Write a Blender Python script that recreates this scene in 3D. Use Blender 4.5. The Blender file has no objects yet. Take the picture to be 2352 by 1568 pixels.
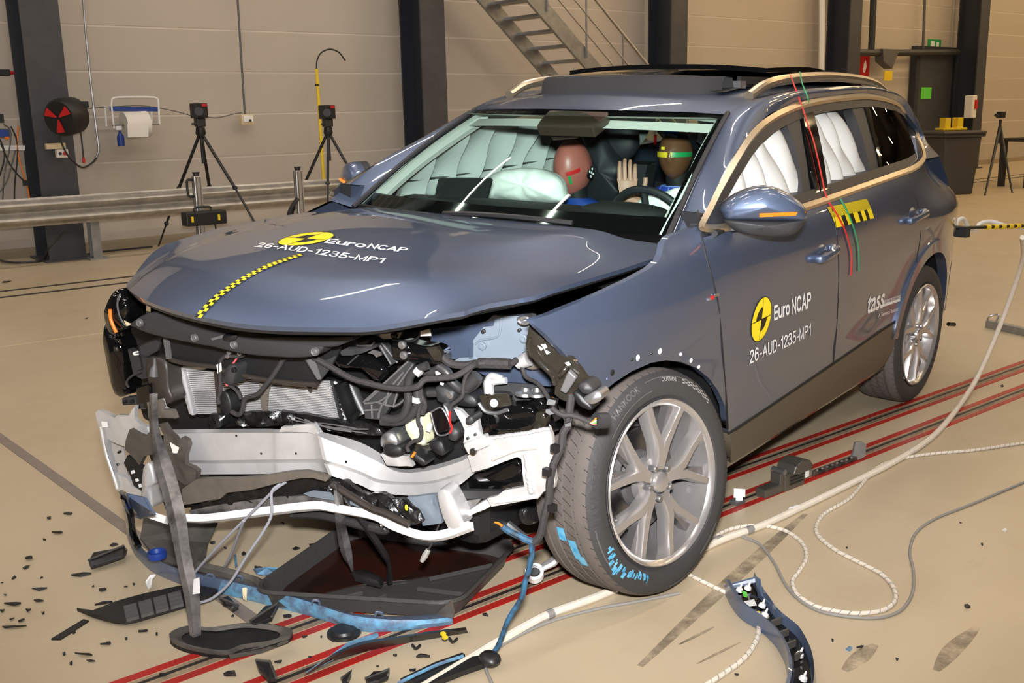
import bpy, bmesh, math, random
import numpy as np
from mathutils import Vector, Matrix
from mathutils.geometry import delaunay_2d_cdt
random.seed(7); RNG = np.random.default_rng(5)
SC = bpy.context.scene; COL = SC.collection
PI = math.pi
# ---------------------------------------------------------------- camera (handheld, 36 mm, tipped down)
FPX, PITCH, ROLL, DIRA, CAMH = 2350., .2197, -.0221, .679, 1.51
def _basis():
    cp, sp = math.cos(PITCH), math.sin(PITCH)
    F = np.array([0, cp, -sp]); U = np.array([0, sp, cp]); R = np.array([1, 0, 0.])
    cr, sr = math.cos(ROLL), math.sin(ROLL)
    R, U = cr*R+sr*U, -sr*R+cr*U
    c, s = math.cos(-DIRA), math.sin(-DIRA)
    Z = np.array([[c, -s, 0], [s, c, 0], [0, 0, 1]])
    return Z@R, Z@U, Z@F
CR, CU, CF = _basis(); CAM0 = np.array([0, 0, CAMH])
cd = bpy.data.cameras.new('camera'); cam = bpy.data.objects.new('camera', cd); COL.objects.link(cam)
cd.sensor_width = 36; cd.lens = FPX/2352*36; cd.clip_end = 200
cam.matrix_world = Matrix(((CR[0], CU[0], -CF[0], 0), (CR[1], CU[1], -CF[1], 0), (CR[2], CU[2], -CF[2], CAMH), (0, 0, 0, 1)))
SC.camera = cam
# ---------------------------------------------------------------- light: the photographer's flash, hall lamps further down
W = bpy.data.worlds.new('world'); SC.world = W; W.use_nodes = True
W.node_tree.nodes['Background'].inputs[0].default_value = (.9, .8, .66, 1)
W.node_tree.nodes['Background'].inputs[1].default_value = .02
fl = bpy.data.lights.new('camera_flash', 'AREA'); fl.shape = 'RECTANGLE'; fl.size = .16; fl.size_y = .10
fl.energy = 84; fl.spread = math.radians(84); fl.color = (1, .99, 1.)
flo = bpy.data.objects.new('camera_flash', fl); COL.objects.link(flo)
fp = CAM0+CU*.22+CR*.02-CF*.02
FD = CF*math.cos(.17)+CU*math.sin(.17); FU = CU*math.cos(.17)-CF*math.sin(.17)      # flash head tipped up a little
flo.matrix_world = Matrix(((CR[0], FU[0], -FD[0], fp[0]), (CR[1], FU[1], -FD[1], fp[1]), (CR[2], FU[2], -FD[2], fp[2]), (0, 0, 0, 1)))
LAMP_POWER = 150.
vs = SC.view_settings; vs.view_transform = 'Standard'; vs.look = 'None'; vs.gamma = 1; vs.exposure = .15
vs.use_curve_mapping = False
cy_ = SC.cycles; cy_.use_light_tree = False; cy_.max_bounces = 6; cy_.diffuse_bounces = 3; cy_.glossy_bounces = 3; cy_.transmission_bounces = 4; cy_.transparent_max_bounces = 10; cy_.caustics_reflective = False; cy_.caustics_refractive = False
# ---------------------------------------------------------------- pixel -> place (image taken as 2352 x 1568)
def pray(px, py): return CF+CR*((px-1176)/FPX)-CU*((py-784)/FPX)
def gw(px, py, z=0.):
    d = pray(px, py); t = (CAMH-z)/-d[2]; return np.array([d[0]*t, d[1]*t, z])
def wy(px, py, Y):
    d = pray(px, py); return CAM0+d*(Y/d[1])
CPH, CRO = -2.91716764, -.0310705
def _carm():
    c, s = math.cos(CPH), math.sin(CPH); Z = np.array([[c, -s, 0], [s, c, 0], [0, 0, 1]])
    c, s = math.cos(CRO), math.sin(CRO); X = np.array([[1, 0, 0], [0, c, -s], [0, s, c]])
    return Z@X
CM = _carm(); CO = np.array([4.62876, 3.54864, .885*math.sin(.0310705)])+CM@np.array([2.68, 0, 0])
CC = CM.T@(CAM0-CO)
def cray(px, py): return CM.T@pray(px, py)
def cX(px, py, x): v = cray(px, py); return CC+v*((x-CC[0])/v[0])
def cY(px, py, y): v = cray(px, py); return CC+v*((y-CC[1])/v[1])
def cZ(px, py, z): v = cray(px, py); return CC+v*((z-CC[2])/v[2])
def cF(px, py, off=0.):                       # the crushed front: plane x + .25 y = .65 + off
    v = cray(px, py); t = (.65+off-CC[0]-.25*CC[1])/(v[0]+.25*v[1]); return CC+v*t
def w2c(p): return CM.T@(np.asarray(p, float)-CO)
def c2w(p): return CO+CM@np.asarray(p, float)
def gc(px, py, z=0.): return w2c(gw(px, py, z))
# ---------------------------------------------------------------- materials
def lin(c):
    return tuple((x/12.92 if x <= .04045 else ((x+.055)/1.055)**2.4) for x in (v/255. for v in c))+(1,)
MATS = {}
def mat(name, rgb, rough=.5, metal=0., coat=0., bump=0., bscale=60., var=0., vscale=4., rgb2=None, spec=.5, emit=None, es=0., trans=0., stretch=None, sub=0.):
    m = bpy.data.materials.new(name); m.use_nodes = True; MATS[name] = m
    nt = m.node_tree; b = nt.nodes['Principled BSDF']; N = nt.nodes.new; L = nt.links.new
    col = lin(rgb) if max(rgb) > 1.0 else tuple(rgb)+(1,)
    b.inputs['Base Color'].default_value = col; b.inputs['Roughness'].default_value = rough; b.inputs['Metallic'].default_value = metal
    b.inputs['Coat Weight'].default_value = coat; b.inputs['Coat Roughness'].default_value = .03
    b.inputs['Specular IOR Level'].default_value = spec
    if trans: b.inputs['Transmission Weight'].default_value = trans
    if sub: b.inputs['Subsurface Weight'].default_value = sub; b.inputs['Subsurface Radius'].default_value = (.02, .02, .02)
    if emit: b.inputs['Emission Color'].default_value = lin(emit); b.inputs['Emission Strength'].default_value = es
    if var or bump:
        tc = N('ShaderNodeTexCoord'); vec = tc.outputs['Object']
        if stretch:
            mp = N('ShaderNodeMapping'); mp.inputs['Scale'].default_value = stretch; L(vec, mp.inputs[0]); vec = mp.outputs[0]
    if var:
        n = N('ShaderNodeTexNoise'); n.inputs['Scale'].default_value = vscale; n.inputs['Detail'].default_value = 5; n.inputs['Roughness'].default_value = .6; L(vec, n.inputs['Vector'])
        mx = N('ShaderNodeMix'); mx.data_type = 'RGBA'
        cr = N('ShaderNodeValToRGB'); cr.color_ramp.elements[0].position = .35; cr.color_ramp.elements[1].position = .65
        L(n.outputs[0], cr.inputs[0]); L(cr.outputs[0], mx.inputs[0])
        mx.inputs[6].default_value = col
        mx.inputs[7].default_value = lin(rgb2) if rgb2 else tuple(min(1, c*(1+var)) for c in col[:3])+(1,)
        L(mx.outputs[2], b.inputs['Base Color'])
    if bump:
        n2 = N('ShaderNodeTexNoise'); n2.inputs['Scale'].default_value = bscale; n2.inputs['Detail'].default_value = 4; L(vec, n2.inputs['Vector'])
        bp = N('ShaderNodeBump'); bp.inputs['Strength'].default_value = bump; bp.inputs['Distance'].default_value = .01
        L(n2.outputs[0], bp.inputs['Height']); L(bp.outputs[0], b.inputs['Normal'])
    return m
# ---------------------------------------------------------------- mesh helpers
def A(p): return np.asarray(p, float)
def cat(pts, n=6, closed=False):                # Catmull-Rom through points
    P = [A(p) for p in pts]
    if len(P) < 3 and not closed: return [P[0]+(P[-1]-P[0])*i/n for i in range(n+1)]
    out = []; m = len(P); K = m if closed else m-1
    for i in range(K):
        p1, p2 = P[i], P[(i+1) % m]
        p0 = P[i-1] if (i > 0 or closed) else 2*p1-p2
        p3 = P[(i+2) % m] if (i+2 < m or closed) else 2*p2-p1
        for k in range(n):
            t = k/n
            out.append(.5*((2*p1)+(p2-p0)*t+(2*p0-5*p1+4*p2-p3)*t*t+(3*p1-p0-3*p2+p3)*t**3))
    if not closed: out.append(P[-1])
    return out
def lerp_at(xs, ys, x): return float(np.interp(x, xs, ys))
class MB:
    def __init__(s): s.v = []; s.f = []; s.m = []; s.k = 0
    def add(s, vs, fs, mi=0):
        o = len(s.v); s.v += [tuple(map(float, v)) for v in vs]; s.f += [tuple(i+o for i in f) for f in fs]; s.m += [mi]*len(fs); return s
    def box(s, c, d, rot=None, mi=0, taper=1.):
        x, y, z = d[0]/2, d[1]/2, d[2]/2; t = taper
        P = np.array([(-x, -y, -z), (x, -y, -z), (x, y, -z), (-x, y, -z), (-x*t, -y*t, z), (x*t, -y*t, z), (x*t, y*t, z), (-x*t, y*t, z)])
        if rot is not None: P = P@np.array(rot).T
        P = P+A(c)
        return s.add(P, [(3, 2, 1, 0), (4, 5, 6, 7), (0, 1, 5, 4), (1, 2, 6, 5), (2, 3, 7, 6), (3, 0, 4, 7)], mi)
    def tube(s, pts, r, n=8, mi=0, caps=True, flat=1., up=None):
        P = [A(p) for p in pts]; m = len(P)
        rr = r if hasattr(r, '__len__') else [r]*m
        T = [P[min(i+1, m-1)]-P[max(i-1, 0)] for i in range(m)]
        T = [t/(np.linalg.norm(t)+1e-12) for t in T]
        u = A(up) if up is not None else (A((0, 0, 1)) if abs(T[0][2]) < .9 else A((1, 0, 0)))
        vs = []; fs = []
        for i in range(m):
            if up is not None: u = A(up)
            u = u-T[i]*(u@T[i]); u = u/(np.linalg.norm(u)+1e-12); w = np.cross(T[i], u)
            for k in range(n):
                a = 2*PI*k/n; vs.append(P[i]+rr[i]*(math.cos(a)*u*flat+math.sin(a)*w))
        for i in range(m-1):
            for k in range(n): fs.append((i*n+k, i*n+(k+1) % n, (i+1)*n+(k+1) % n, (i+1)*n+k))
        if caps: fs.append(tuple(range(n))[::-1]); fs.append(tuple((m-1)*n+k for k in range(n)))
        return s.add(vs, fs, mi)
    def slab(s, pts, ext, mi=0, back=True):      # polygon extruded along ext
        P = [A(p) for p in pts]; n = len(P); e = A(ext)
        vs = P+[p+e for p in P]
        fs = [tuple(range(n))]+([tuple(range(2*n-1, n-1, -1))] if back else [])
        fs += [(i, i+n, (i+1) % n+n, (i+1) % n) for i in range(n)]
        return s.add(vs, fs, mi)
    def lathe(s, prof, c=(0, 0, 0), ax=(0, 0, 1), n=24, mi=0, a0=0, a1=2*PI):   # prof: (r, h)
        ax = A(ax)/np.linalg.norm(ax); u = np.cross(ax, (1, 0, 0) if abs(ax[0]) < .9 else (0, 1, 0)); u /= np.linalg.norm(u); w = np.cross(ax, u)
        full = abs(a1-a0-2*PI) < 1e-6; K = n if full else n+1
        vs = []; fs = []
        for r, hh in prof:
            for k in range(K):
                a = a0+(a1-a0)*k/n; vs.append(A(c)+ax*hh+r*(math.cos(a)*u+math.sin(a)*w))
        for i in range(len(prof)-1):
            for k in range(n):
                k2 = (k+1) % K
                fs.append((i*K+k, i*K+k2, (i+1)*K+k2, (i+1)*K+k))
        return s.add(vs, fs, mi)
    def cyl(s, a, b, r, n=16, mi=0, r2=None):
        return s.tube([a, b], [r, r if r2 is None else r2], n, mi)
    def ball(s, c, r, n=12, mi=0, rot=None):
        r = A(r if hasattr(r, '__len__') else (r, r, r)); vs = []; fs = []
        for i in range(n+1):
            t = PI*i/n
            for k in range(2*n):
                a = PI*k/n; p = A((math.sin(t)*math.cos(a), math.sin(t)*math.sin(a), math.cos(t)))*r
                if rot is not None: p = np.array(rot)@p
                vs.append(A(c)+p)
        for i in range(n):
            for k in range(2*n): fs.append((i*2*n+k, (i+1)*2*n+k, (i+1)*2*n+(k+1) % (2*n), i*2*n+(k+1) % (2*n)))
        return s.add(vs, fs, mi)
    def grid(s, G, mi=0, cu=False, cv=False):     # G[i][j] points
        n, m = len(G), len(G[0]); vs = [p for r in G for p in r]; fs = []
        for i in range(n if cu else n-1):
            for j in range(m if cv else m-1):
                fs.append((i*m+j, i*m+(j+1) % m, ((i+1) % n)*m+(j+1) % m, ((i+1) % n)*m+j))
        return s.add(vs, fs, mi)
    def build(s, name, mt, parent=None, smooth=True, bevel=0., nrm=None, angle=35, fix=True):
        me = bpy.data.meshes.new(name); me.from_pydata(s.v, [], s.f)
        mts = mt if isinstance(mt, (list, tuple)) else [mt]
        for q in mts: me.materials.append(MATS[q] if isinstance(q, str) else q)
        for p, q in zip(me.polygons, s.m): p.material_index = q
        if fix:
            bm = bmesh.new(); bm.from_mesh(me); bmesh.ops.recalc_face_normals(bm, faces=bm.faces); bm.to_mesh(me); bm.free()
        me.update()
        if smooth:
            me.shade_smooth()
            if nrm is None: me.set_sharp_from_angle(angle=math.radians(angle))
            else: me.normals_split_custom_set_from_vertices([tuple(q) for q in nrm])
        o = bpy.data.objects.new(name, me); COL.objects.link(o)
        if parent is not None: o.parent = parent
        if bevel:
            b = o.modifiers.new('bevel', 'BEVEL'); b.width = bevel; b.segments = 2; b.limit_method = 'ANGLE'; b.angle_limit = math.radians(40)
        return o
def tag(o, label, cat, group=None, kind=None):
    o['label'] = label; o['category'] = cat
    if group: o['group'] = group
    if kind: o['kind'] = kind
    return o
def lab(o, label): o['label'] = label; return o
def empty(name, loc=(0, 0, 0), label=None, cat=None, group=None, rz=0.):
    o = bpy.data.objects.new(name, None); COL.objects.link(o); o.location = tuple(map(float, loc)); o.rotation_euler = (0, 0, rz); o.empty_display_size = .05
    if label: tag(o, label, cat, group)
    return o
def struct(o, label=None):
    o['kind'] = 'structure'
    if label: o['label'] = label
    return o
def copy_tree(o, parent=None):
    c = o.copy(); COL.objects.link(c); c.parent = parent
    for ch in [q for q in bpy.data.objects if q.parent == o]: copy_tree(ch, c)
    return c
def text_geo(s, size=1., bold=0., shear=0., align='LEFT', spacing=1.):
    cu = bpy.data.curves.new('tx', 'FONT'); cu.body = s; cu.size = size; cu.offset = bold; cu.shear = shear; cu.align_x = align; cu.space_character = spacing; cu.resolution_u = 4
    o = bpy.data.objects.new('tx', cu); COL.objects.link(o)
    me = bpy.data.meshes.new_from_object(o.evaluated_get(bpy.context.evaluated_depsgraph_get()))
    bm = bmesh.new(); bm.from_mesh(me); bmesh.ops.triangulate(bm, faces=bm.faces); bm.to_mesh(me); bm.free()
    V = [tuple(v.co) for v in me.vertices]; Fs = [tuple(p.vertices) for p in me.polygons]
    bpy.data.objects.remove(o); bpy.data.curves.remove(cu); bpy.data.meshes.remove(me)
    return np.array(V), Fs
GLY = {'E': (.55, [[(.55, 1), (0, 1), (0, 0), (.55, 0)], [(0, .52), (.5, .52)]]), 'u': (.5, [[(0, .72), (0, .2), (.06, .05), (.22, 0), (.4, .06), (.5, .22)], [(.5, .72), (.5, 0)]]), 'r': (.32, [[(0, .72), (0, 0)], [(0, .44), (.1, .63), (.32, .7)]]), 'o': (.54, [[(.27+.27*math.cos(a*PI/8), .36+.36*math.sin(a*PI/8)) for a in range(17)]]),
 'N': (.6, [[(0, 0), (0, 1), (.6, 0), (.6, 1)]]), 'C': (.6, [[(.33+.33*math.cos(math.radians(45+a*18)), .5+.5*math.sin(math.radians(45+a*18))) for a in range(16)]]), 'A': (.66, [[(0, 0), (.33, 1), (.66, 0)], [(.12, .34), (.54, .34)]]), 'P': (.55, [[(0, 0), (0, 1), (.35, 1), (.5, .93), (.55, .75), (.5, .57), (.35, .5), (0, .5)]]),
 '2': (.52, [[(.02, .75), (.08, .92), (.27, 1), (.46, .92), (.5, .74), (.42, .56), (0, 0), (.52, 0)]]), '6': (.52, [[(.48, .85), (.38, .97), (.25, 1), (.08, .85), (0, .45), (.05, .12), (.25, 0), (.45, .1), (.52, .32), (.45, .54), (.27, .62), (.08, .52), (.01, .35)]]), '-': (.28, [[(0, .38), (.28, .38)]]),
 'U': (.56, [[(0, 1), (0, .3), (.08, .07), (.28, 0), (.48, .07), (.56, .3), (.56, 1)]]), 'D': (.58, [[(0, 0), (0, 1), (.28, 1), (.48, .88), (.58, .5), (.48, .12), (.28, 0), (0, 0)]]), '1': (.32, [[(.03, .78), (.27, 1), (.27, 0)]]), '3': (.52, [[(.02, .82), (.1, .96), (.26, 1), (.45, .92), (.48, .74), (.4, .57), (.22, .53), (.42, .49), (.52, .3), (.46, .08), (.25, 0), (.08, .05), (0, .2)]]),
 '5': (.52, [[(.48, 1), (.1, 1), (.05, .52), (.25, .62), (.45, .53), (.52, .32), (.45, .08), (.25, 0), (.07, .05), (0, .2)]]), 'M': (.72, [[(0, 0), (0, 1), (.36, .12), (.72, 1), (.72, 0)]])}
def stroke_geo(s, t=.075):                        # sans letters as thick strokes, cap height 1
    V, F, x = [], [], 0.
    for ch in s:
        w, ls = GLY[ch]
        for l in ls:
            q = [A((x+a, t+b*(1-2*t))) for a, b in l]; L_, R_ = [], []
            for i, p_ in enumerate(q):
                d0 = p_-q[i-1] if i else q[1]-p_; d1 = q[i+1]-p_ if i < len(q)-1 else d0
                d0, d1 = d0/np.linalg.norm(d0), d1/np.linalg.norm(d1); n0, n1 = A((-d0[1], d0[0])), A((-d1[1], d1[0])); m_ = n0+n1; m_ = m_/(np.linalg.norm(m_)+1e-9); k = t/max(.42, float(m_@n0)); e = (d0*-t if i == 0 else d0*t if i == len(q)-1 else 0)
                L_.append(p_+m_*k+e); R_.append(p_-m_*k+e)
            o = len(V); V += [(a[0], a[1], 0) for a in L_]+[(a[0], a[1], 0) for a in R_]; n = len(q); F += [(o+i, o+i+1, o+n+i+1, o+n+i) for i in range(n-1)]
        x += w+.24
    return np.array(V), F
def poly_tri(poly, step=.04, hole=None):          # triangulate a 2-D polygon with an inner grid
    P = np.array(poly, float); n = len(P)
    x0, y0 = P.min(0); x1, y1 = P.max(0)
    def inside(pts, Q):
        x, y = pts[:, 0], pts[:, 1]; r = np.zeros(len(pts), bool); j = len(Q)-1
        for i in range(len(Q)):
            a, b = Q[i], Q[j]
            c = ((a[1] > y) != (b[1] > y)) & (x < (b[0]-a[0])*(y-a[1])/((b[1]-a[1]) or 1e-9)+a[0]); r ^= c; j = i
        return r
    def dist(pts, Q):
        d = np.full(len(pts), 1e9)
        for i in range(len(Q)):
            a, b = Q[i-1], Q[i]; ab = b-a; t = np.clip(((pts-a)@ab)/(ab@ab+1e-12), 0, 1); d = np.minimum(d, np.hypot(*((a+t[:, None]*ab)-pts).T))
        return d
    gx, gy = np.meshgrid(np.arange(x0, x1, step), np.arange(y0, y1, step)); G = np.c_[gx.ravel(), gy.ravel()]
    if len(G):
        G = G[inside(G, P)]
        if len(G): G = G[dist(G, P) > step*.45]
    E = [(i, (i+1) % n) for i in range(n)]
    V = [Vector(p) for p in P]+[Vector(g) for g in G]
    ov, oe, of, *_ = delaunay_2d_cdt(V, E, [], 1, 1e-6)
    return np.array([tuple(v) for v in ov]), [tuple(f) for f in of]
def dens(poly, step, closed=True):
    out = []; n = len(poly)
    for i in range(n if closed else n-1):
        a, b = A(poly[i]), A(poly[(i+1) % n]); k = max(1, int(np.linalg.norm(b-a)/step))
        out += [a+(b-a)*q/k for q in range(k)]
    if not closed: out.append(A(poly[-1]))
    return out
def RZ(a): c, s = math.cos(a), math.sin(a); return np.array([[c, -s, 0], [s, c, 0], [0, 0, 1]])
def RX(a): c, s = math.cos(a), math.sin(a); return np.array([[1, 0, 0], [0, c, -s], [0, s, c]])
def RY(a): c, s = math.cos(a), math.sin(a); return np.array([[c, 0, s], [0, 1, 0], [-s, 0, c]])
# ---------------------------------------------------------------- materials of the hall
mat('wall_panel', (178, 169, 156), .6, var=.06, vscale=.6, bump=.05, bscale=8)
mat('wall_joint', (206, 197, 184), .5)
mat('ceiling', (40, 38, 36), .9)
mat('far_wall', (58, 53, 48), .8, var=.3, vscale=.5)
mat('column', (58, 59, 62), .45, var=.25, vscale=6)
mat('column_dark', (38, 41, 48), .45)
mat('red_paint', (186, 34, 28), .45, var=.5, vscale=9, rgb2=(150, 40, 32))

mat('slot', (120, 103, 84), .6, var=.5, vscale=7, rgb2=(160, 140, 114))
mat('slot_dark', (40, 34, 30), .6)
mat('grey_strip', (128, 116, 108), .55, var=.2, vscale=12)
mat('plinth', (150, 136, 112), .8)
mat('galv', (150, 150, 148), .42, .75, var=.3, vscale=9, bump=.05, bscale=30)
mat('steel', (172, 172, 174), .32, .9, var=.15, vscale=20)
mat('alu', (208, 207, 206), .36, .55, var=.15, vscale=9, bump=.12, bscale=26)
mat('alu_profile', (205, 203, 200), .35, .8)
mat('black', (20, 20, 21), .5, var=.3, vscale=20)
mat('black_gloss', (9, 9, 10), .12, coat=.5)
mat('dark_grey', (44, 44, 45), .55, bump=.05, bscale=120)
mat('mid_grey', (86, 85, 84), .5)
mat('white', (232, 231, 228), .5)
mat('white_paper', (226, 222, 214), .8)
mat('blue', (30, 62, 140), .45)
mat('red', (190, 30, 32), .4)
mat('yellow', (232, 200, 40), .5)
mat('orange', (228, 120, 30), .45)
mat('green', (30, 150, 80), .45)
mat('lime', (96, 205, 70), .6)
mat('cream', (214, 198, 160), .6)
mat('lamp_glow', (255, 244, 228), .5, emit=(255, 242, 230), es=LAMP_POWER*.8); mat('lamp_glow_warm', (255, 240, 215), .5, emit=(255, 220, 168), es=LAMP_POWER*1.)
def floor_mat():
    m = bpy.data.materials.new('floor_epoxy'); m.use_nodes = True; MATS['floor_epoxy'] = m
    nt = m.node_tree; b = nt.nodes['Principled BSDF']; N = nt.nodes.new; L = nt.links.new
    tc = N('ShaderNodeTexCoord')
    def noise(sc, det, ro=.6, stretch=None, rz=0):
        v = tc.outputs['Object']
        if stretch:
            mp = N('ShaderNodeMapping'); mp.inputs['Scale'].default_value = stretch; mp.inputs['Rotation'].default_value = (0, 0, rz); L(v, mp.inputs[0]); v = mp.outputs[0]
        n = N('ShaderNodeTexNoise'); n.inputs['Scale'].default_value = sc; n.inputs['Detail'].default_value = det; n.inputs['Roughness'].default_value = ro; L(v, n.inputs['Vector']); return n.outputs[0]
    def ramp(s, a, c):
        r = N('ShaderNodeValToRGB'); r.color_ramp.elements[0].position = a; r.color_ramp.elements[1].position = c; L(s, r.inputs[0]); return r.outputs[0]
    def mix(f, c1, c2, fac=1.):
        mx = N('ShaderNodeMix'); mx.data_type = 'RGBA'
        if fac != 1.:
            mm = N('ShaderNodeMath'); mm.operation = 'MULTIPLY'; mm.inputs[1].default_value = fac; L(f, mm.inputs[0]); f = mm.outputs[0]
        L(f, mx.inputs[0])
        for i, c in ((6, c1), (7, c2)):
            if isinstance(c, tuple): mx.inputs[i].default_value = c
            else: L(c, mx.inputs[i])
        return mx.outputs[2]
    c = mix(ramp(noise(.35, 6), .3, .72), lin((188, 171, 142)), lin((206, 189, 160)))
    c = mix(ramp(noise(1.7, 8, .7), .5, .75), c, lin((168, 148, 118)), .38)
    c = mix(ramp(noise(3.2, 9, .75, (.25, 1, 1), .0), .60, .80), c, lin((118, 98, 76)), .45)
    c = mix(ramp(noise(2.2, 10, .8, (1, .2, 1), .5), .63, .82), c, lin((110, 96, 80)), .4)
    c = mix(ramp(noise(26, 4, .6), .70, .76), c, lin((214, 204, 186)), .5)
    L(c, b.inputs['Base Color'])
    r = N('ShaderNodeMapRange'); L(noise(2.5, 5), r.inputs[0]); r.inputs[3].default_value = .28; r.inputs[4].default_value = .5; L(r.outputs[0], b.inputs['Roughness'])
    bp = N('ShaderNodeBump'); bp.inputs['Strength'].default_value = .06; bp.inputs['Distance'].default_value = .01; L(noise(40, 4), bp.inputs['Height']); L(bp.outputs[0], b.inputs['Normal'])
floor_mat()
# ---------------------------------------------------------------- floor, walls, ceiling
X0, X1, YB, YW, CH = -14., 46., -14., 12.75, 8.6
fo = struct(MB().box(((X0+X1)/2, (YB+YW)/2, -.05), (X1-X0, YW-YB+.6, .1)).build('floor', 'floor_epoxy', smooth=False), 'tan epoxy hall floor with scuffs and tyre marks')
wb = struct(MB().box(((X0+X1)/2, YW+.112, CH/2), (X1-X0, .12, CH)).build('wall_back', 'wall_joint', smooth=False), 'cream clad hall wall behind the car')
struct(MB().box(((X0+X1)/2, YB-.1, CH/2), (X1-X0, .2, CH)).build('wall_front', 'far_wall', smooth=False), 'hall wall behind the photographer')
struct(MB().box((X0-.1, (YB+YW)/2, CH/2), (.2, YW-YB+.5, CH)).build('wall_left', 'far_wall', smooth=False), 'far end wall on the left of the hall')
struct(MB().box((X1+.1, (YB+YW)/2, CH/2), (.2, YW-YB+.5, CH)).build('wall_right', 'far_wall', smooth=False), 'far end wall on the right of the hall')
struct(MB().box(((X0+X1)/2, (YB+YW)/2, CH+.1), (X1-X0, YW-YB+.6, .2)).build('ceiling', 'ceiling', smooth=False), 'dark hall ceiling')
struct(MB().box(((X0+X1)/2, YW-.0, .05), (X1-X0, .16, .1)).build('baseboard_back', 'plinth', smooth=False), 'dirty plinth along the foot of the clad wall')
COLX = [3.33-5.1, 3.33, 8.44, 13.46, 18.62, 23.77, 28.9]
joints = [0.08, .505, 1.03, 1.57, 2.095, 2.615, 3.14, 3.665, 4.19]
pm = {}
for i in range(len(joints)-1):
    for j in range(len(COLX)-1):
        a, b = COLX[j]+.05, COLX[j+1]-.05; z0, z1 = joints[i]+.012, joints[i+1]-.012
        k = (round(b-a, 2), round(z1-z0, 3))
        if k not in pm:
            o = MB().box((0, 0, 0), (b-a, .05, z1-z0)).build('panel', 'wall_panel', wb, False); pm[k] = o.data
        else:
            o = bpy.data.objects.new('panel', pm[k]); COL.objects.link(o); o.parent = wb
        o.location = ((a+b)/2, YW+.07, (z0+z1)/2)
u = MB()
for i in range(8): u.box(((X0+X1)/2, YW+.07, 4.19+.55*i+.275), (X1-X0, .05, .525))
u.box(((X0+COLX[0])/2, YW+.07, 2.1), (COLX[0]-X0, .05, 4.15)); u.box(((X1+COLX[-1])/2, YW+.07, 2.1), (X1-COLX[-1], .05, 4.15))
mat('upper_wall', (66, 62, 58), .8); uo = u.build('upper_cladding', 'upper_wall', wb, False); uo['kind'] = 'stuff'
cl = ['dark steel column at the left edge beside the hose reel', 'dark steel column behind the windscreen pillar', 'dark steel column beside the open staircase', 'dark steel column above the roof rail, left of the black door', 'dark steel column right of the black door']
for x, l in zip(COLX[1:6], cl):
    c = empty('steel_column', (x, 12.3, 0), l, 'column')
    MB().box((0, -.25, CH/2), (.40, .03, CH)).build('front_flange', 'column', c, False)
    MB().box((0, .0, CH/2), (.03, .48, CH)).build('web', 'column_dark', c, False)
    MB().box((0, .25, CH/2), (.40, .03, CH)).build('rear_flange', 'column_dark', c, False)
    MB().box((0, -.02, .012), (.52, .64, .024)).build('base_plate', 'column', c, False)
# crash track: slots with red painted borders, set in the floor
def gline(px0, py0, px1, py1): a, b = gw(px0, py0), gw(px1, py1); return (a[1]+b[1])/2
yB0 = gline(1680, 1065, 2352, 833); yB1 = gline(1680, 1085, 2352, 858); yA0 = gline(1663, 1158, 2352, 880); yA1 = gline(1663, 1183, 2352, 904)
def flat(name, m, y0, y1, x0=-10, x1=40, z=.002): return MB().box(((x0+x1)/2, (y0+y1)/2, z/2), (x1-x0, y1-y0, z)).build(name, m, fo, False)
for (ya, yb) in ((yB1, yB0), (yA1, yA0)):
    lab(flat('track_line', 'red_paint', ya-.016, ya+.014), 'red painted border line'); lab(flat('track_line', 'red_paint', yb-.014, yb+.016), 'red painted border line')
    lab(flat('track_bed', 'slot', ya+.02, yb-.02, z=.0014), 'worn brown strip between the red lines')
    lab(flat('track_slot', 'slot_dark', (ya+yb)/2-.004, (ya+yb)/2+.010, z=.0022), 'narrow dark slot')
for (a, b) in (((0, 668), (278, 639)), ((0, 681), (278, 653))):
    y = gline(*a, *b); flat('floor_slot', 'slot_dark', y-.035, y+.035, z=.002)
p0, p1 = gw(0, 1005), gw(285, 1210); d = (p1-p0)/np.linalg.norm(p1-p0); ang = math.atan2(d[1], d[0])
a, b = p0-d*6, p0+d*2.75; n = A((-d[1], d[0], 0))*.024
lab(MB().slab([a-n, b-n, b+n, a+n], (0, 0, .003)).build('cable_duct_cover', 'grey_strip', fo, False), 'grey duct strip running across the floor')
p0, p1 = gw(0, 797), gw(240, 764); MB().slab([p0, p1, p1+A((0, .012, 0)), p0+A((0, .012, 0))], (0, 0, .001)).build('floor_joint', 'cream', fo, False)
# dark scuffs and tyre marks of their own shape
mat('scuff', (92, 80, 68), .5)
def fade(m, lo, hi, mx_, sc):
    nt = m.node_tree; n = nt.nodes.new('ShaderNodeTexNoise'); tc = nt.nodes.new('ShaderNodeTexCoord'); n.inputs['Scale'].default_value = sc; n.inputs['Detail'].default_value = 8; n.inputs['Roughness'].default_value = .75
    r = nt.nodes.new('ShaderNodeMapRange'); r.inputs[1].default_value = lo; r.inputs[2].default_value = hi; r.inputs[4].default_value = mx_; nt.links.new(tc.outputs['Object'], n.inputs['Vector']); nt.links.new(n.outputs[0], r.inputs[0]); nt.links.new(r.outputs[0], nt.nodes['Principled BSDF'].inputs['Alpha']); m.use_transparent_shadow = True
fade(MATS['scuff'], .38, .75, .42, 7.)
def mark(pts, w, m='scuff', name='tyre_mark'):
    P = cat([gw(*p) for p in pts], 6); L_, R_ = [], []
    for i, p in enumerate(P):
        t = P[min(i+1, len(P)-1)]-P[max(i-1, 0)]; t /= np.linalg.norm(t); q = A((-t[1], t[0], 0))*w/2*(.35+.65*math.sin(PI*(i+.15)/(len(P)-.7))); L_.append(p+q); R_.append(p-q)
    return MB().slab([p+A((0, 0, .0003)) for p in L_+R_[::-1]], (0, 0, .0008)).build(name, m, fo, False)
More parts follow.
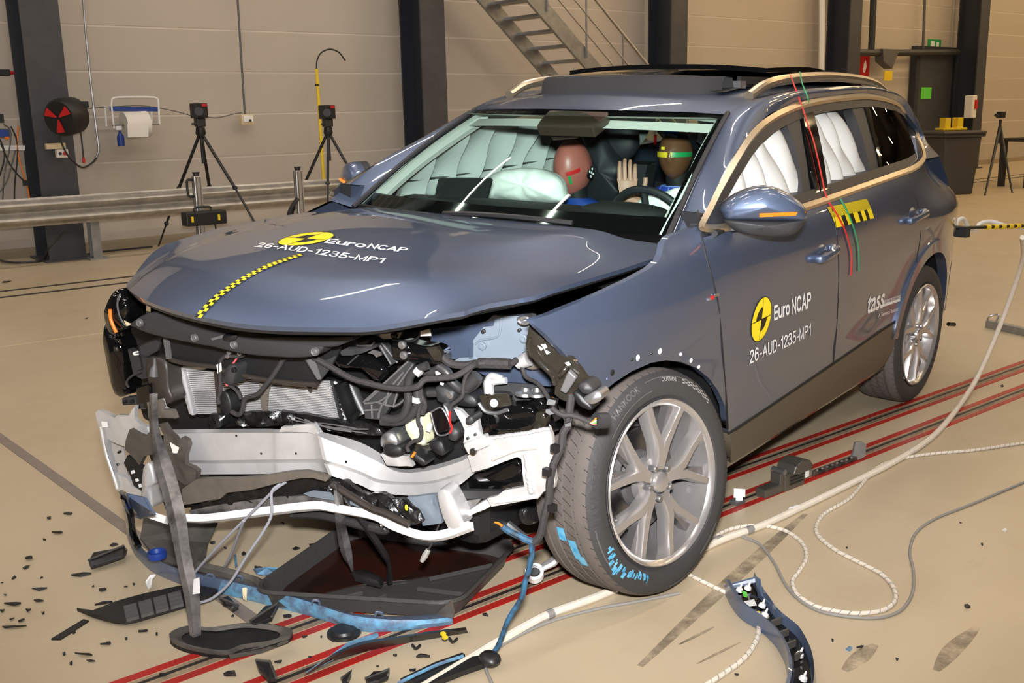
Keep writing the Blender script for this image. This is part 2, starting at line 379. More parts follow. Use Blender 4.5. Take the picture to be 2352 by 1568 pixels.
mark([(1470, 1530), (1640, 1370), (1760, 1260), (1850, 1180)], .05); mark([(1560, 1480), (1640, 1440)], .012)
mark([(1600, 1525), (1700, 1475)], .010); mark([(2150, 1540), (2190, 1490), (2245, 1440)], .05); mark([(1940, 1540), (2010, 1480)], .05)
# ---------------------------------------------------------------- ceiling lamps (real luminaires, mirrored in the paint)
proto = empty('ceiling_lamp', (0, 0, CH), 'linear ceiling luminaire with a glowing tube', 'lamp', 'ceiling luminaires')
MB().box((0, 0, -.35), (2.4, .16, .08)).build('housing', 'white', proto, False)
MB().cyl((-1.15, 0, -.41), (1.15, 0, -.41), .035, 10).build('tube', 'lamp_glow', proto)
for s in (-1, 1): MB().cyl((s*.9, 0, -.31), (s*.9, 0, 0), .008, 6).build('hanger', 'black', proto)
first = True; LW = {}
for yy in (-2.5, 1.5, 5.5, 9.5):
    for xx in range(-10, 44, 6):
        o = proto if first else copy_tree(proto); first = False; o.location = (xx+(1.5 if yy in (-6.5, 1.5, 9.5) else 0), yy, CH)
        if xx > 9:
            for q in [q for q in bpy.data.objects if q.parent == o and q.name.startswith('tube')]:
                if 'warm' not in LW: LW['warm'] = q.data.copy(); LW['warm'].materials[0] = MATS['lamp_glow_warm']
                q.data = LW['warm']
        o['label'] = 'linear ceiling luminaire, '+{-2.5: 'row behind the photographer', 1.5: 'row above the car', 5.5: 'row beyond the car', 9.5: 'row nearest the wall'}[yy]+', '+('first second third fourth fifth sixth seventh eighth ninth'.split()[(xx+10)//6])+' from left'
# ---------------------------------------------------------------- guard rail along the wall
mat('rail_galv', (160, 156, 148), .38, .6, var=.35, vscale=7, rgb2=(190, 186, 176))
YR = 11.75
def wr_(px, py, Y=YR): return wy(px, py, Y)
zt, zb_ = wr_(0, 462)[2], wr_(0, 527)[2]
zt = .735; zb_ = .43
gr = empty('guard_rail', (3, YR, 0), 'galvanised corrugated guard rail on posts in front of the wall', 'guard rail')
prof = []
for k in range(25):
    t = k/24; prof.append((YR+.04*math.cos(t*4*PI)-.02, zt+(zb_-zt)*t))
G = [[(x-3, p[0]-YR, p[1]) for p in prof] for x in np.linspace(-8, 9.0, 12)]
MB().grid(G).build('beam', 'rail_galv', gr)
for x in (-4.4, -.4, 3.6, 7.6):
    m = MB(); m.box((x-3, .22, .36), (.10, .012, .72)); m.box((x-3, .16, .36), (.012, .12, .72)); m.box((x-3, .10, .36), (.10, .012, .72)); m.box((x-3, .16, .01), (.2, .22, .02)); m.build('post', 'galv', gr, False)
# ---------------------------------------------------------------- staircase
st = empty('steel_staircase', (10, 12, 0), 'galvanised open steel staircase with tubular railing by the wall', 'staircase')
def loc(p, o): return A(p)-A(o.location)
for (pa, pb, Y) in (((1118, 0), (1262, 168), 12.35), ((1232, 0), (1372, 164), 11.5)):
    a, b = wy(*pa, Y), wy(*pb, Y); d = (b-a)/np.linalg.norm(b-a); t1 = a[2]/-d[2]; a2, b2 = a-d*2.2, a+d*t1*.985
    up = A((0, 0, .29))
    MB().slab([loc(q, st) for q in (a2-up*.5, b2-up*.5, b2+up*.5, a2+up*.5)], (0, .05, 0)).build('stringer', 'galv', st, False)
an = wy(1232, 0, 11.5); dn = wy(1372, 164, 11.5)-an; dn = dn/-dn[2]
for k in range(20):
    z = 4.1-.205*k
    p = an+dn*(an[2]-z)
    MB().box(loc((p[0], 11.95, z), st), (.28, .84, .035)).build('tread', 'galv', st, False)
for off, r in ((.35, .012), (.62, .012), (.98, .02)):
    a = an+A((0, -.02, off))-dn*1.2; b = an+A((0, -.02, off))+dn*2.6
    MB().cyl(loc(a, st), loc(b, st), r, 8).build('handrail' if off > .9 else 'mid_rail', 'steel', st)
for k in range(-1, 6):
    p = an+dn*(.15+.62*k)+A((0, -.02, 0))
    MB().cyl(loc(p, st), loc(p+A((0, 0, .98)), st), .014, 8).build('railing_post', 'steel', st)
# ---------------------------------------------------------------- hose reel on the column
def pipe(name, pts, r, m, label, cat_, group=None, n=6, seg=8):
    P = cat(pts, n); o = MB().tube(P, r, seg).build(name, m); return tag(o, label, cat_, group)
hc = wy(155, 267, 11.75); hr = empty('hose_reel', hc, 'black and red hose reel fixed to the left column', 'hose reel')
sc = .0052
ax = A((-.75, -.62, -.1)); ax /= np.linalg.norm(ax)
MB().lathe([(.0, .16), (.17, .16), (.195, .12), (.2, .0), (.195, -.1), (.15, -.14), (0, -.14)], (0, 0, 0), ax, 28).build('drum', 'black', hr)
for k in range(3):
    a0 = k*2*PI/3+.9; MB().lathe([(.02, .172), (.155, .172), (.155, .165), (.02, .165)], (0, 0, 0), ax, 8, a0=a0, a1=a0+.62).build('red_sector', 'red', hr, fix=True)
MB().box((.16, -.03, .12), (.1, .12, .07)).build('hose_guide', 'black', hr, False, .01)
q = [loc(wy(*p, 11.7), hr) for p in ((176, 258), (186, 310), (190, 345), (192, 368))]
MB().tube(cat(q), .008).build('hose_end', 'black', hr)
MB().cyl(loc(wy(192, 362, 11.7), hr), loc(wy(193, 374, 11.7), hr), .014).build('nozzle', 'red', hr)
q = [loc(wy(*p, 11.75), hr) for p in ((133, 295), (142, 330), (160, 362), (188, 384), (210, 375), (222, 362))]
MB().tube(cat(q), .010).build('feed_hose', 'black', hr)
# ---------------------------------------------------------------- conduits, sockets
pipe('air_pipe', [wy(*p, 12.6) for p in ((188, -60), (196, 60), (210, 200), (222, 300), (227, 340), (225, 352), (219, 364))], .014, 'steel', 'steel air pipe running down the wall to the hose', 'pipe')
pipe('conduit', [wy(*p, 12.65) for p in ((542, -60), (552, 100), (561, 240), (563, 262))], .014, 'mid_grey', 'grey cable conduit down the wall to the socket box', 'pipe')
sb = empty('socket_box', wy(564, 275, 12.68), 'cream wall socket box at the end of the conduit', 'socket')
MB().box((0, -.02, 0), (.17, .1, .13)).build('housing', 'cream', sb, False, .01); MB().box((0, -.08, .01), (.13, .02, .08)).build('lid', 'white', sb, False, .006)
MB().box((.02, -.095, -.01), (.03, .012, .03)).build('switch', 'black', sb, False)
pipe('wall_cable', [wy(*p, 12.66) for p in ((176, 252), (240, 246), (330, 243), (400, 255), (440, 266))], .005, 'mid_grey', 'thin grey cable sagging along the wall behind the paper roll', 'cable')
pipe('camera_cable', [wy(*p, 12.3) for p in ((470, 268), (500, 270), (535, 262), (556, 258))], .005, 'mid_grey', 'thin cable from the left tripod camera to the socket box', 'cable')
# ---------------------------------------------------------------- paper roll dispenser
pd = empty('paper_dispenser', wy(308, 250, 12.6), 'white wire wall dispenser with a blue serrated bar', 'dispenser')
L_ = lambda x, y, Y=12.5: loc(wy(x, y, Y), pd)
fr = MB()
fr.tube(cat([L_(262, 295), L_(258, 262), L_(256, 235), L_(262, 225), L_(290, 223), L_(340, 223), L_(360, 226), L_(364, 240), L_(366, 285)], 4), .012)
fr.tube([L_(241, 245, 12.66), L_(244, 290, 12.66)], .012); fr.tube([L_(347, 245, 12.66), L_(349, 288, 12.66)], .012)
fr.tube([L_(241, 245, 12.66), L_(258, 250)], .01); fr.tube([L_(347, 248, 12.66), L_(364, 250)], .01)
fr.build('frame', 'white', pd); MB().slab([L_(253, 245), L_(366, 246), L_(366, 256), L_(253, 255)], (0, .02, 0)).build('tear_bar', 'blue', pd, False)
MB().cyl(L_(258, 288), L_(365, 284), .012).build('spindle', 'steel', pd)
ro = empty('paper_roll', wy(312, 287, 12.5), 'white paper roll hanging on the wall dispenser', 'paper roll')
a, b = loc(wy(284, 288, 12.5), ro), loc(wy(338, 285, 12.5), ro); d = (b-a)/np.linalg.norm(b-a)
MB().lathe([(.03, 0), (.155, 0), (.155, np.linalg.norm(b-a)), (.03, np.linalg.norm(b-a))], a, d, 32).build('roll', 'white_paper', ro, angle=30)
MB().lathe([(.03, -.004), (.04, -.004), (.04, .01), (.03, .01)], a, d, 16).build('core', 'cream', ro)
MB().slab([loc(wy(*q, 12.34), ro) for q in ((292, 285), (341, 285), (341, 314), (294, 315))], (0, .004, 0)).build('loose_sheet', 'white_paper', ro, False)
bo = empty('spray_bottle', wy(277, 318, 12.45), 'blue spray bottle hooked below the paper roll', 'bottle')
MB().lathe([(0, -.09), (.04, -.09), (.042, .0), (.038, .03), (.018, .06), (.014, .09), (0, .09)], n=16).build('body', 'blue', bo)
MB().box((-.01, 0, .12), (.07, .03, .05)).build('spray_head', 'white', bo, False, .008)
# ---------------------------------------------------------------- emergency stop box on column
es = empty('emergency_stop_box', wy(133, 348, 11.95), 'grey switch box with red stop button on the left column', 'switch box')
MB().box((-.02, 0, .06), (.2, .06, .06)).build('bracket', 'cream', es, False); MB().box((.03, -.03, -.02), (.12, .08, .09)).build('housing', 'white_paper', es, False, .008)
MB().cyl((.05, -.07, -.02), (.05, -.1, -.02), .022).build('stop_button', 'red', es); MB().cyl((.0, -.07, -.02), (.0, -.085, -.02), .016).build('start_button', 'dark_grey', es)
MB().tube(cat([(.09, -.05, -.06), (.14, -.05, -.15), (.15, -.03, -.3), (.12, 0, -.42)]), .005).build('cable', 'mid_grey', es)
# ---------------------------------------------------------------- tripods with high speed cameras
def tripod(top, feet, label, camlabel, Y=11.8, cable=None):
    tp = empty('tripod', (top[0], top[1], 0), label, 'tripod', 'tripods by the wall')
    T = top-A(tp.location)
    MB().cyl(T-A((0, 0, .02)), T-A((0, 0, .42)), .018).build('centre_column', 'black', tp)
    MB().lathe([(0, .05), (.05, .04), (.06, -.03), (.04, -.07), (0, -.07)], T-A((0, 0, .04)), n=16).build('head', 'black', tp)
    for f in feet:
        f = A(f)-A(tp.location); d = f-T; m = T+d*.5
        l = MB(); l.tube([T-A((0, 0, .05)), m], .019, 8); l.tube([m, T+d*.8], .014, 8); l.tube([T+d*.8, f], .010, 8); l.build('leg', 'black', tp)
        for q in (.5, .8): MB().ball(T+d*q, (.03, .03, .028), 6).build('leg_clamp', 'black', tp)
    cm = empty('video_camera', (top[0], top[1], top[2]), camlabel, 'camera', 'cameras on tripods')
    MB().box((0, 0, .055), (.11, .1, .10)).build('tilt_head', 'dark_grey', cm, False, .01)
    MB().box((0, 0, .19), (.15, .18, .17)).build('body', 'black', cm, False, .01)
    ld = -A((top[0], top[1], 0)); ld = ld/np.linalg.norm(ld)
    MB().cyl(A((0, 0, .18))+ld*.08, A((0, 0, .18))+ld*.17, .05).build('lens', 'black', cm)
    MB().box((.03, -.095, .25), (.06, .01, .03)).build('red_stripe', 'red', cm, False)
    MB().cyl((-.12, -.06, .04), (-.02, -.02, .04), .012).build('lock_knob', 'dark_grey', cm)
    return tp
t1 = wy(460, 292, 11.85)
tripod(t1, [gw(364, 566), (t1[0]+.52, 11.35, 0), (t1[0]+.35, 12.45, 0)], 'black tripod standing astride the rail, left of the two', 'black video camera on the left tripod')
t2 = wy(753, 292, 11.85)
tripod(t2, [(t2[0]-.45, 12.4, 0), (t2[0]+.42, 11.25, 0), (t2[0]-.35, 11.4, 0)], 'black tripod behind the bonnet beside the yellow pole', 'black video camera on the tripod beside the yellow pole')
# ---------------------------------------------------------------- profile stands, case
def stand(px0, px1, pyt, Y, label, handle, pyb=520):
    a, b = wy(px0, pyt, Y), wy(px1, pyt, Y); w = abs(b[0]-a[0])*.9; c = (a+b)/2
    s = empty('profile_stand', (c[0], Y, 0), label, 'stand', 'aluminium profile stands'); hgt = c[2]
    MB().box((0, 0, hgt/2), (w, w, hgt)).build('post', 'alu_profile', s, False, .006)
    g = MB()
    for k in (-.25, .25): g.box((w*k, -w/2-.001, hgt/2), (.008, .004, hgt-.02)); g.box((-w/2-.001, w*k, hgt/2), (.004, .008, hgt-.02))
    g.build('groove', 'mid_grey', s, False)
    MB().box((0, 0, .015), (.5, .5, .03)).build('foot_plate', 'steel', s, False)
    MB().cyl((0, 0, hgt), (0, 0, hgt+.03), .03).build('top_knob', 'black', s); MB().box((0, 0, hgt+.035), (.07, .04, .015)).build('top_clip', 'black', s, False)
    if handle: MB().tube(cat([(-w/2, 0, hgt-.04), (-w/2-.06, 0, hgt-.04), (-w/2-.07, 0, hgt-.1), (-w/2-.06, 0, hgt-.21), (-w/2, 0, hgt-.22)], 4), .014).build('handle', 'black', s)
    return s
stand(441, 460, 404, 11.0, 'aluminium profile stand with black handle left of the bonnet', True)
s2 = stand(675, 692, 391, 11.0, 'aluminium profile stand behind the bonnet between the tripods', False)
MB().tube(cat([(-.04, -.03, .58), (-.11, -.05, .52), (-.17, -.05, .42), (-.15, -.05, .36)], 4), .025).build('clamp_arm', 'black', s2)
c0 = wy(469, 500, 10.8); cs = empty('equipment_case', (c0[0], c0[1], c0[2]), 'small black case with yellow latches hung on the left profile stand', 'case')
MB().box((0, 0, 0), (.46, .16, .15)).build('shell', 'black', cs, False, .015)
for s in (-1, 1): MB().box((.15*s-.02, -.09, .0), (.022, .02, .06)).build('latch', 'yellow', cs, False)
MB().tube(cat([(-.1, 0, .07), (-.09, 0, .115), (.07, 0, .115), (.08, 0, .07)], 4), .012).build('handle', 'black', cs)
# ---------------------------------------------------------------- yellow pole with hook
yp = empty('yellow_pole', wy(735, 300, 12.55), 'thin yellow pole with bent black hook leaning on the wall', 'pole')
L_ = lambda x, y, Y=12.55: loc(wy(x, y, Y), yp)
pa_, pb_ = L_(727, 158), L_(747, 470); pb_ = pa_+(pb_-pa_)*((-A(yp.location)[2]+.01-pa_[2])/(pb_-pa_)[2]); MB().cyl(pa_, pb_, .022, 10).build('pole', 'yellow', yp)
MB().tube(cat([L_(727, 160), L_(728, 140), L_(737, 122), L_(757, 113), L_(778, 120), L_(793, 139)], 5), .010).build('hook', 'black', yp)
MB().cyl(L_(728, 193), L_(728, 197), .028).build('ring', 'black', yp)
# ---------------------------------------------------------------- left edge clutter
wc = empty('wall_camera', wy(8, 167, 12.4), 'small black camera on the wall at the left edge', 'camera')
MB().box((0, 0, 0), (.12, .1, .07)).build('body', 'black', wc, False, .01); MB().cyl((.06, 0, 0), (.1, 0, 0), .02).build('lens', 'red', wc)
cb = empty('control_box', wy(10, 290, 12.3), 'grey control box with blue display and hanging cables at the left edge', 'control box')
L_ = lambda x, y, Y=12.3: loc(wy(x, y, Y), cb)
MB().slab([L_(-40, 262), L_(8, 262), L_(10, 282), L_(-40, 284)], (0, .08, 0)).build('camera_module', 'black', cb, False)
MB().slab([L_(-50, 293), L_(24, 296), L_(25, 316), L_(-50, 318)], (0, .1, 0)).build('display_unit', 'mid_grey', cb, False)
MB().slab([L_(0, 298, 12.29), L_(20, 299, 12.29), L_(21, 314, 12.29), L_(0, 314, 12.29)], (0, .01, 0)).build('display', 'blue', cb, False)
MB().box(L_(16, 317, 12.27), (.04, .03, .03)).build('indicator', 'orange', cb, False)
MB().slab([L_(-60, 334, 12.25), L_(57, 334, 12.25), L_(57, 345, 12.25), L_(-60, 346, 12.25)], (0, .15, 0)).build('shelf', 'white', cb, False)
for i, (q, m) in enumerate(((((8, 285), (24, 300), (22, 340), (10, 400), (6, 460)), 'mid_grey'), (((25, 290), (38, 320), (40, 360), (34, 420), (33, 460)), 'black'), (((42, 290), (40, 340), (48, 380), (60, 420), (68, 455)), 'orange'), (((2, 330), (20, 372), (40, 400), (56, 416)), 'black'), (((-10, 300), (10, 350), (0, 400), (-20, 440)), 'black'), (((35, 345), (18, 410), (0, 440)), 'mid_grey'))):
    MB().tube(cat([L_(*p, 12.2) for p in q], 5), .008).build('cable', m, cb)
MB().box(L_(58, 420, 12.2), (.05, .03, .06)).build('plug', 'black', cb, False)
pipe('floor_cable', [gw(*p, .02) for p in ((-20, 590), (10, 600), (40, 603), (78, 601), (100, 596))]+[wy(*p, 11.9) for p in ((112, 570), (150, 530))], .012, 'dark_grey', 'dark cable lying along the wall foot at the left edge', 'cable')
pipe('floor_cable', [gw(*p, .02) for p in ((168, 576), (185, 585), (230, 578), (290, 572), (350, 566))], .012, 'dark_grey', 'dark cable along the wall foot right of the rail post', 'cable')
# ---------------------------------------------------------------- right end of the hall
dr = empty('door_1', (22.9, 12.7, 0)); struct(dr, 'black hall door with a green notice'); 
MB().box((0, .0, 1.31), (1.55, .10, 2.62)).build('leaf', 'column', dr, False)
m = MB(); m.box((-.85, -.01, 1.34), (.15, .14, 2.68)); m.box((.85, -.01, 1.34), (.15, .14, 2.68)); m.box((0, -.01, 2.7), (1.85, .14, .14)); m.build('door_frame', 'column_dark', dr, False)
a = wy(2128, 214, 12.63); MB().box((a[0]-22.9, -.06, a[2]), (.44, .01, .26)).build('green_notice', 'lime', dr, False)
def sign(name, px, py, w, hh, m, label, Y=12.78):
    p = wy(px, py, Y); s = empty(name, p, label, 'sign'); MB().box((0, 0, 0), (w, .03, hh)).build('board', m, s, False, .004); return s
ex = sign('exit_sign', 2146, 106, .55, .3, 'green', 'green and white exit sign above the black door')
MB().box((-.12, -.02, 0), (.16, .02, .22)).build('arrow_panel', 'white', ex, False); MB().box((.1, -.02, .0), (.1, .02, .18)).build('running_figure', 'white', ex, False)
fs = sign('fire_sign', 1986, 152, .32, .42, 'red', 'small red fire equipment sign left of the black door')
MB().slab([(-.08, -.02, -.12), (-.02, -.02, -.14), (.05, -.02, .0), (.0, -.02, .13), (-.06, -.02, .05)], (0, .004, 0)).build('flame_symbol', 'white', fs, False)
pipe('wall_pipe', [wy(1888, -40, 12.5), wy(1888, 80, 12.5), wy(1886, 190, 12.5)], .06, 'white', 'white vertical pipe on the wall beside the fourth column', 'pipe', n=2)
pipe('wall_pipe', [wy(2008, -40, 12.55), wy(2004, 60, 12.55), wy(2001, 118, 12.55)], .07, 'dark_grey', 'dark vertical pipe above the fire sign', 'pipe', n=2)
pipe('wall_pipe', [wy(1956, 121, 12.5), wy(2080, 121, 12.5), wy(2200, 120, 12.5)], .07, 'dark_grey', 'dark horizontal pipe meeting the black door', 'pipe', n=2)
pipe('wall_pipe', [wy(2126, -40, 12.6), wy(2120, 112, 12.6)], .03, 'mid_grey', 'thin grey conduit above the black door', 'pipe', n=2)
pipe('wall_pipe', [wy(2262, -40, 12.3), wy(2254, 120, 12.3), wy(2245, 300, 12.3)], .05, 'dark_grey', 'thin dark pipe on the right of the last column', 'pipe', n=2)
hp = empty('wall_bracket', wy(2045, 135, 12.4), 'grey projecting bracket above a yellow note left of the door', 'bracket')
MB().slab([(-.3, 0, .2), (.35, 0, .2), (.1, 0, -.2), (-.25, 0, -.05)], (0, .2, 0)).build('plate', 'mid_grey', hp, False); MB().box((-.05, 0, -.35), (.3, .02, .2)).build('yellow_note', 'yellow', hp, False)
ip = empty('wall_fitting', wy(2229, 245, 11.9), 'grey and red wall fitting on the last column', 'fitting')
MB().box((0, 0, .0), (.2, .2, .5)).build('body', 'white_paper', ip, False, .02); MB().box((.03, -.11, .05), (.1, .03, .2)).build('red_panel', 'red', ip, False)
# wheelie bin
bp_ = gw(2212, 447); wbin = empty('wheelie_bin', (bp_[0]+.1, bp_[1]+.35, 0), 'dark grey wheelie bin standing behind the car tail', 'bin', rz=-.5)
mat('bin', (62, 60, 58), .5, bump=.05, bscale=50)
MB().box((0, 0, .48), (.56, .62, .96), taper=1.22).build('body', 'bin', wbin, False, .02)
MB().box((0, 0, .985), (.78, .84, .06)).build('rim', 'bin', wbin, False, .02); MB().box((-.02, -.02, 1.03), (.80, .88, .05)).build('lid', 'bin', wbin, False, .025)
for s in (-1, 1): MB().cyl((s*.28, .3, .1), (s*.33, .3, .1), .1, 16).build('wheel', 'black', wbin)
MB().cyl((-.3, .46, 1.0), (.3, .46, 1.0), .018).build('handle', 'bin', wbin)
yb = empty('yellow_stand', A((bp_[0]+.2, bp_[1]+.4, 1.06)), 'yellow plastic holder lying on the wheelie bin lid', 'holder', rz=-.6)
MB().box((0, 0, .02), (.42, .3, .04)).build('base', 'yellow', yb, False, .01)
for s in (-1, 1): MB().box((s*.11, 0, .12), (.1, .2, .18)).build('upright', 'yellow', yb, False, .01)
bx = gw(2146, 420); wbx = empty('white_cabinet', (18.3, 10.1, 0), 'pale cabinet behind the wheelie bin', 'cabinet', rz=-.4)
MB().box((0, 0, .5), (.6, .5, 1.0)).build('body', 'wall_panel', wbx, False, .02); MB().box((0, -.26, .5), (.5, .02, .85)).build('door', 'white_paper', wbx, False, .01); MB().box((.2, -.28, .55), (.02, .03, .12)).build('handle', 'steel', wbx, False)
tr = empty('small_tripod', tuple(gw(2290, 430)), 'black tripod with small camera at the right edge', 'tripod')
T = wy(2297, 290, gw(2290, 430)[1])-A(tr.location)
for f in (gw(2262, 449), gw(2325, 443), gw(2306, 412)):
    MB().tube([T, f-A(tr.location)], [.03, .015], 8).build('leg', 'black', tr)
MB().cyl(T-A((0, 0, .3)), T+A((0, 0, .12)), .022).build('centre_column', 'black', tr); MB().box(T+A((0, 0, .2)), (.16, .1, .11)).build('camera', 'black', tr, False, .01)
MB().cyl(T+A((-.3, -.05, .2)), T+A((-.05, 0, .17)), .025).build('pan_handle', 'black', tr)
tb = empty('work_table', (19.3, 8.6, 0), 'dark steel work table at the right edge', 'table', rz=-.35)
MB().box((.3, 0, .84), (1.7, .7, .06)).build('table_top', 'dark_grey', tb, False)
for sx in (-.5, 1.1):
    for sy in (-.3, .3): MB().box((sx, sy, .41), (.09, .09, .82)).build('leg', 'dark_grey', tb, False)
MB().box((.3, -.3, .15), (1.6, .06, .08)).build('stretcher', 'dark_grey', tb, False)
ch = empty('black_cushion', (19.6, 8.45, .88), 'black padded seat back above the table at the right edge', 'chair', rz=-.35)
MB().box((.05, 0, .22), (.62, .1, .42)).build('pad', 'black', ch, False, .04); MB().box((.05, .04, .05), (.05, .05, .12)).build('support', 'dark_grey', ch, False)
sbp = gw(2270, 745); sbr = empty('steel_bar', tuple(gw(2265, 750)), 'grey square steel bar lying on the floor at the right', 'bar')
a, b = gw(2262, 752)-A(sbr.location), gw(2480, 800)-A(sbr.location); d = b-a; n = A((-d[1], d[0], 0)); n = n/np.linalg.norm(n)*.05
MB().slab([a, b, b+n, a+n], (0, 0, .05)).build('bar', 'galv', sbr, False, .004)
MB().tube(cat([a+d*.1+A((0, -.01, .05)), a+d*.12+A((.03, .0, .1)), a+d*.13+A((0, .05, .09)), a+d*.1+A((0, .05, .05))], 5, ), .006).build('ring', 'steel', sbr)
# ================================================================ the crashed car (local frame: x forward, y to its left, z up)
mat('paint', (92, 105, 130), .40, .7, coat=1., var=.05, vscale=900)
MATS['paint'].node_tree.nodes['Principled BSDF'].inputs['Coat Roughness'].default_value = .02
mat('chrome_satin', (186, 172, 148), .28, .85)
mat('gloss_black', (10, 10, 11), .06, coat=.6)
mat('rubber_seal', (18, 18, 19), .6)
mat('trim_dark', (36, 36, 38), .5)
mat('sill_plastic', (74, 66, 54), .38)
mat('airbag', (186, 186, 182), .75, bump=.25, bscale=7)
mat('seat', (34, 36, 38), .65)
mat('headliner', (206, 205, 198), .8)
mat('decal_yellow', (246, 220, 30), .45); mat('decal_black', (14, 14, 14), .45); mat('decal_white', (240, 240, 238), .45)
def glass_mat(name, tint, rough=.0):
    m = bpy.data.materials.new(name); m.use_nodes = True; m.use_transparent_shadow = True; MATS[name] = m; nt = m.node_tree; nt.nodes.remove(nt.nodes['Principled BSDF'])
    out = nt.nodes['Material Output']; tr = nt.nodes.new('ShaderNodeBsdfTransparent'); gl = nt.nodes.new('ShaderNodeBsdfGlossy'); fr = nt.nodes.new('ShaderNodeLayerWeight'); pw = nt.nodes.new('ShaderNodeMath'); ml = nt.nodes.new('ShaderNodeMath'); mx = nt.nodes.new('ShaderNodeMixShader')
    tr.inputs[0].default_value = tuple(tint)+(1,); gl.inputs['Roughness'].default_value = rough; fr.inputs[0].default_value = .5; pw.operation = 'POWER'; pw.inputs[1].default_value = 4.5; ml.operation = 'MULTIPLY_ADD'; ml.inputs[1].default_value = .8; ml.inputs[2].default_value = .045
    nt.links.new(fr.outputs['Facing'], pw.inputs[0]); nt.links.new(pw.outputs[0], ml.inputs[0]); nt.links.new(ml.outputs[0], mx.inputs[0]); nt.links.new(tr.outputs[0], mx.inputs[1]); nt.links.new(gl.outputs[0], mx.inputs[2]); nt.links.new(mx.outputs[0], out.inputs[0])
glass_mat('glass_green', (.74, .88, .83)); glass_mat('glass_dark', (.05, .045, .045)); glass_mat('clear_plastic', (.8, .8, .82), .1)
CAR = empty('car', CO, 'crashed grey-blue SUV with torn-off front bumper and lettered doors', 'car')
CAR.matrix_world = Matrix(((CM[0][0], CM[0][1], CM[0][2], CO[0]), (CM[1][0], CM[1][1], CM[1][2], CO[1]), (CM[2][0], CM[2][1], CM[2][2], CO[2]), (0, 0, 0, 1)))
def P(mb, name, m, parent=None, **k): return mb.build(name, m, CAR if parent is None else parent, **k)
ZK = [0, .2, .3, .4, .55, .7, .85, .95, 1.03, 1.08, 1.118]; YK = [.80, .855, .885, .903, .912, .918, .925, .922, .908, .890, .865]
zz_ = np.linspace(0, 1.118, 225); yy_ = np.interp(zz_, ZK, YK)
for _ in range(12): yy_[1:-1] = (yy_[:-2]+yy_[1:-1]*2+yy_[2:])/4
def sst(a, b, x): t = np.clip((np.asarray(x, float)-a)/(b-a), 0, 1); return t*t*(3-2*t)
def zbelt(x): t = -.3-np.asarray(x, float); return 1.118+.012*t+.0195*t*t*(t > 0)
def YS(x, z):
    x = np.asarray(x, float); z = np.asarray(z, float)
    zb = zbelt(x); zz = np.where(z > .85, .85+(z-.85)*(1.118-.85)/(zb-.85), z)
    u = z-zb; y = np.where(u > 0, .865-.40*u-.35*u*u, np.interp(zz, zz_, yy_))
    y = y-.10*(np.clip(x-.05, 0, 9)/.7)**2-.12*(np.clip(-2.75-x, 0, 9)/.75)**2
    y = y-np.where(u > 0, .04*(np.clip(-1-x, 0, 9)/2.2)**2*np.clip(u/.2, 0, 1), 0)-.085*(np.clip(-2.0-x, 0, 1.1)/.8)**2*sst(.95, 1.2, z)
    y = y+.012*np.exp(-(x/.4)**2-((z-.85)/.1)**2)+.018*np.exp(-((x+2.68)/.4)**2-((z-.95)/.12)**2)
    return y-.010*np.exp(-((z-.50)/.10)**2)*sst(-2.3, -1.9, x)*(1-sst(-.6, -.3, x))
def SP(px, py):
    v = cray(px, py); ts = np.linspace(1.5, 10, 2500); Q = CC+ts[:, None]*v; g = Q[:, 1]-YS(Q[:, 0], Q[:, 2]); i = int(np.argmax(g < 0))
    a, b = g[i-1], g[i]; t = ts[i-1]+(ts[i]-ts[i-1])*a/(a-b); return CC+t*v
def spl(pl): return [SP(*p) for p in pl]
def xz(pl): return [(q[0], q[2]) for q in spl(pl)]
def ysn(x, z, s=1):
    e = .004; gx = (YS(x+e, z)-YS(x-e, z))/(2*e); gz = (YS(x, z+e)-YS(x, z-e))/(2*e); n = np.stack([-gx, np.ones_like(gx)*s, -gz], -1); return n/np.linalg.norm(n, axis=-1, keepdims=True)
def side_panel(name, poly, m='paint', off=0., step=.045, rim=.02, s=1, parent=None, dstep=.05):
    poly = [tuple(p) for p in dens(poly, dstep)]
    V, Fs = poly_tri(poly, step); y = (YS(V[:, 0], V[:, 1])+off)
    pts = np.c_[V[:, 0], s*y, V[:, 1]]; n = ysn(V[:, 0], V[:, 1]); n[:, 1] *= s
    B = np.array(poly); by = YS(B[:, 0], B[:, 1])+off
    mb = MB(); mb.add(pts, [f[::-1] if s > 0 else f for f in Fs]); nn = [tuple(q) for q in n]
    a = [(p[0], s*q, p[1]) for p, q in zip(B, by)]; b = [(p[0], s*(q-rim), p[1]) for p, q in zip(B, by)]; k = len(a)
    cx, cz = B.mean(0)
    mb.add(a+b, [(i, (i+1) % k, (i+1) % k+k, i+k) for i in range(k)])
    rn = []
    for i in range(k):
        t = B[(i+1) % k]-B[i-1]; r = A((t[1], 0, -t[0]))
        r = r/(np.linalg.norm(r)+1e-9); rn.append(tuple(r))
    return P(mb, name, m, parent, nrm=nn+rn+rn, fix=False)
def side_tube(name, pts, r, m, off=0., s=1, flat=1., parent=None, n=8):
    q = [(p[0], s*(YS(p[0], p[1])+off), p[1]) for p in pts]; return P(MB().tube(q, r, n, flat=flat), name, m, parent)
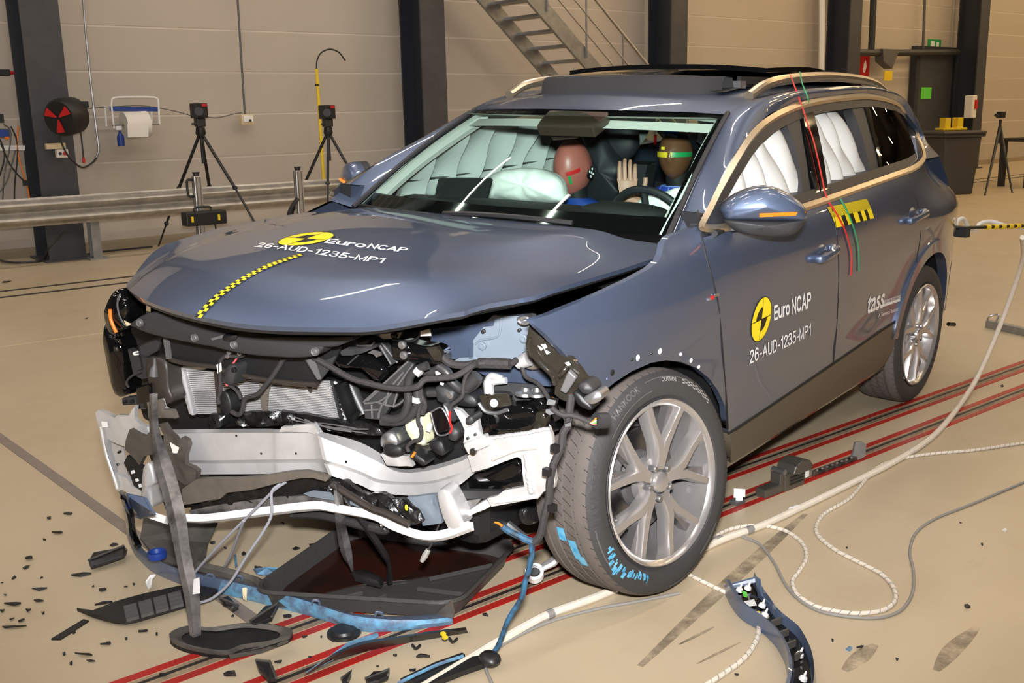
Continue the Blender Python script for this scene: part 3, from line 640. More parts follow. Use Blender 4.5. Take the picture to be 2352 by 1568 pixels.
# ---- pixel outlines of the near flank
f_top = [(1222, 735), (1262, 722), (1300, 706), (1345, 688), (1400, 664), (1450, 640), (1490, 618), (1512, 600), (1520, 585), (1524, 560), (1536, 544), (1562, 533), (1585, 526), (1606, 518)]
f_rear = [(1608, 530), (1612, 545), (1622, 590), (1636, 640), (1648, 690), (1656, 760), (1662, 840), (1668, 915), (1672, 985)]
f_arch = [(1664, 930), (1648, 895), (1628, 868), (1600, 845), (1565, 831), (1530, 827), (1495, 833), (1450, 853), (1412, 878), (1378, 905)]
f_front = [(1350, 875), (1320, 838), (1290, 805), (1258, 772), (1236, 752)]
side_panel('front_fender', xz(f_top+f_rear+f_arch+f_front))
seamF = xz(f_rear); seamB = xz([(1910, 478), (1918, 510), (1924, 560), (1926, 610), (1925, 680), (1921, 760), (1914, 833)])
sill0 = xz([(1674, 995), (1740, 951), (1830, 890), (1914, 833)]); sill1 = xz([(1914, 833), (1990, 781), (2059, 735)])
bx_ = np.linspace(seamF[1][0], seamB[0][0], 12); belt1 = [(x, zbelt(x)-.008) for x in bx_]
side_panel('front_door', belt1+seamB+sill0[::-1]+seamF[:0:-1])
ARC, AZ = (-2.68), .36
def arc(r, a0, a1, n=24, c=ARC, cz=AZ): return [(c+r*math.cos(math.radians(a0+(a1-a0)*i/n)), cz+r*math.sin(math.radians(a0+(a1-a0)*i/n))) for i in range(n+1)]
XS2 = -2.36; beltR = [(x, zbelt(x)-.008) for x in np.linspace(seamB[0][0], XS2, 12)]
seamR = [(XS2, zbelt(XS2)-.008), (XS2-.01, 1.05), (XS2-.04, .90)]; ar = [q for q in arc(.47, 55, 20)]
side_panel('rear_door', beltR[:-1]+seamR+ar+sill1[::-1]+seamB[:0:-1])
quart = [(XS2, zbelt(XS2)-.008), (-2.50, zbelt(-2.50)-.010), (-2.66, zbelt(-2.66)-.008), (-2.74, 1.30), (-2.86, 1.345), (-3.02, 1.35), (-3.18, 1.32), (-3.32, 1.25), (-3.44, 1.14), (-3.50, 1.0), (-3.54, .85), (-3.55, .6), (-3.52, .36), (-3.13, .30)]+[q for q in arc(.455, 184, 55)]+[(XS2-.04, .90), (XS2-.01, 1.05)]
side_panel('rear_quarter_panel', quart)
# wheel arch trim, sill
at_o, at_i = arc(.492, 8, 188, 30), arc(.425, 8, 188, 30)
lab(side_panel('wheel_arch_trim', at_o+at_i[::-1], 'paint', .012, .03, .05), 'body-coloured arch trim over the rear wheel')
sb = xz([(1676, 1062), (1740, 1022), (1850, 954), (1968, 879)])
sl_top = [(x, z-.006) for x, z in sill0[:1]]+[(x, z-.006) for x, z in sill0[1:]+sill1[1:]]
side_panel('sill', sl_top+[(-2.26, .47), (-2.24, .36), (-2.15, .30)]+[(x, z) for x, z in sb[::-1]], 'sill_plastic', .006, .05, .12)
side_panel('rocker_panel', [(-.50, .30), (-.50, .255), (-2.2, .275), (-2.2, .32)], 'gloss_black', .0, .05, .2)
for nm, sm in (('door_gap', seamF), ('door_gap', seamB), ('door_gap', seamR+ar[:3])): side_tube(nm, sm, .0045, 'rubber_seal', -.0015)
side_tube('sill_gap', sill0+sill1[1:], .005, 'rubber_seal', -.001)
# flank seen from the far side, closed plainly with the same surface
full_arch = arc(.455, 180, 0, 24, 0., .37)
side_panel('right_flank', [(.55, .93), (.3, 1.0), (-.1, 1.04)]+[(x, zbelt(x)-.008) for x in np.linspace(-.3, -2.66, 24)]+[(-2.8, 1.262), (-3.15, 1.262), (-3.44, 1.14), (-3.54, .85), (-3.55, .4), (-3.2, .27)]+arc(.455, 190, -10)+[(-2.1, .27), (-.55, .26)]+full_arch[1:]+[(.62, .5)], 'paint', s=-1, step=.07)
# ---- window surround: chrome frame, black frames, pillar, rear quarter glass
DLO = [(1602, 522), (1626, 468), (1650, 420), (1690, 350), (1720, 305), (1755, 272), (1800, 247), (1850, 230), (1920, 219), (1990, 215), (2040, 225), (2065, 240), (2090, 275), (2110, 320), (2122, 358), (2119, 376), (2100, 392), (2060, 408), (2000, 430), (1940, 452), (1890, 470), (1800, 500), (1700, 524), (1640, 534)]
dl = spl(DLO)
DX = [(q[0], q[2]) for q in dl]
DXc = [tuple(p) for p in cat([(a, b) for a, b in DX], 5, True)]
def inset(poly, d):
    Pn = np.array(poly); c = []
    area = sum(Pn[i-1][0]*Pn[i][1]-Pn[i][0]*Pn[i-1][1] for i in range(len(Pn)))
    for i in range(len(Pn)):
        t = Pn[(i+1) % len(Pn)]-Pn[i-1]; n_ = A((-t[1], t[0]))/(np.linalg.norm(t)+1e-9); c.append(tuple(Pn[i]+n_*d*(1 if area > 0 else -1)))
    return c
for s in (1, -1):
    outr, inr = DXc, inset(DXc, .026)
    k = len(outr); mb = MB()
    a = [(p[0], s*(YS(*p)+.004), p[1]) for p in outr]; mid = [((p[0]+q[0])/2, s*(YS((p[0]+q[0])/2, (p[1]+q[1])/2)+.014), (p[1]+q[1])/2) for p, q in zip(outr, inr)]; b = [(p[0], s*(YS(*p)+.002), p[1]) for p in inr]
    mb.grid([a, mid, b], cv=True)
    lab(P(mb, 'window_chrome', 'chrome_satin'), 'satin chrome window surround')
    fin = inset(DXc, .060)
    mb = MB(); a = [(p[0], s*(YS(*p)-.001), p[1]) for p in inr]; b = [(p[0], s*(YS(*p)-.006), p[1]) for p in fin]; c = [(p[0], s*(YS(*p)-.07), p[1]) for p in fin]
    mb.grid([a, b, c], cv=True); P(mb, 'door_frame', 'trim_dark')
# near-side pillars (px outlines on the flank surface)
def pxpanel(name, px, m, off=-.004, rim=.05, **k): return side_panel(name, xz(px), m, off, .05, rim, **k)
pxpanel('b_pillar', [(1842, 243), (1866, 240), (1905, 450), (1880, 460), (1868, 400), (1856, 320)], 'gloss_black')
pxpanel('front_window_frame', [(1790, 268), (1838, 248), (1852, 330), (1866, 420), (1872, 462), (1852, 468), (1846, 400), (1832, 330), (1815, 290)], 'dark_grey', -.012)
pxpanel('rear_window_frame', [(1962, 246), (1986, 236), (2005, 300), (2022, 360), (2030, 412), (2004, 424), (2000, 370), (1986, 310)], 'dark_grey', -.012)
pxpanel('c_pillar', [(1986, 236), (1996, 232), (2034, 410), (2028, 414), (2020, 360), (2004, 300)], 'gloss_black', -.006)
pxpanel('quarter_glass', [(1996, 228), (2040, 236), (2062, 252), (2084, 290), (2102, 335), (2110, 360), (2104, 376), (2080, 388), (2034, 408), (2018, 330)], 'glass_dark', -.006, .004)
pxpanel('quarter_backing', [(1990, 228), (2042, 234), (2066, 250), (2108, 335), (2112, 364), (2080, 392), (2030, 412), (2012, 330)], 'black', -.06, .004)
pxpanel('mirror_triangle', [(1616, 520), (1655, 445), (1662, 530), (1640, 545)], 'trim_dark', -.002)
# ---- pillars and cant rails
C1 = [(-.33, .742, 1.088), (-.54, .705, 1.245), (-.75, .66, 1.37), (-.96, .612, 1.48), (-1.19, .602, 1.535), (-1.6, .602, 1.567), (-2.2, .60, 1.578), (-2.6, .592, 1.563), (-2.90, .60, 1.515), (-3.08, .64, 1.41), (-3.20, .69, 1.30), (-3.26, .745, 1.225)]
C2 = [A((-.30, .866, 1.116)), dl[2], dl[3], dl[5], dl[6], dl[7], dl[9], dl[10], dl[11], dl[12], dl[13], A((-2.74, float(YS(-2.74, 1.235)), 1.235))]
k1, k2 = cat(C1, 5), cat(C2, 5)
for s in (1, -1):
    G = []
    for j in range(9):
        t = j/8; row = []
        for i, (a, b) in enumerate(zip(k1, k2)):
            fr = i/(len(k1)-1); o = A((.25*(1-sst(.1, .35, fr))-.3*sst(.7, .9, fr), .75, .55)); o /= np.linalg.norm(o)
            row.append((a*(1-t)+b*t+o*(.040*math.sin(PI*t)*sst(-.02, .12, fr)*(.25+.75*sst(.12, .4, fr))*(1-.95*sst(.72, 1., fr))))*A((1, s, 1)))
        G.append(row)
    P(MB().grid(G), 'roof_side_frame', 'paint', angle=60)
# ---- roof
rl = [q for q in k1[15:43]]
G = []
for i, q in enumerate(rl):
    u = i/(len(rl)-1); row = []
    for j in range(25):
        v = -1+2*j/24; bow = 1-v*v
        row.append((q[0]+bow*(.15*(1-sst(0, .6, u))-.06*u), v*q[1], q[2]+(.012+.022*sst(0, .4, u))*(1-abs(v)**2.4)))
    G.append(row)
P(MB().grid(G), 'roof', 'paint', angle=60)
rz = lambda x, y: float(np.interp(-x, [-q[0] for q in rl], [q[2] for q in rl]))+.034*(1-abs(y/.6)**2.4)
# raised sunroof with deflector
df = MB(); row = []
for j in range(33):
    v = -1+2*j/32; y = v*.445; x = -1.10-.10*abs(v)**3-.10*max(0, abs(v)-.9)*5; z0 = rz(x, y)
    row.append([(x+.02, y, z0-.01), (x+.016, y, z0+.03), (x+.0, y, z0+.066-.01*abs(v)**6), (x-.02, y, z0+.074-.012*abs(v)**6), (x-.07, y, z0+.07-.012*abs(v)**6), (x-.10, y, z0-.01)])
df.grid(row); mat('deflector_mesh', (34, 33, 34), .85); lab(P(df, 'sunroof_deflector', 'deflector_mesh'), 'raised dark mesh wind deflector')
op = MB()
op.grid([[(x, y, rz(x, y)+.012) for y in np.linspace(-.48, .48, 9)] for x in np.linspace(-1.18, -1.62, 4)]); P(op, 'sunroof_opening', 'black')
sg = MB(); G = [[(x, y, rz(x, y)+.028+.03*(1-sst(-2.3, -1.55, -(-x) if False else x))*0+.055*sst(-2.75, -1.9, x)) for y in np.linspace(-.5, .5, 13)] for x in np.linspace(-1.52, -2.75, 12)]
sg.grid(G); sg.grid([[p-A((0, 0, .02)) for p in map(A, r)] for r in G]); e = [G[0], [tuple(A(p)-A((0, 0, .02))) for p in G[0]]]; sg.grid(e)
for jj in (0, -1): sg.grid([[r[jj] for r in G], [tuple(A(r[jj])-A((0, 0, .02))) for r in G]])
lab(P(sg, 'sunroof_panel', 'gloss_black'), 'slid-back black glass roof panel')
P(MB().box((-1.5, .46, rz(-1.5, .46)+.03), (.3, .02, .03), mi=0), 'sunroof_guide', 'black'); P(MB().box((-1.36, .45, rz(-1.36, .45)+.02), (.05, .05, .03)), 'sunroof_hinge', 'steel')
for s in (1, -1):                                                # roof rails
    pr = [SP(0, 0)]*0
    rp = [(-1.17, .592, 1.545), (-1.30, .60, 1.588), (-1.5, .605, 1.612), (-1.9, .61, 1.628), (-2.3, .605, 1.622), (-2.55, .60, 1.602), (-2.72, .596, 1.565)]
    q = [A(p)*A((1, s, 1)) for p in cat(rp, 6)]
    lab(P(MB().tube(q, .021, 10), 'roof_rail', 'chrome_satin'), 'satin champagne roof rail')
# rear closing surfaces
G = []
for q in k1[43:]+[A((-3.40, .76, 1.1)), A((-3.50, .78, .9)), A((-3.55, .79, .6)), A((-3.52, .79, .33))]: G.append([(q[0]-.08*(1-(v*v)), v*q[1], q[2]) for v in np.linspace(-1, 1, 13)])
P(MB().grid(G), 'tailgate', 'paint')
# ---- windscreen
def ws(u, v, off=0.):
    b = A((-.33+.21*(1-v*v), v*.735, 1.100+.012*(1-v*v))); t = A((-.96+.15*(1-v*v), v*.612, 1.48+.012*(1-v*v)))
    e = lerp_at([0, .33, .66, 1], [0, .0, .0, 0], u); q = b*(1-u)+t*u; n = A((.55, .12*v, .83)); return q+n*(.024*math.sin(PI*u)*(1-.3*v*v)+off)
def wsgrid(us, vs_, off): return [[ws(u, v, off) for v in vs_] for u in us]
lab(P(MB().grid(wsgrid(np.linspace(0, 1, 21), np.linspace(-1, 1, 41), 0)), 'windscreen', 'glass_green', angle=80, fix=False), 'green-tinted windscreen')
fr = MB(); vv = np.linspace(-1, 1, 41)
fr.grid(wsgrid(np.linspace(-.04, .13, 5), vv, -.004)); fr.grid(wsgrid(np.linspace(.955, 1.0, 3), vv, -.004))
for s in (-1, 1): fr.grid(wsgrid(np.linspace(0, 1, 20), np.linspace(s*.955, s*1.0, 3), -.004))
P(MB().grid(wsgrid(np.linspace(.87, .958, 5), np.linspace(-.93, .93, 21), -.03)), 'header_trim', 'white_paper')
lab(P(fr, 'windscreen_frit', 'gloss_black', angle=80), 'black border band of the windscreen')
for s in (1,):
    st_ = [ws(u, 1.0, .006) for u in np.linspace(-.02, 1, 12)]; P(MB().tube(st_, .010, 6), 'windscreen_seal', 'trim_dark')
    st_ = [ws(u, -1.0, .006) for u in np.linspace(-.02, 1, 12)]; P(MB().tube(st_, .010, 6), 'windscreen_seal', 'trim_dark')
P(MB().tube(cat([ws(.02, -.1, .015), ws(.03, .1, .02), ws(.03, .35, .022), ws(.02, .6, .02)], 5), .009, 6), 'wiper', 'black')
P(MB().tube(cat([ws(.0, -.9, .01), ws(.0, -.5, .012), ws(.01, -.2, .012)], 5), .007, 6), 'wiper', 'black')
# ---- bonnet
HX = [-.4, -.2, 0, .2, .4, .6, .72, .815, .907, .95, .974, 1.0]; HZk = [1.112, 1.124, 1.127, 1.117, 1.100, 1.078, 1.062, 1.036, .999, .970, .951, .93]
hxx = np.linspace(-.4, 1., 141); hzz = np.interp(hxx, HX, HZk)
for _ in range(6): hzz[1:-1] = (hzz[:-2]+hzz[1:-1]*2+hzz[2:])/4
def HZ(x, y):
    x = np.asarray(x, float); y = np.asarray(y, float)
    xp = x+.43*y*y*sst(.15, .65, x); b = np.interp(xp, hxx, hzz)-.030*(np.abs(y)/.8)**2.4
    w = .46+.16*(x-.0)*-1*0
    b = b+.0*np.exp(-((np.abs(y)-(.60-.22*sst(-.3, .8, x)))/.035)**2)*sst(.75, .3, x)*0+.006*np.tanh(((.60-.22*sst(-.3, .75, x))-np.abs(y))/.03)*(1-sst(.2, .6, x))
    zL = np.interp(x, [-.35, -.11, .16, .48, .71], [1.088, 1.076, 1.064, 1.056, 1.040]); zR = np.interp(x, [-.35, 0, .3, .5, .65, .75], [1.085, 1.075, 1.055, 1.025, .965, .905])
    tL = sst(.50, .86, y); tR = sst(.55, .86, -y)
    b = b+.05*sst(.1, .8, y)*sst(.3, .7, x)
    return b*(1-tL)*(1-tR)+zL*tL+zR*tR
def hood_xy(u, v):
    y = v*(.845-.06*(1-sst(-.05, .12, u))*0-.09*sst(.86, 1., u)); xf = .972-.43*y*y; xr = -.30+.17*(1-(y/.84)**2)+.12*sst(.70, .84, abs(y)); return xr+(xf-xr)*u, y
us = np.r_[np.linspace(0, .8, 34), np.linspace(.82, 1, 14)]; vs_ = np.r_[np.linspace(-1, -.6, 20), np.linspace(-.58, .58, 40), np.linspace(.6, 1, 20)]
G = [[(*hood_xy(u, v), float(HZ(*hood_xy(u, v)))) for v in vs_] for u in us]
Zh = np.array([[q[2] for q in r] for r in G])
for _ in range(10): Zh[1:-1, 1:-1] = .4*Zh[1:-1, 1:-1]+.15*(Zh[:-2, 1:-1]+Zh[2:, 1:-1]+Zh[1:-1, :-2]+Zh[1:-1, 2:])
G = [[(q[0], q[1], float(z)) for q, z in zip(r, zr)] for r, zr in zip(G, Zh)]
hb = MB(); hb.grid(G)
HOOD = P(hb, 'bonnet', 'paint', angle=80)
rim = MB(); edge = [G[i][0] for i in range(len(us))]+[G[-1][j] for j in range(1, len(vs_))]+[G[i][-1] for i in range(len(us)-2, -1, -1)]
e2 = [(p[0]-.006, p[1]*.994, p[2]-.014) for p in edge]; rim.grid([edge, e2]); P(rim, 'bonnet_flange', 'paint', HOOD)
P(MB().grid([e2, [(p[0]-.012, p[1]*.98, p[2]-.024) for p in edge], [(p[0]-.05, p[1]*.95, p[2]-.024) for p in edge]]), 'bonnet_shadow_hem', 'black', HOOD)  # hem coloured black as the shadow line under the bonnet edge
us2 = np.linspace(.02, .97, 14); P(MB().grid([[(hood_xy(u, v)[0]-.01, hood_xy(u, v)[1]*.97, float(HZ(*hood_xy(u, v)))-.028) for v in np.linspace(-1, 1, 17)] for u in us2]), 'bonnet_underside', 'black', HOOD)
P(MB().grid([[(x, y, z+.01*(1-abs(y))) for y in np.linspace(-.74, .74, 9)] for x, z in ((-.34, 1.06), (-.20, 1.03), (.05, .98))]), 'cowl_panel', 'black')
# ---------------------------------------------------------------- wheels
mat('tyre', (56, 55, 54), .68, bump=.15, bscale=90); mat('tyre_tread', (90, 83, 78), .8, var=.2, vscale=12, bump=.1, bscale=80)
mat('tyre_groove', (40, 37, 35), .85)
mat('rim', (196, 192, 189), .24, .72, coat=.3); mat('rim_dark', (150, 146, 146), .3, .75); mat('disc', (150, 150, 152), .3, 1.)
mat('blue_scuff', (60, 150, 196), .5, var=.6, vscale=40, rgb2=(120, 190, 220))
def lathe_arc(mb, prof, a0, a1, n, mi=0):      # about local y; angle from rearward (-x) up to +z
    vs_ = []; fs = []
    for r, y in prof:
        for k in range(n+1):
            a = a0+(a1-a0)*k/n; vs_.append((-r*math.cos(a), y, r*math.sin(a)))
    for i in range(len(prof)-1):
        for k in range(n): fs.append((i*(n+1)+k, i*(n+1)+k+1, (i+1)*(n+1)+k+1, (i+1)*(n+1)+k))
    return mb.add(vs_, fs, mi)
RT, RR, TW = .357, .262, .235
def wheel(name, loc_, rot, damaged=False, detail=True):
    prof = [(RR-.004, -TW+.012), (RR+.03, -TW+.0), (RT-.03, -TW+.0), (RT-.006, -TW+.02)]
    tr = [(RT-.006, -TW+.02), (RT-.001, -TW+.045)]
    for g in (-.178, -.14, -.098, -.058): tr += [(RT, g-.0055), (RT-.009, g-.004), (RT-.009, g+.004), (RT, g+.0055)]
    tr += [(RT-.002, -.035), (RT-.010, -.014)]
    so = [(RT-.010, -.014), (RT-.024, -.003), (RT-.045, .003), (RR+.035, .004), (RR+.012, -.002), (RR+.006, -.008), (RR-.004, -.012)]
    mb = MB(); lathe_arc(mb, prof, 0, 2*PI, 96, 0); lathe_arc(mb, tr, 0, 2*PI, 96, 1); lathe_arc(mb, so, 0, 2*PI, 96, 0)
    o = P(mb, name, ['tyre', 'tyre_tread'], angle=28)
    o.location = tuple(loc_); R3 = np.array(rot); o.matrix_local = Matrix(((*R3[0], loc_[0]), (*R3[1], loc_[1]), (*R3[2], loc_[2]), (0, 0, 0, 1)))
    if not detail: P(MB().lathe([(0, -.03), (.2, -.04), (RR, -.012), (RR, -.2), (0, -.2)], (0, 0, 0), (0, 1, 0), 32), 'rim', 'rim', o); return o
    sip = MB()
    for k in range(64):
        a = 2*PI*k/64
        for (y0, y1, da) in ((-.056, -.010, .05), (-.096, -.062, .06), (-.137, -.102, .06)):
            for w in ((0,) if y0 < -.06 else (0,)):
                p = lambda y, q, r: (-r*math.cos(q), y, r*math.sin(q)); t = .0035
                r1 = RT+.0006 if y1 < -.02 else RT-.009
                sip.add([p(y0, a, RT+.0006), p(y0, a+t*2, RT+.0006), p(y1, a+da+t*2, r1), p(y1, a+da, r1)], [(0, 1, 2, 3)])
    so_ = P(sip, 'tread_sipes', 'tyre_groove', o, smooth=False); so_['kind'] = 'stuff'
    mb = MB(); lathe_arc(mb, [(RR-.006, -.010), (RR, -.001), (RR-.004, .003), (RR-.013, -.003), (RR-.020, -.012), (RR-.024, -.05), (RR-.04, -.10), (RR-.035, -.2), (RR, -.215)], 0, 2*PI, 96); P(mb, 'rim', 'rim', o, angle=25)
    for k in range(5):
        a = math.radians(78+72*k)
        def pp(r, da, y): return A((-r*math.cos(a+da), y, r*math.sin(a+da)))
        sm = MB()
        for s in (-1, 1):
            da = s*math.radians(19.5)
            # centre line of one arm: hub -> fork -> rim ; raised ridge with two slopes
            cl_ = [(.040, s*.10, -.020, .016), (.085, s*.085, -.012, .016), (.125, s*.14, -.010, .017), (.185, da*.82, -.012, .014), (RR-.016, da, -.010, .013)]
            rows = []
            for r, d_, y, w in cl_:
                c = pp(r, d_, y); t = A((math.sin(a+d_), 0, math.cos(a+d_)))
                rows.append([c-t*w*1.15+A((0, -.045, 0)), c-t*w*1.1+A((0, -.012, 0)), c-t*w*.75, c+t*w*.75, c+t*w*1.1+A((0, -.012, 0)), c+t*w*1.15+A((0, -.045, 0))])
            sm.grid(rows); sm.add(rows[-1], [tuple(range(6))])
        # twin inner rib beside each arm, lower, giving the double-spoke look
        P(sm, 'spoke', 'rim', o, angle=30)
        rb_ = MB()
        for s in (-1, 1):
            rows = []
            for r, d_, w in ((.10, s*.03, .006), (.16, s*.16, .010), (RR-.02, s*.21, .012)):
                c = pp(r, d_, -.034); t = A((math.sin(a+d_), 0, math.cos(a+d_))); rows.append([c-t*w+A((0, -.03, 0)), c-t*w, c+t*w, c+t*w+A((0, -.03, 0))])
            rb_.grid(rows)
        P(rb_, 'spoke_rib', 'rim_dark', o, angle=30)
        ab = a+math.radians(36); c = A((-.052*math.cos(ab), -.022, .052*math.sin(ab)))
        P(MB().lathe([(0, .012), (.008, .012), (.0105, .008), (.0105, -.02), (.016, -.021), (.018, -.04)], c, (0, 1, 0), 12), 'wheel_bolt', 'steel', o)
    P(MB().lathe([(0, -.006), (.022, -.006), (.030, -.010), (.034, -.018), (.036, -.03), (.075, -.045), (.08, -.07)], (0, 0, 0), (0, 1, 0), 28), 'hub_cap', 'rim', o)
    P(MB().lathe([(.06, -.10), (.165, -.10), (.165, -.125), (.06, -.125)], (0, 0, 0), (0, 1, 0), 48), 'brake_disc', 'disc', o, angle=30)
    P(MB().lathe([(.0, -.085), (.09, -.085), (.095, -.1)], (0, 0, 0), (0, 1, 0), 32), 'hub', 'mid_grey', o, angle=30)
    cal = MB(); lathe_arc(cal, [(.12, -.085), (.178, -.085), (.185, -.1), (.185, -.15), (.12, -.15)], 2.0, 3.0, 10); P(cal, 'brake_caliper', 'alu_profile', o, angle=30)
    P(MB().lathe([(.02, -.18), (RR-.035, -.18), (RR-.04, -.19)], (0, 0, 0), (0, 1, 0), 32), 'inner_shield', 'mid_grey', o)
    P(MB().cyl((.215, -.02, -.05), (.232, -.004, -.055), .004, 8), 'valve', 'steel', o)
    return o
SWR = [RR-.004, RR+.006, RR+.012, RR+.035, RT-.045, RT-.024, RT-.010, RT]; SWY = [-.012, -.008, -.002, .004, .003, -.003, -.014, -.03]
def swy(r): return float(np.interp(r, SWR, SWY))+.0014
def side_text(o, s, rad, amid, size, bold=.0, m='mid_grey', y=.0058, shear=0., out=True):
    V, Fs = text_geo(s, size, bold, shear, 'CENTER', 1.05); mb = MB(); vs_ = []
    for v in V:
        a = amid-v[0]/rad; r = rad+v[1]; yy = swy(r)
        vs_.append((-r*math.cos(a) if True else 0, yy, r*math.sin(a)))
    # reading direction: clockwise seen from outside
    mb.add(vs_, Fs); return P(mb, 'tyre_lettering', m, o, smooth=False)
def Rw(st, ca):
    cs, ss, cc, sc_ = math.cos(st), math.sin(st), math.cos(ca), math.sin(ca)
    ax_ = A((-ss*cc, cs*cc, sc_)); u = A((cs, ss, 0)); w = np.cross(u, ax_); return np.stack([u, ax_, w], 1)
wf = wheel('front_wheel', (-.024, .9247, .3808), Rw(-.149, .1408), True); lab(wf, 'steered front wheel with scraped tyre')
wr = wheel('rear_wheel', (-2.68, .905, .360), Rw(-.03, 0)); lab(wr, 'rear alloy wheel')
wheel('front_wheel', (0, -.88, .385), Rw(PI, 0), detail=False); wheel('rear_wheel', (-2.68, -.905, .415), Rw(PI, 0), detail=False)
mat('tyre_mark_light', (150, 146, 142), .7)
side_text(wf, 'OUTSIDE', .318, math.radians(80), .017, .0004, 'tyre_mark_light', .0075)
side_text(wf, 'HANKOOK', .312, math.radians(172), .034, .0010, 'tyre', .0085); side_text(wf, 'HANKOOK', .312, math.radians(-20), .034, .0010, 'tyre', .0085)
side_text(wf, 'HANKOOK', .318, math.radians(118), .026, .0006, 'mid_grey', .0078)
def tyre_arc(r0, r1, a0, a1, m='mid_grey', y=.0062, name='sidewall_band', n=24):
    mb = MB(); lathe_arc(mb, [(r0, swy(r0)), (r1, swy(r1))], math.radians(a0), math.radians(a1), n); return P(mb, name, m, wf)
tyre_arc(.330, .333, 60, 100); tyre_arc(.298, .301, 96, 140); tyre_arc(.305, .313, -62, -40, 'mid_grey'); tyre_arc(.330, .334, -92, -68)
tyre_arc(.330, .334, 190, 215)
chk = MB()
for i in range(11):
    for j in range(4):
        if (i+j) % 2 == 0: lathe_arc(chk, [(.316+j*.0045, swy(.316+j*.0045)), (.3205+j*.0045, swy(.3205+j*.0045))], math.radians(68-i*2.6), math.radians(65.6-i*2.6), 1)
co_ = P(chk, 'chequer_mark', 'tyre_mark_light', wf); co_['kind'] = 'stuff'
rs = random.Random(3)
for i in range(46):                                                         # light blue paint rubbed on tyre
    a0 = 204+i*.92+rs.uniform(-1.5, 1.5); r0 = .290+rs.uniform(0, .02)+.010*math.sin(i*.12); w = rs.uniform(.004, .022)
    mb = MB(); yc = .0068
    lathe_arc(mb, [(r0, swy(r0)), (r0+w*.5, swy(r0+w*.5)), (r0+w, swy(r0+w))], math.radians(a0), math.radians(a0+rs.uniform(.4, 2.4)), 3); P(mb, 'paint_scrape', 'blue_scuff', wf, smooth=False)
for y0, a0, l in ((-.085, 196, 12), (-.12, 190, 7), (-.075, 205, 6)):
    mb = MB(); lathe_arc(mb, [(RT+.0012, y0-.016), (RT+.0012, y0+.014)], math.radians(a0), math.radians(a0+l), 8); P(mb, 'paint_scrape', 'blue_scuff', wf, smooth=False)
# wheel housings
for cx_, nm in ((0., 'front_wheel_liner'), (-2.68, 'rear_wheel_liner')):
    for s in (1, -1):
        mb = MB(); n = 20; rows = []
        for y in (s*.88, s*.60):
            k0 = 9 if (s > 0 and cx_ == 0) else 0; rows.append([(cx_+.45*math.cos(PI*k/n), y, .37+.47*math.sin(PI*k/n)) for k in range(k0, n+1)])
        mb.grid(rows); mb.add(rows[1], [tuple(range(len(rows[1])))]); P(mb, nm, 'black')
# floor pan so the body is not hollow
P(MB().box((-1.6, 0, .26), (2.4, 1.62, .08)), 'underbody', 'black', smooth=False); P(MB().box((-3.1, 0, .40), (.75, 1.4, .3)), 'rear_underbody', 'black', smooth=False)
P(MB().box((-.33, 0, .65), (.06, 1.5, .80)), 'firewall', 'black', smooth=False); P(MB().box((.05, 0, .45), (.75, 1.1, .5)), 'engine_block', 'black', smooth=False, bevel=.05)
# ---------------------------------------------------------------- door mirrors
def inflate(outline, ctr, dvec, nl=6, p=2.2):
    mb = MB(); rows = []; c = A(ctr); dv = A(dvec)
    for i in range(nl+1):
        t = i/nl; k = (1-t**p)**(1/p); rows.append([c+(A(q)-c)*k+dv*t for q in outline])
    mb.grid(rows, cv=True); return mb
NM = A((1, .58, 0)); NMu = NM/np.linalg.norm(NM)
def cM(px, py, dx=0.): v = cray(px, py); return CC+v*((-.0086+dx-NM@CC)/(NM@v))
cap = [cM(*p) for p in ((1653, 476), (1672, 456), (1700, 440), (1730, 430), (1757, 427), (1785, 432), (1812, 445), (1836, 462), (1849, 480), (1849, 503), (1800, 505), (1720, 504), (1668, 502), (1658, 490))]
low = [cM(*p) for p in ((1662, 501), (1668, 514), (1690, 530), (1720, 538), (1760, 542), (1800, 541), (1828, 533), (1845, 512), (1849, 501), (1800, 503), (1720, 502))]
cap2, low2 = [tuple(q) for q in cat(cap, 4, True)], [tuple(q) for q in cat(low, 4, True)]
for s in (1, -1):
    S_ = A((1, s, 1)); mr = empty('door_mirror'); mr.parent = CAR
    f = lambda L: [A(q)*S_ for q in L]
    dv_ = NMu*S_; cc_ = A(cM(1755, 470))*S_; P(inflate(f(cap2), cc_, dv_*.075, 7, 2.8), 'mirror_cap', 'paint', mr, angle=70)
    cl2 = A(cM(1755, 514))*S_; P(inflate(f(low2), cl2, dv_*.070, 7, 2.8), 'lower_shell', 'dark_grey', mr, angle=70)
    P(MB().slab(f(cap2), dv_*-.03), 'mirror_rim', 'trim_dark', mr); P(MB().slab([A(q)*S_-dv_*.031 for q in cap2], dv_*-.004), 'mirror_glass', 'steel', mr)
    am = [SP(1634, 536)*S_, A(cM(1664, 526, .01))*S_, A(cM(1710, 524, .01))*S_]
    P(MB().tube(cat(am, 5), .022, 10, flat=.6), 'mirror_arm', 'black', mr)
    for i in range(22):
        t = i/21; q = A(cM(1748+t*98, 494-t*4, (.080-.036*max(0, (t-.7)/.3)**1.5)))*S_; P(MB().box(q, (.010, .0045, .012), rot=RZ(-.52*s)), 'indicator_segment', 'orange', mr, smooth=False) if i % 1 == 0 else None
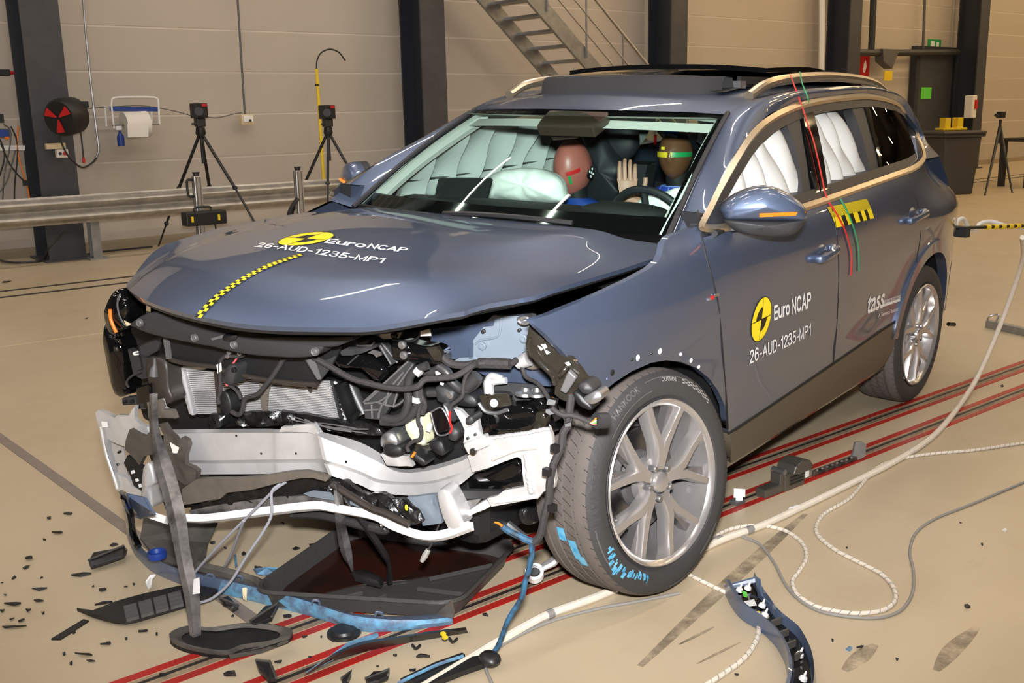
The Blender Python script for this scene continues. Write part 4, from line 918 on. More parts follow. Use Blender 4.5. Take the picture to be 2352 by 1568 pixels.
# ---------------------------------------------------------------- handles
for (a, b, c) in (((1872, 594), (1908, 570), (1888, 583)), ((2082, 506), (2117, 487), (2098, 496))):
    A0, B0, C0 = SP(*a), SP(*b), SP(*c); out = A((0, 1, 0))
    rec = MB().ball(C0-out*.016, (.072, .022, .042), 10); P(rec, 'handle_recess', 'paint')
    hd = P(MB().tube(cat([A0-out*.005, A0+out*.028, C0+out*.036, B0+out*.028, B0-out*.005], 5), .0125, 8, flat=1.3), 'door_handle', 'paint')
    P(MB().ball(B0+out*.012, (.022, .014, .018), 8), 'handle_cap', 'steel', hd)
# ---------------------------------------------------------------- lettering and markers on the flank and bonnet
def HP(px, py):
    v = cray(px, py); ts = np.linspace(1.5, 6, 2500); Q = CC+ts[:, None]*v; ok = (np.abs(Q[:, 1]) < .9) & (Q[:, 0] < 1.0) & (Q[:, 0] > -.45)
    g = np.where(ok, Q[:, 2]-HZ(Q[:, 0], Q[:, 1]), 1); i = int(np.argmax(g < 0)); return CC+ts[i]*v
def on_side(p, off=.0016): return (p[0], float(YS(p[0], p[1]))+off, p[1])
def on_hood(p, off=.0022): return (p[0], p[1], float(HZ(p[0], p[1]))+off)
def surf_text(s, p0, p1, p2, hood=False, name='lettering', m='decal_white', bold=0., shear=0., parent=None, capref='H'):
    V, Fs = stroke_geo(s, bold) if all(c in GLY for c in s) else text_geo(s, 1., bold, shear); Hh = 1. if all(c in GLY for c in s) else text_geo(capref, 1.)[0][:, 1].max(); w0, w1 = V[:, 0].min(), V[:, 0].max()
    if hood: O, X_, Y_ = [A(HP(*q))[:2] for q in (p0, p1, p2)]
    else: O, X_, Y_ = [A((q[0], q[2])) for q in (SP(*p0), SP(*p1), SP(*p2))]
    mp = on_hood if hood else on_side
    vs_ = [mp(O+(X_-O)*((v[0]-w0)/(w1-w0))+(Y_-O)*(v[1]/Hh)) for v in V]
    return lab(P(MB().add(vs_, Fs), name, m, parent, smooth=False), 'white lettering')
def disc(c, ex, ey, mp, m, name, parent, r0=0., r1=1., a0=0, a1=2*PI, off=.0016, n=40):
    st = [[mp(A(c)+A(ex)*r*math.cos(a0+(a1-a0)*k/n)+A(ey)*r*math.sin(a0+(a1-a0)*k/n), off) for k in range(n+1)] for r in np.linspace(r0, r1, 4)]
    return P(MB().grid(st), name, m, parent, smooth=False)
def ncap_logo(c, ex, ey, mp, parent):
    L0 = disc(c, ex, ey, mp, 'decal_yellow', 'logo_disc', parent); lab(L0, 'yellow and black round test emblem')
    disc(c, ex, ey, mp, 'decal_black', 'logo_outline', L0, .975, 1.02, off=.0022)
    disc(c, ex, ey, mp, 'decal_black', 'logo_quadrant', L0, .0, .56, PI/2, PI, off=.0022); disc(c, ex, ey, mp, 'decal_black', 'logo_quadrant', L0, .0, .56, PI*1.5, 2*PI, off=.0022)
    for q in range(2):
        e = A(ex) if q == 0 else A(ey); g = (A(ey) if q == 0 else A(ex))*.02
        P(MB().add([mp(A(c)+e*t+g*s_, .0022) for t in np.linspace(-1, 1, 13) for s_ in (-1, 1)], [(2*i, 2*i+1, 2*i+3, 2*i+2) for i in range(12)]), 'logo_line', 'decal_black', L0, smooth=False)
c = SP(1748, 733); r_ = .0795
ncap_logo((c[0], c[2]), (-r_, r_*.04), (0, r_), on_side, None)
surf_text('Euro', (1777, 736), (1813, 722), (1777, 702), bold=.085, name='door_lettering'); surf_text('NCAP', (1817, 722), (1862, 706), (1817, 684), bold=.085, name='door_lettering')
surf_text('26-AUD-1235-MP1', (1720, 836), (1861, 771), (1720, 805), bold=.065, name='test_number')
surf_text('tass', (1990, 720), (2029, 704), (1993, 683), bold=.02, shear=.1, name='tester_logo', capref='t'); surf_text('international', (2030, 697), (2068, 684), (2030, 686), bold=.003, name='tester_logo')
b4 = [SP(*q) for q in ((2026, 705), (2067, 691), (2067, 685), (2029, 698))]; P(MB().add([on_side((q[0], q[2])) for q in b4], [(0, 1, 2, 3)]), 'tester_logo_bar', 'decal_white', smooth=False)
surf_text('A Siemens Business', (2017, 729), (2065, 712), (2017, 720), bold=.004, name='tester_logo')
# bonnet
hc = A(HP(703, 549))[:2]; e1 = A(HP(757, 550))[:2]-hc
d0 = A(HP(930, 580))[:2]-A(HP(746, 560))[:2]; d0 /= np.linalg.norm(d0); n0 = A((-d0[1], d0[0])); r_ = max(.05, min(.11, np.linalg.norm(e1)))
if n0@(A(HP(756, 540))[:2]-A(HP(746, 560))[:2]) < 0: n0 = -n0
ncap_logo(hc, d0*r_, n0*r_, on_hood, HOOD)
surf_text('Euro', (744, 559), (836, 571), (756, 549), True, bold=.09, name='bonnet_lettering'); surf_text('NCAP', (841, 571), (930, 581), (852, 561), True, bold=.09, name='bonnet_lettering')
surf_text('26-AUD-1235-MP1', (582, 568), (877, 606), (596, 558), True, bold=.075, name='bonnet_number')
xa, xb = cY(454, 729, 0)[0], cY(694, 587, 0)[0]; N_ = 40; tp = MB(); tk = MB()
for i in range(N_):
    x, x2 = xa+(xb-xa)*i/N_, xa+(xb-xa)*(i+1)/N_
    for j in range(2):
        q = [on_hood((xx, -.014+.014*jj), .0026) for xx, jj in ((x, j), (x2, j), (x2, j+1), (x, j+1))]; (tp if (i+j) % 2 else tk).add(q, [(0, 1, 2, 3)])
o1 = lab(P(tp, 'chequered_tape', 'decal_yellow', HOOD, smooth=False), 'yellow and black chequered measuring tape'); o1['kind'] = 'stuff'; o2 = P(tk, 'tape_black_checks', 'decal_black', HOOD, smooth=False); o2['kind'] = 'stuff'
# scale sticker on rear door
q4 = [A((q[0], q[2])) for q in (SP(1899, 476), SP(1990, 456), SP(2007, 501), SP(1920, 523))]
def bil(u, v): return (q4[0]*(1-u)+q4[1]*u)*(1-v)+(q4[3]*(1-u)+q4[2]*u)*v
def patch(u0, u1, v0, v1, m, name, off, parent=None): return P(MB().grid([[on_side(bil(u, v), off) for v in np.linspace(v0, v1, 4)] for u in np.linspace(u0, u1, 6)]), name, m, parent, smooth=False)
SS = patch(0, 1, 0, 1, 'decal_yellow', 'scale_sticker', .0016); lab(SS, 'yellow and black scale sticker')
for i in range(40): patch(i/40+.004, i/40+.012, 0, .5, 'decal_black', 'scale_line', .0024, SS)
for a_, b_ in ((.2, .3), (.40, .5), (.62, .70), (.80, .88)): patch(a_, b_, .5, 1., 'decal_black', 'scale_block', .0024, SS)
# adhesive tapes
mat('tape_red', (206, 40, 46), .4); mat('tape_green', (44, 150, 100), .4)
def tape(pts, m, label, top):
    q = [cY(*p, yv) for p, yv in top]+[SP(*p)+A((0, .006, 0)) for p in pts]; q = cat(q, 4)
    return lab(P(MB().tube(q, .006, 6, flat=.35, up=(0, 1, .3)), 'marker_tape', m), label)
tape([(1842, 252), (1854, 290), (1866, 325), (1880, 385), (1895, 452), (1915, 485), (1935, 522), (1948, 560), (1953, 590), (1952, 632)], 'tape_red', 'red marker tape', [((1815, 172), .625), ((1823, 192), .655), ((1834, 222), .675)])
tape([(1925, 452), (1945, 490), (1960, 530), (1969, 570), (1971, 622)], 'tape_green', 'green marker tape', [])
lab(P(MB().tube(cat([cY(1838, 166, .625), cY(1843, 192, .655), cY(1855, 222, .685), cY(1858, 236, .685)], 4), .006, 6, flat=.35, up=(0, 1, .3)), 'marker_tape', 'tape_green'), 'green marker tape on the roof rail')
# fender holes and badge
for (x, y, r, m) in ((1465, 821, .010, 'decal_white'), (1516, 806, .010, 'decal_white'), (1563, 813, .006, 'decal_white'), (1587, 827, .009, 'decal_white'), (1605, 842, .007, 'decal_white'), (1452, 825, .006, 'decal_black'), (1496, 811, .005, 'decal_black'), (1407, 855, .010, 'decal_black'), (1632, 882, .005, 'decal_black'), (1395, 870, .007, 'paint')):
    q = SP(x, y); P(MB().lathe([(0, .003), (r*.6, .003), (r, 0)], q, (0, 1, 0), 12), 'fender_hole' if m != 'paint' else 'fender_dimple', m)
bd = SP(1634, 683); bg = P(MB().box(bd+A((0, .003, 0)), (.02, .004, .012)), 'fender_badge', 'red', smooth=False); P(MB().box(bd+A((-.03, .003, .004)), (.03, .004, .010)), 'badge_letter', 'steel', bg, smooth=False); P(MB().box(bd+A((.018, .003, -.002)), (.012, .004, .008)), 'badge_letter', 'steel', bg, smooth=False)
# ---------------------------------------------------------------- cabin
mat('interior_dark', (26, 27, 28), .6); mat('mirror_brown', (62, 48, 40), .35); mat('seat_black', (30, 31, 34), .55, bump=.1, bscale=30)
mat('skin_pink', (170, 96, 84), .4); mat('skin_brown', (104, 68, 46), .35); mat('skin_hand', (176, 132, 112), .5)
mat('airbag_fold', (238, 238, 232), .7, bump=.5, bscale=14)
def jacket_mat():
    m = mat('jacket', (40, 66, 170), .7); nt = m.node_tree; b = nt.nodes['Principled BSDF']; tc = nt.nodes.new('ShaderNodeTexCoord'); br = nt.nodes.new('ShaderNodeTexBrick')
    br.offset = 0; br.inputs['Color1'].default_value = br.inputs['Color2'].default_value = lin((40, 66, 170)); br.inputs['Mortar'].default_value = lin((130, 160, 215)); br.inputs['Scale'].default_value = 1.
    br.inputs['Mortar Size'].default_value = .0022; br.inputs['Brick Width'].default_value = .05; br.inputs['Row Height'].default_value = .05
    sp_ = nt.nodes.new('ShaderNodeSeparateXYZ'); cb_ = nt.nodes.new('ShaderNodeCombineXYZ'); nt.links.new(tc.outputs['Object'], sp_.inputs[0]); nt.links.new(sp_.outputs[1], cb_.inputs[0]); nt.links.new(sp_.outputs[2], cb_.inputs[1]); nt.links.new(cb_.outputs[0], br.inputs['Vector']); nt.links.new(br.outputs[0], b.inputs['Base Color'])
jacket_mat()
dash = [[(x, y, z-.02*abs(y)**2) for y in np.linspace(-.72, .72, 15)] for x, z in ((-.16, 1.06), (-.35, 1.10), (-.52, 1.128), (-.66, 1.135), (-.74, 1.12), (-.78, 1.04), (-.82, .8), (-.75, .55))]
P(MB().grid(dash), 'dashboard', 'interior_dark')
P(MB().ball((-.66, .36, 1.125), (.11, .19, .035), 10), 'instrument_hood', 'interior_dark')
P(MB().grid([[(x, v*.585, rz(x, 0)-.035-.03*v*v) for v in np.linspace(-1, 1, 9)] for x in np.linspace(-.92, -2.9, 10)]), 'headliner', 'headliner')
P(MB().grid([[(-.84+.13*(1-v*v), v*.60, 1.470), (-.93+.13*(1-v*v), v*.60, 1.462), (-1.02, v*.585, 1.478)] for v in np.linspace(-1, 1, 15)]), 'header_trim', 'headliner')
for s in (-1, 1):
    P(MB().grid([[(x, s*(.80), z) for z in (.35, .7, 1.0, 1.10)] for x in np.linspace(-.4, -2.6, 8)]), 'door_card', 'interior_dark')
    P(MB().tube(cat([A((-.34, s*.70, 1.08)), A((-.56, s*.672, 1.225)), A((-.76, s*.63, 1.34)), A((-.98, s*.585, 1.45))], 4), .030, 8), 'a_pillar_trim', 'headliner')
P(MB().grid([[(-2.7, v*.7, z) for v in np.linspace(-1, 1, 5)] for z in (.4, 1.05)]), 'rear_seat_back', 'seat_black')
P(MB().grid([[(x, v*.78, .42) for v in np.linspace(-1, 1, 5)] for x in (-.8, -2.8)]), 'cabin_floor', 'interior_dark')
for y in (-.37, .30):                                             # front seats
    st_ = empty('front_seat'); st_.parent = CAR
    back = [[(-1.42-.30*t+.05*math.cos(v*1.4), y+v*(.25-.05*t), .60+.62*t) for v in np.linspace(-1, 1, 9)] for t in np.linspace(0, 1, 8)]; bk = MB(); bk.grid(back); bk.grid([[tuple(A(p)-A((.12-.03*abs(j-4)/4, 0, 0))) for j, p in enumerate(r)] for r in back]); bk.grid([[r[0] for r in back], [tuple(A(r[0])-A((.09, 0, 0))) for r in back]]); bk.grid([[r[-1] for r in back], [tuple(A(r[-1])-A((.09, 0, 0))) for r in back]]); bk.grid([back[-1], [tuple(A(p)-A((.1, 0, -.01))) for p in back[-1]]])
    P(bk, 'backrest', 'seat_black', st_, angle=60)
    P(MB().ball((-1.70, y, 1.335), (.07, .155, .13), 12), 'headrest', 'seat_black', st_)
    P(MB().ball((-1.25, y, .58), (.30, .26, .09), 10), 'cushion', 'seat_black', st_)
    for s in (-1, 1): P(MB().cyl((-1.70, y+s*.06, 1.16), (-1.70, y+s*.06, 1.28), .008, 8), 'headrest_post', 'steel', st_)
for y in (-.42, .0, .42): P(MB().ball((-2.72, y, 1.15), (.06, .14, .10), 8), 'rear_headrest', 'seat_black')
# dark centre airbag beside the passenger seat
oc = [cX(*p, -1.66) for p in ((1335, 282), (1372, 284), (1396, 306), (1416, 345), (1440, 378), (1442, 400), (1430, 418), (1442, 440), (1446, 470), (1340, 480), (1345, 400), (1352, 340))]
P(inflate([tuple(q) for q in cat(oc, 4, True)], cX(1392, 390, -1.66), (.10, .02, 0)), 'centre_airbag', 'seat_black')
# rear-view mirror and camera housing
def cW(px, py, off): n = A((.482, 0, .876)); v = cray(px, py); return CC+v*((.93+off-n@CC)/(n@v))
rv = P(MB().slab([cW(*p, -.012) for p in ((1262, 252), (1397, 256), (1392, 268), (1362, 292), (1232, 289), (1240, 276))], (-.02, 0, -.04)), 'sensor_housing', 'mirror_brown', smooth=False, bevel=.006)
P(MB().slab([cW(*p, -.09) for p in ((1258, 302), (1292, 290), (1330, 292), (1322, 318), (1268, 322))], (-.03, 0, 0)), 'rear_view_mirror', 'mirror_brown', smooth=False, bevel=.006)
# thin dark card standing on the dash, steering wheel
P(MB().slab([cX(*p, -.60) for p in ((1012, 408), (1122, 408), (1129, 413), (1118, 455), (998, 455), (1006, 412))], (-.01, 0, 0)), 'dash_card', 'interior_dark', smooth=False)
wc_ = cY(1497, 524, .355); axw = A((-.90, .0, .42)); axw /= np.linalg.norm(axw)
sw = empty('steering_wheel'); sw.parent = CAR
u_ = A((0, 1, 0)); w_ = np.cross(axw, u_); ring = [wc_+.172*(math.cos(a)*u_+math.sin(a)*w_) for a in np.linspace(0, 2*PI, 49)]
P(MB().tube(ring, .016, 10), 'rim', 'seat_black', sw); P(MB().ball(wc_-axw*.03, (.05, .07, .05), 8), 'hub', 'interior_dark', sw)
for a in (0, PI, PI*1.5): P(MB().tube([wc_-axw*.02, wc_+.17*(math.cos(a)*u_+math.sin(a)*w_)], .014, 6), 'spoke', 'interior_dark', sw)
P(MB().cyl(wc_-axw*.03, wc_-axw*.30, .03, 10), 'column', 'interior_dark', sw)
def blob(outline, ctr, dv, seed, amp, name, m, back=None, nl=8):
    r = random.Random(seed); mb = inflate([tuple(q) for q in cat(outline, 4, True)], ctr, dv, nl)
    ph = [r.uniform(0, 6) for _ in range(6)]
    mb.v = [tuple(A(v)+A(dv)/np.linalg.norm(dv)*amp*(math.sin(v[1]*31+ph[0]+v[2]*17)+math.sin(v[2]*43+ph[1]-v[1]*23)+.6*math.sin(v[1]*71+v[2]*61+ph[2]))) for v in mb.v]
    if back is not None: mb2 = inflate([tuple(q) for q in cat(outline, 4, True)], ctr, back, 4); mb.add(mb2.v, mb2.f)
    return P(mb, name, m, angle=80)
lab(blob([cX(*p, -1.0) for p in ((1113, 456), (1116, 425), (1128, 402), (1165, 390), (1215, 386), (1262, 393), (1290, 412), (1299, 440), (1296, 462), (1240, 468), (1170, 462))], cX(1210, 430, -1.0), (.11, .05, .02), 3, .010, 'passenger_airbag', 'airbag_fold', (-.12, -.02, 0)), 'white inflated passenger airbag')
lab(blob([cX(*p, -.92) for p in ((1448, 484), (1470, 462), (1500, 448), (1530, 440), (1572, 436), (1568, 470), (1555, 500), (1500, 500))], cX(1515, 470, -.92), (.05, .02, .02), 5, .010, 'driver_airbag', 'airbag_fold', (-.05, 0, 0)), 'deflated white driver airbag')
# curtain airbags: a row of upright puffed cells
def curtain(x0, x1, s, nl, depth, ztop, zbot, name, label, wob=0., inner=0.):
    mb = MB(); rows = []; nu = nl*10+1
    for i in range(nu):
        u = i/(nu-1); x = x0+(x1-x0)*u; cell = abs(math.sin(u*nl*PI)); row = []
        zt_, zb2 = ztop(x), zbot(x)
        for j in range(15):
            v = j/14; z = zt_+(zb2-zt_)*v; e = (math.sin(PI*min(1, v*1.15+.02)))**.35; xx = x+wob*math.sin(v*5+u*9)*.5
            puff = depth*(cell**.55)*(.35+.65*e)+.010*math.sin(v*9+u*21); row.append((xx, s*(float(YS(xx, z))-.075-inner+puff*1.0-.0), z))
        rows.append(row)
    mb.grid(rows); return lab(P(mb, name, 'airbag', angle=80), label)
zt1 = lambda x: float(np.interp(-x, [.45, .75, 1.0, 1.3, 2.2], [1.20, 1.35, 1.43, 1.475, 1.50])); zb1 = lambda x: 1.02
curtain(-.50, -1.27, 1, 5, .060, zt1, zb1, 'curtain_airbag', 'white puffed curtain airbag in the front side window', .02)
curtain(-1.40, -1.93, 1, 4, .060, lambda x: 1.475, lambda x: 1.08, 'curtain_airbag', 'white puffed curtain airbag in the rear side window', .02)
curtain(-.62, -2.55, -1, 11, .075, lambda x: float(np.interp(-x, [.62, .9, 1.2, 2.6], [1.26, 1.36, 1.43, 1.45])), lambda x: 1.05, 'curtain_airbag', 'puffed curtain airbag along the far side', .02, .02)
P(MB().box(cY(1505, 322, -.60), (.015, .01, .06)), 'airbag_tag', 'red', smooth=False)
# dark inner frames visible beside the cushions
P(MB().grid([[(x, .63, z) for z in (1.0, 1.48)] for x in (-1.26, -1.44)]), 'b_pillar_trim', 'interior_dark'); P(MB().grid([[(x, .66, z) for z in (1.0, 1.48)] for x in (-1.93, -2.2)]), 'c_pillar_trim', 'interior_dark')
# ---------------------------------------------------------------- crash test dummies (things of their own, seated in the car)
def head_mesh(c, s, yaw, pitch_):
    mb = MB(); n = 22; rows = []; R_ = RZ(yaw)@RY(pitch_)
    for i in range(n+1):
        t = PI*i/n; row = []
        for k in range(2*n):
            a = 2*PI*k/(2*n); x, y, z = math.sin(t)*math.cos(a), math.sin(t)*math.sin(a), math.cos(t)
            w = 1.-.16*max(0, -z)**1.6; X, Y, Z = .100*x*(1-.02*max(0, -z)), .077*y*w, .120*z
            if x > 0:
                X += .018*math.exp(-(y/.16)**2-((z+.12)/.20)**2)+.006*math.exp(-(y/.6)**2-((z-.18)/.10)**2)-.007*math.exp(-((abs(y)-.36)/.16)**2-((z-.02)/.10)**2)+.007*math.exp(-(y/.3)**2-((z+.72)/.12)**2)-.004*math.exp(-(y/.35)**2-((z+.48)/.04)**2)
            Y += .006*np.sign(y)*math.exp(-((x+.05)/.14)**2-((z+.02)/.22)**2)*(abs(y) > .7)
            row.append(A(c)+R_@A((X, Y, Z))*s)
        rows.append(row)
    mb.grid(rows, cv=True); return mb, R_
def band(c, R_, s, z0, z1, a0, a1, m, name, par, k=1.03):
    rows = []
    for z in np.linspace(z0, z1, 3):
        rr = math.sqrt(max(.05, 1-(z/.120)**2)); rows.append([A(c)+R_@A((.104*rr*math.cos(a)*k, .080*rr*math.sin(a)*k, z))*s for a in np.linspace(a0, a1, 14)])
    return P(MB().grid(rows), name, m, par)
def hand(par, base, up, side, curl, m, s=1.):
    up, side = A(up)/np.linalg.norm(up), A(side)/np.linalg.norm(side); nrm = np.cross(up, side); b = A(base)
    mb = MB(); pal = [[b+side*w*.5*(.052+.024*t)*s*1.0+up*t*.085*s+nrm*(.013*math.cos(w*1.3))*sg*s for w in np.linspace(-1, 1, 6)] for t in np.linspace(0, 1, 5) for sg in (1,)]
    mb.grid(pal); mb.grid([[p-nrm*.024*s for p in r] for r in pal]); mb.grid([[r[0] for r in pal], [r[0]-nrm*.024*s for r in pal]]); mb.grid([[r[-1] for r in pal], [r[-1]-nrm*.024*s for r in pal]])
    for i, (o, L) in enumerate(((-.029, .068), (-.010, .078), (.010, .074), (.028, .058))):
        p = b+side*o*s+up*.078*s; q = [p-nrm*.01*s, p+up*L*.42*s-nrm*.010*s, p+up*L*.75*s+nrm*curl*.3*L*s-nrm*.008*s, p+up*L*.95*s+nrm*curl*L*.75*s]; mb.tube(cat(q, 4), [.0098*s-.0028*s*k/12 for k in range(13)], 8)
    p = b+side*.030*s+up*.022*s; q = [p, p+side*.022*s+up*.02*s, p+side*.034*s+up*.045*s, p+side*.036*s+up*.068*s]; mb.tube(cat(q, 4), [.0115*s-.003*s*k/12 for k in range(13)], 8)
    return P(mb, 'hand', m, par, angle=70)
def dummy(hc_, label, skin, yaw, pit, tors, lean, sc_=1.08):
    d = empty('crash_test_dummy', CO, label, 'dummy'); d.matrix_world = CAR.matrix_world.copy(); hd, R_ = head_mesh(hc_, sc_, yaw, pit)
    ho = P(hd, 'head', skin, d, angle=80); nb = hc_+A((-.03, 0, -.13)); tb_ = hc_+A(lean)
    P(MB().tube([hc_+A((-.02, 0, -.08)), nb+A((-.01, 0, -.03))], .052, 12), 'neck', 'interior_dark', d)
    rows = []
    for t, w, dp in ((0, .07, .06), (.06, .16, .085), (.14, .205, .11), (.3, .19, .12), (.5, .165, .115), (.75, .17, .12)):
        c0_ = (nb+A((0, 0, -.01)))*(1-t)+tb_*t; rows.append([c0_+A((math.cos(a)*dp, math.sin(a)*w, 0)) for a in np.linspace(0, 2*PI, 25)[:-1]])
    P(MB().grid(rows, cv=True), 'jacket', tors, d, angle=80)
    return d, ho, hc_, R_, rows
d1, h1, c1, R1, r1 = dummy(A(cX(1551, 353, -1.48)), 'dark brown crash dummy in the driver seat with yellow and green head band', 'skin_brown', .25, .0, 'jacket', (-.15, .06, -.75), .95)
band(c1, R1, .95, -.012, .012, -1.2, .15, 'yellow', 'head_band_yellow', h1); band(c1, R1, .95, -.010, .012, .15, 1.5, 'green', 'head_band_green', h1)
P(MB().slab([c1+R1@A((.085, .03, .075))*.95, c1+R1@A((.07, -.035, .09))*.95, c1+R1@A((.03, -.02, .125))*.95, c1+R1@A((.03, .03, .125))*.95], R1@A((.012, 0, .012))), 'blue_sticker', 'blue', h1, smooth=False)
P(MB().box(c1+R1@A((.108, -.03, .03))*.95, (.004, .016, .012)), 'yellow_mark', 'yellow', h1, smooth=False)
hb_ = cY(1443, 462, .16); arm = MB(); sh = c1+A((-.05, -.17, -.24)); arm.tube(cat([sh, sh+A((.10, -.06, -.12)), hb_+A((-.06, .05, -.05)), hb_+A((0, .0, .01))], 6), [.05-.0012*i for i in range(19)], 10); P(arm, 'forearm', 'skin_hand', d1)
hand(d1, hb_, (.05, -.03, 1), (-.45, .85, 0), .25, 'skin_hand', 1.1)
sa = c1+A((-.05, .18, -.24)); P(MB().tube(cat([sa, sa+A((.12, .05, -.15)), wc_+A((-.02, .16, -.02))], 6), [.05-.0018*i for i in range(13)], 10), 'forearm', 'jacket', d1); hand(d1, wc_+A((-.02, .17, -.03)), (.4, 0, .8), (0, -1, 0), .9, 'skin_hand', 1.)
P(MB().tube([c1+A((.06, .16, -.16)), c1+A((.09, 0, -.42)), c1+A((.08, -.1, -.6))], .022, 6, flat=.15, up=(1, 0, 0)), 'seat_belt', 'interior_dark', d1)
d2, h2, c2, R2, r2 = dummy(A(cY(1316, 384, -.36)), 'pink crash dummy in the passenger seat leaning into the airbag', 'skin_pink', .05, .42, 'blue', (-.35, 0, -.72))
q = c2+R2@A((-.012, .077, -.03)); axd = R2@A((-.05, 1, 0)); P(MB().lathe([(0, .010), (.030, .009), (.031, .0)], q, axd, 24), 'target_disc', 'decal_black', h2)
for k in range(5):
    a = 2*PI*k/4+.78; rr = .018 if k < 4 else 0; P(MB().lathe([(0, .0125), (.0058, .012), (.006, .008)], q+R2@A((rr*math.cos(a), 0, rr*math.sin(a))), axd, 10), 'target_dot', 'decal_white', h2)
band(c2, R2, 1.08, .012, .028, .35, 1.05, 'red', 'red_stripe', h2); band(c2, R2, 1.08, -.03, .008, .42, .55, 'green', 'green_mark', h2)
P(MB().ball(c2+A((.06, .10, -.26)), (.05, .05, .03), 6), 'green_mark', 'lime', d2); P(MB().tube(cat([c2+A((-.1, .16, -.28)), c2+A((.0, .2, -.36)), c2+A((.14, .12, -.30))], 5), .045, 10), 'forearm', 'skin_pink', d2); hand(d2, c2+A((.14, .12, -.30)), (1, -.2, .1), (0, 1, 0), .4, 'skin_pink', 1.)
# ---------------------------------------------------------------- the torn-open front end (parts of the car)
from mathutils import noise as mnoise
mat('plastic_brown', (50, 44, 39), .45); mat('foam', (74, 68, 62), .55, bump=.2, bscale=30); mat('lip_plastic', (92, 85, 77), .45, var=.2, vscale=20)
mat('crush_black', (22, 21, 21), .28, bump=.5, bscale=40); mat('liner', (38, 35, 29), .18, coat=.4); mat('primer', (116, 127, 138), .4, .2, coat=.4)
mat('bottle', (214, 214, 178), .4); mat('hose', (48, 47, 47), .42); mat('loom', (46, 43, 42), .8, bump=.3, bscale=90); mat('white_tube', (240, 239, 238), .35)
mat('strip_plastic', (140, 136, 134), .25, .35, var=.5, vscale=9, rgb2=(60, 57, 55)); mat('wire_grey', (150, 152, 160), .45); mat('pink', (214, 90, 100), .5)
def zf(ox, oy, s): return lambda *p: [(ox+x/s, oy+y/s) for x, y in p]
VA, VB, VC, VD, VE, VF, VG = zf(230, 660, 5.227), zf(480, 720, 5.6), zf(780, 730, 5.6), zf(1000, 720, 5.407), zf(210, 920, 4.9), zf(480, 960, 5.226), zf(860, 980, 4.3565)
NF = A((1, .25, 0)); NF /= np.linalg.norm(NF); E1 = A((-.25, 1, 0)); E1 /= np.linalg.norm(E1)
def fps(px, off): return [cF(*p, off) for p in px]
def plate(name, px, off, th, m, parent=None, bevel=0., **k): return P(MB().slab(fps(px, off), -NF*th), name, m, parent, smooth=False, bevel=bevel)
def dome(name, px, off, dep, m, parent=None, n=4, back=.05):
    o = [tuple(q) for q in cat(fps(px, off), 3, True)]; c = np.mean([A(q) for q in o], 0); mb = inflate(o, c, NF*dep, 6, 3.6); mb.grid([o, [tuple(A(q)-NF*back) for q in o]], cv=True); return P(mb, name, m, parent, angle=55)
def crumple(name, px, off, amp, m, fr=22., seed=0, step=.016, th=.006, parent=None):
    Q = dens(fps(px, off), .02); o0 = Q[0]; uv = [((A(q)-o0)@E1, q[2]) for q in Q]; V, Fs = poly_tri(uv, step); vs_ = []
    for a, z in V:
        p = o0*A((1, 1, 0))+E1*a+A((0, 0, z)); d = mnoise.noise(Vector((a*fr+seed, z*fr, seed)))+.5*mnoise.noise(Vector((a*fr*2.3, z*fr*2.3+seed, 3.)))
        vs_.append(p+NF*amp*d)
    mb = MB(); mb.add(vs_, Fs); k = len(uv); mb.add([vs_[i] for i in range(min(k, len(vs_)))]+[vs_[i]-NF*th*3 for i in range(min(k, len(vs_)))], [(i, (i+1) % k, (i+1) % k+k, i+k) for i in range(k)]); return P(mb, name, m, parent, angle=50)
def hosef(name, px, off, r, m, parent=None, n=6, seg=8):
    offs = off if hasattr(off, '__len__') else [off]*len(px); return P(MB().tube(cat([cF(*p, o) for p, o in zip(px, offs)], n), r, seg), name, m, parent)
def bolt(px, off, r=.009, m='steel', parent=None): return P(MB().lathe([(0, .010), (r*.55, .010), (r*.6, .006), (r, .005), (r, -.004)], cF(*px, off), NF, 14), 'bolt', m, parent)
# black plates behind everything, standing in for the engine bay's shade
plate('bay_shade_plate', [(262, 700), (420, 745), (700, 775), (1000, 760), (1215, 745), (1260, 860), (1270, 980), (900, 1090), (700, 1060), (420, 1010), (330, 960), (300, 860)], -.24, .03, 'black')
plate('lower_shade_plate', [(330, 1000), (700, 1060), (900, 1100), (1250, 1000), (1262, 1130), (1120, 1180), (960, 1190), (760, 1130), (440, 1165), (380, 1170)], -.16, .03, 'black')
# right headlamp corner
hl = dome('headlamp', VA((262, 10), (200, 80), (155, 180), (130, 280), (150, 400), (190, 530), (260, 560), (330, 520), (430, 470), (380, 430), (420, 330), (420, 160), (330, 100)), -.09, .05, 'gloss_black')
hosef('amber_marker', VA((118, 262), (128, 380), (165, 480), (196, 540)), -.035, .006, 'orange', hl); hosef('lamp_bezel', VA((240, 80), (208, 190), (230, 330), (300, 450), (350, 450)), -.04, .003, 'mid_grey', hl)
plate('lamp_reflector', VA((285, 400), (340, 430), (380, 440), (320, 465)), -.03, .005, 'cream', hl)
dome('bumper_corner', VA((108, 420), (78, 520), (80, 640), (102, 740), (140, 950), (225, 1288), (372, 1250), (350, 1000), (325, 740), (250, 580), (170, 545)), -.10, .03, 'gloss_black')
hosef('painted_edge', VA((80, 480), (72, 560), (80, 660), (95, 730)), -.09, .004, 'paint')
rs = random.Random(11)
for i in range(9): q = VA((rs.uniform(180, 330), rs.uniform(520, 740)))[0]; P(MB().box(cF(*q, -.05), (.008, rs.uniform(.006, .016), rs.uniform(.006, .014)), rot=RX(rs.uniform(0, 3))), 'lamp_shard', 'gloss_black', smooth=False)
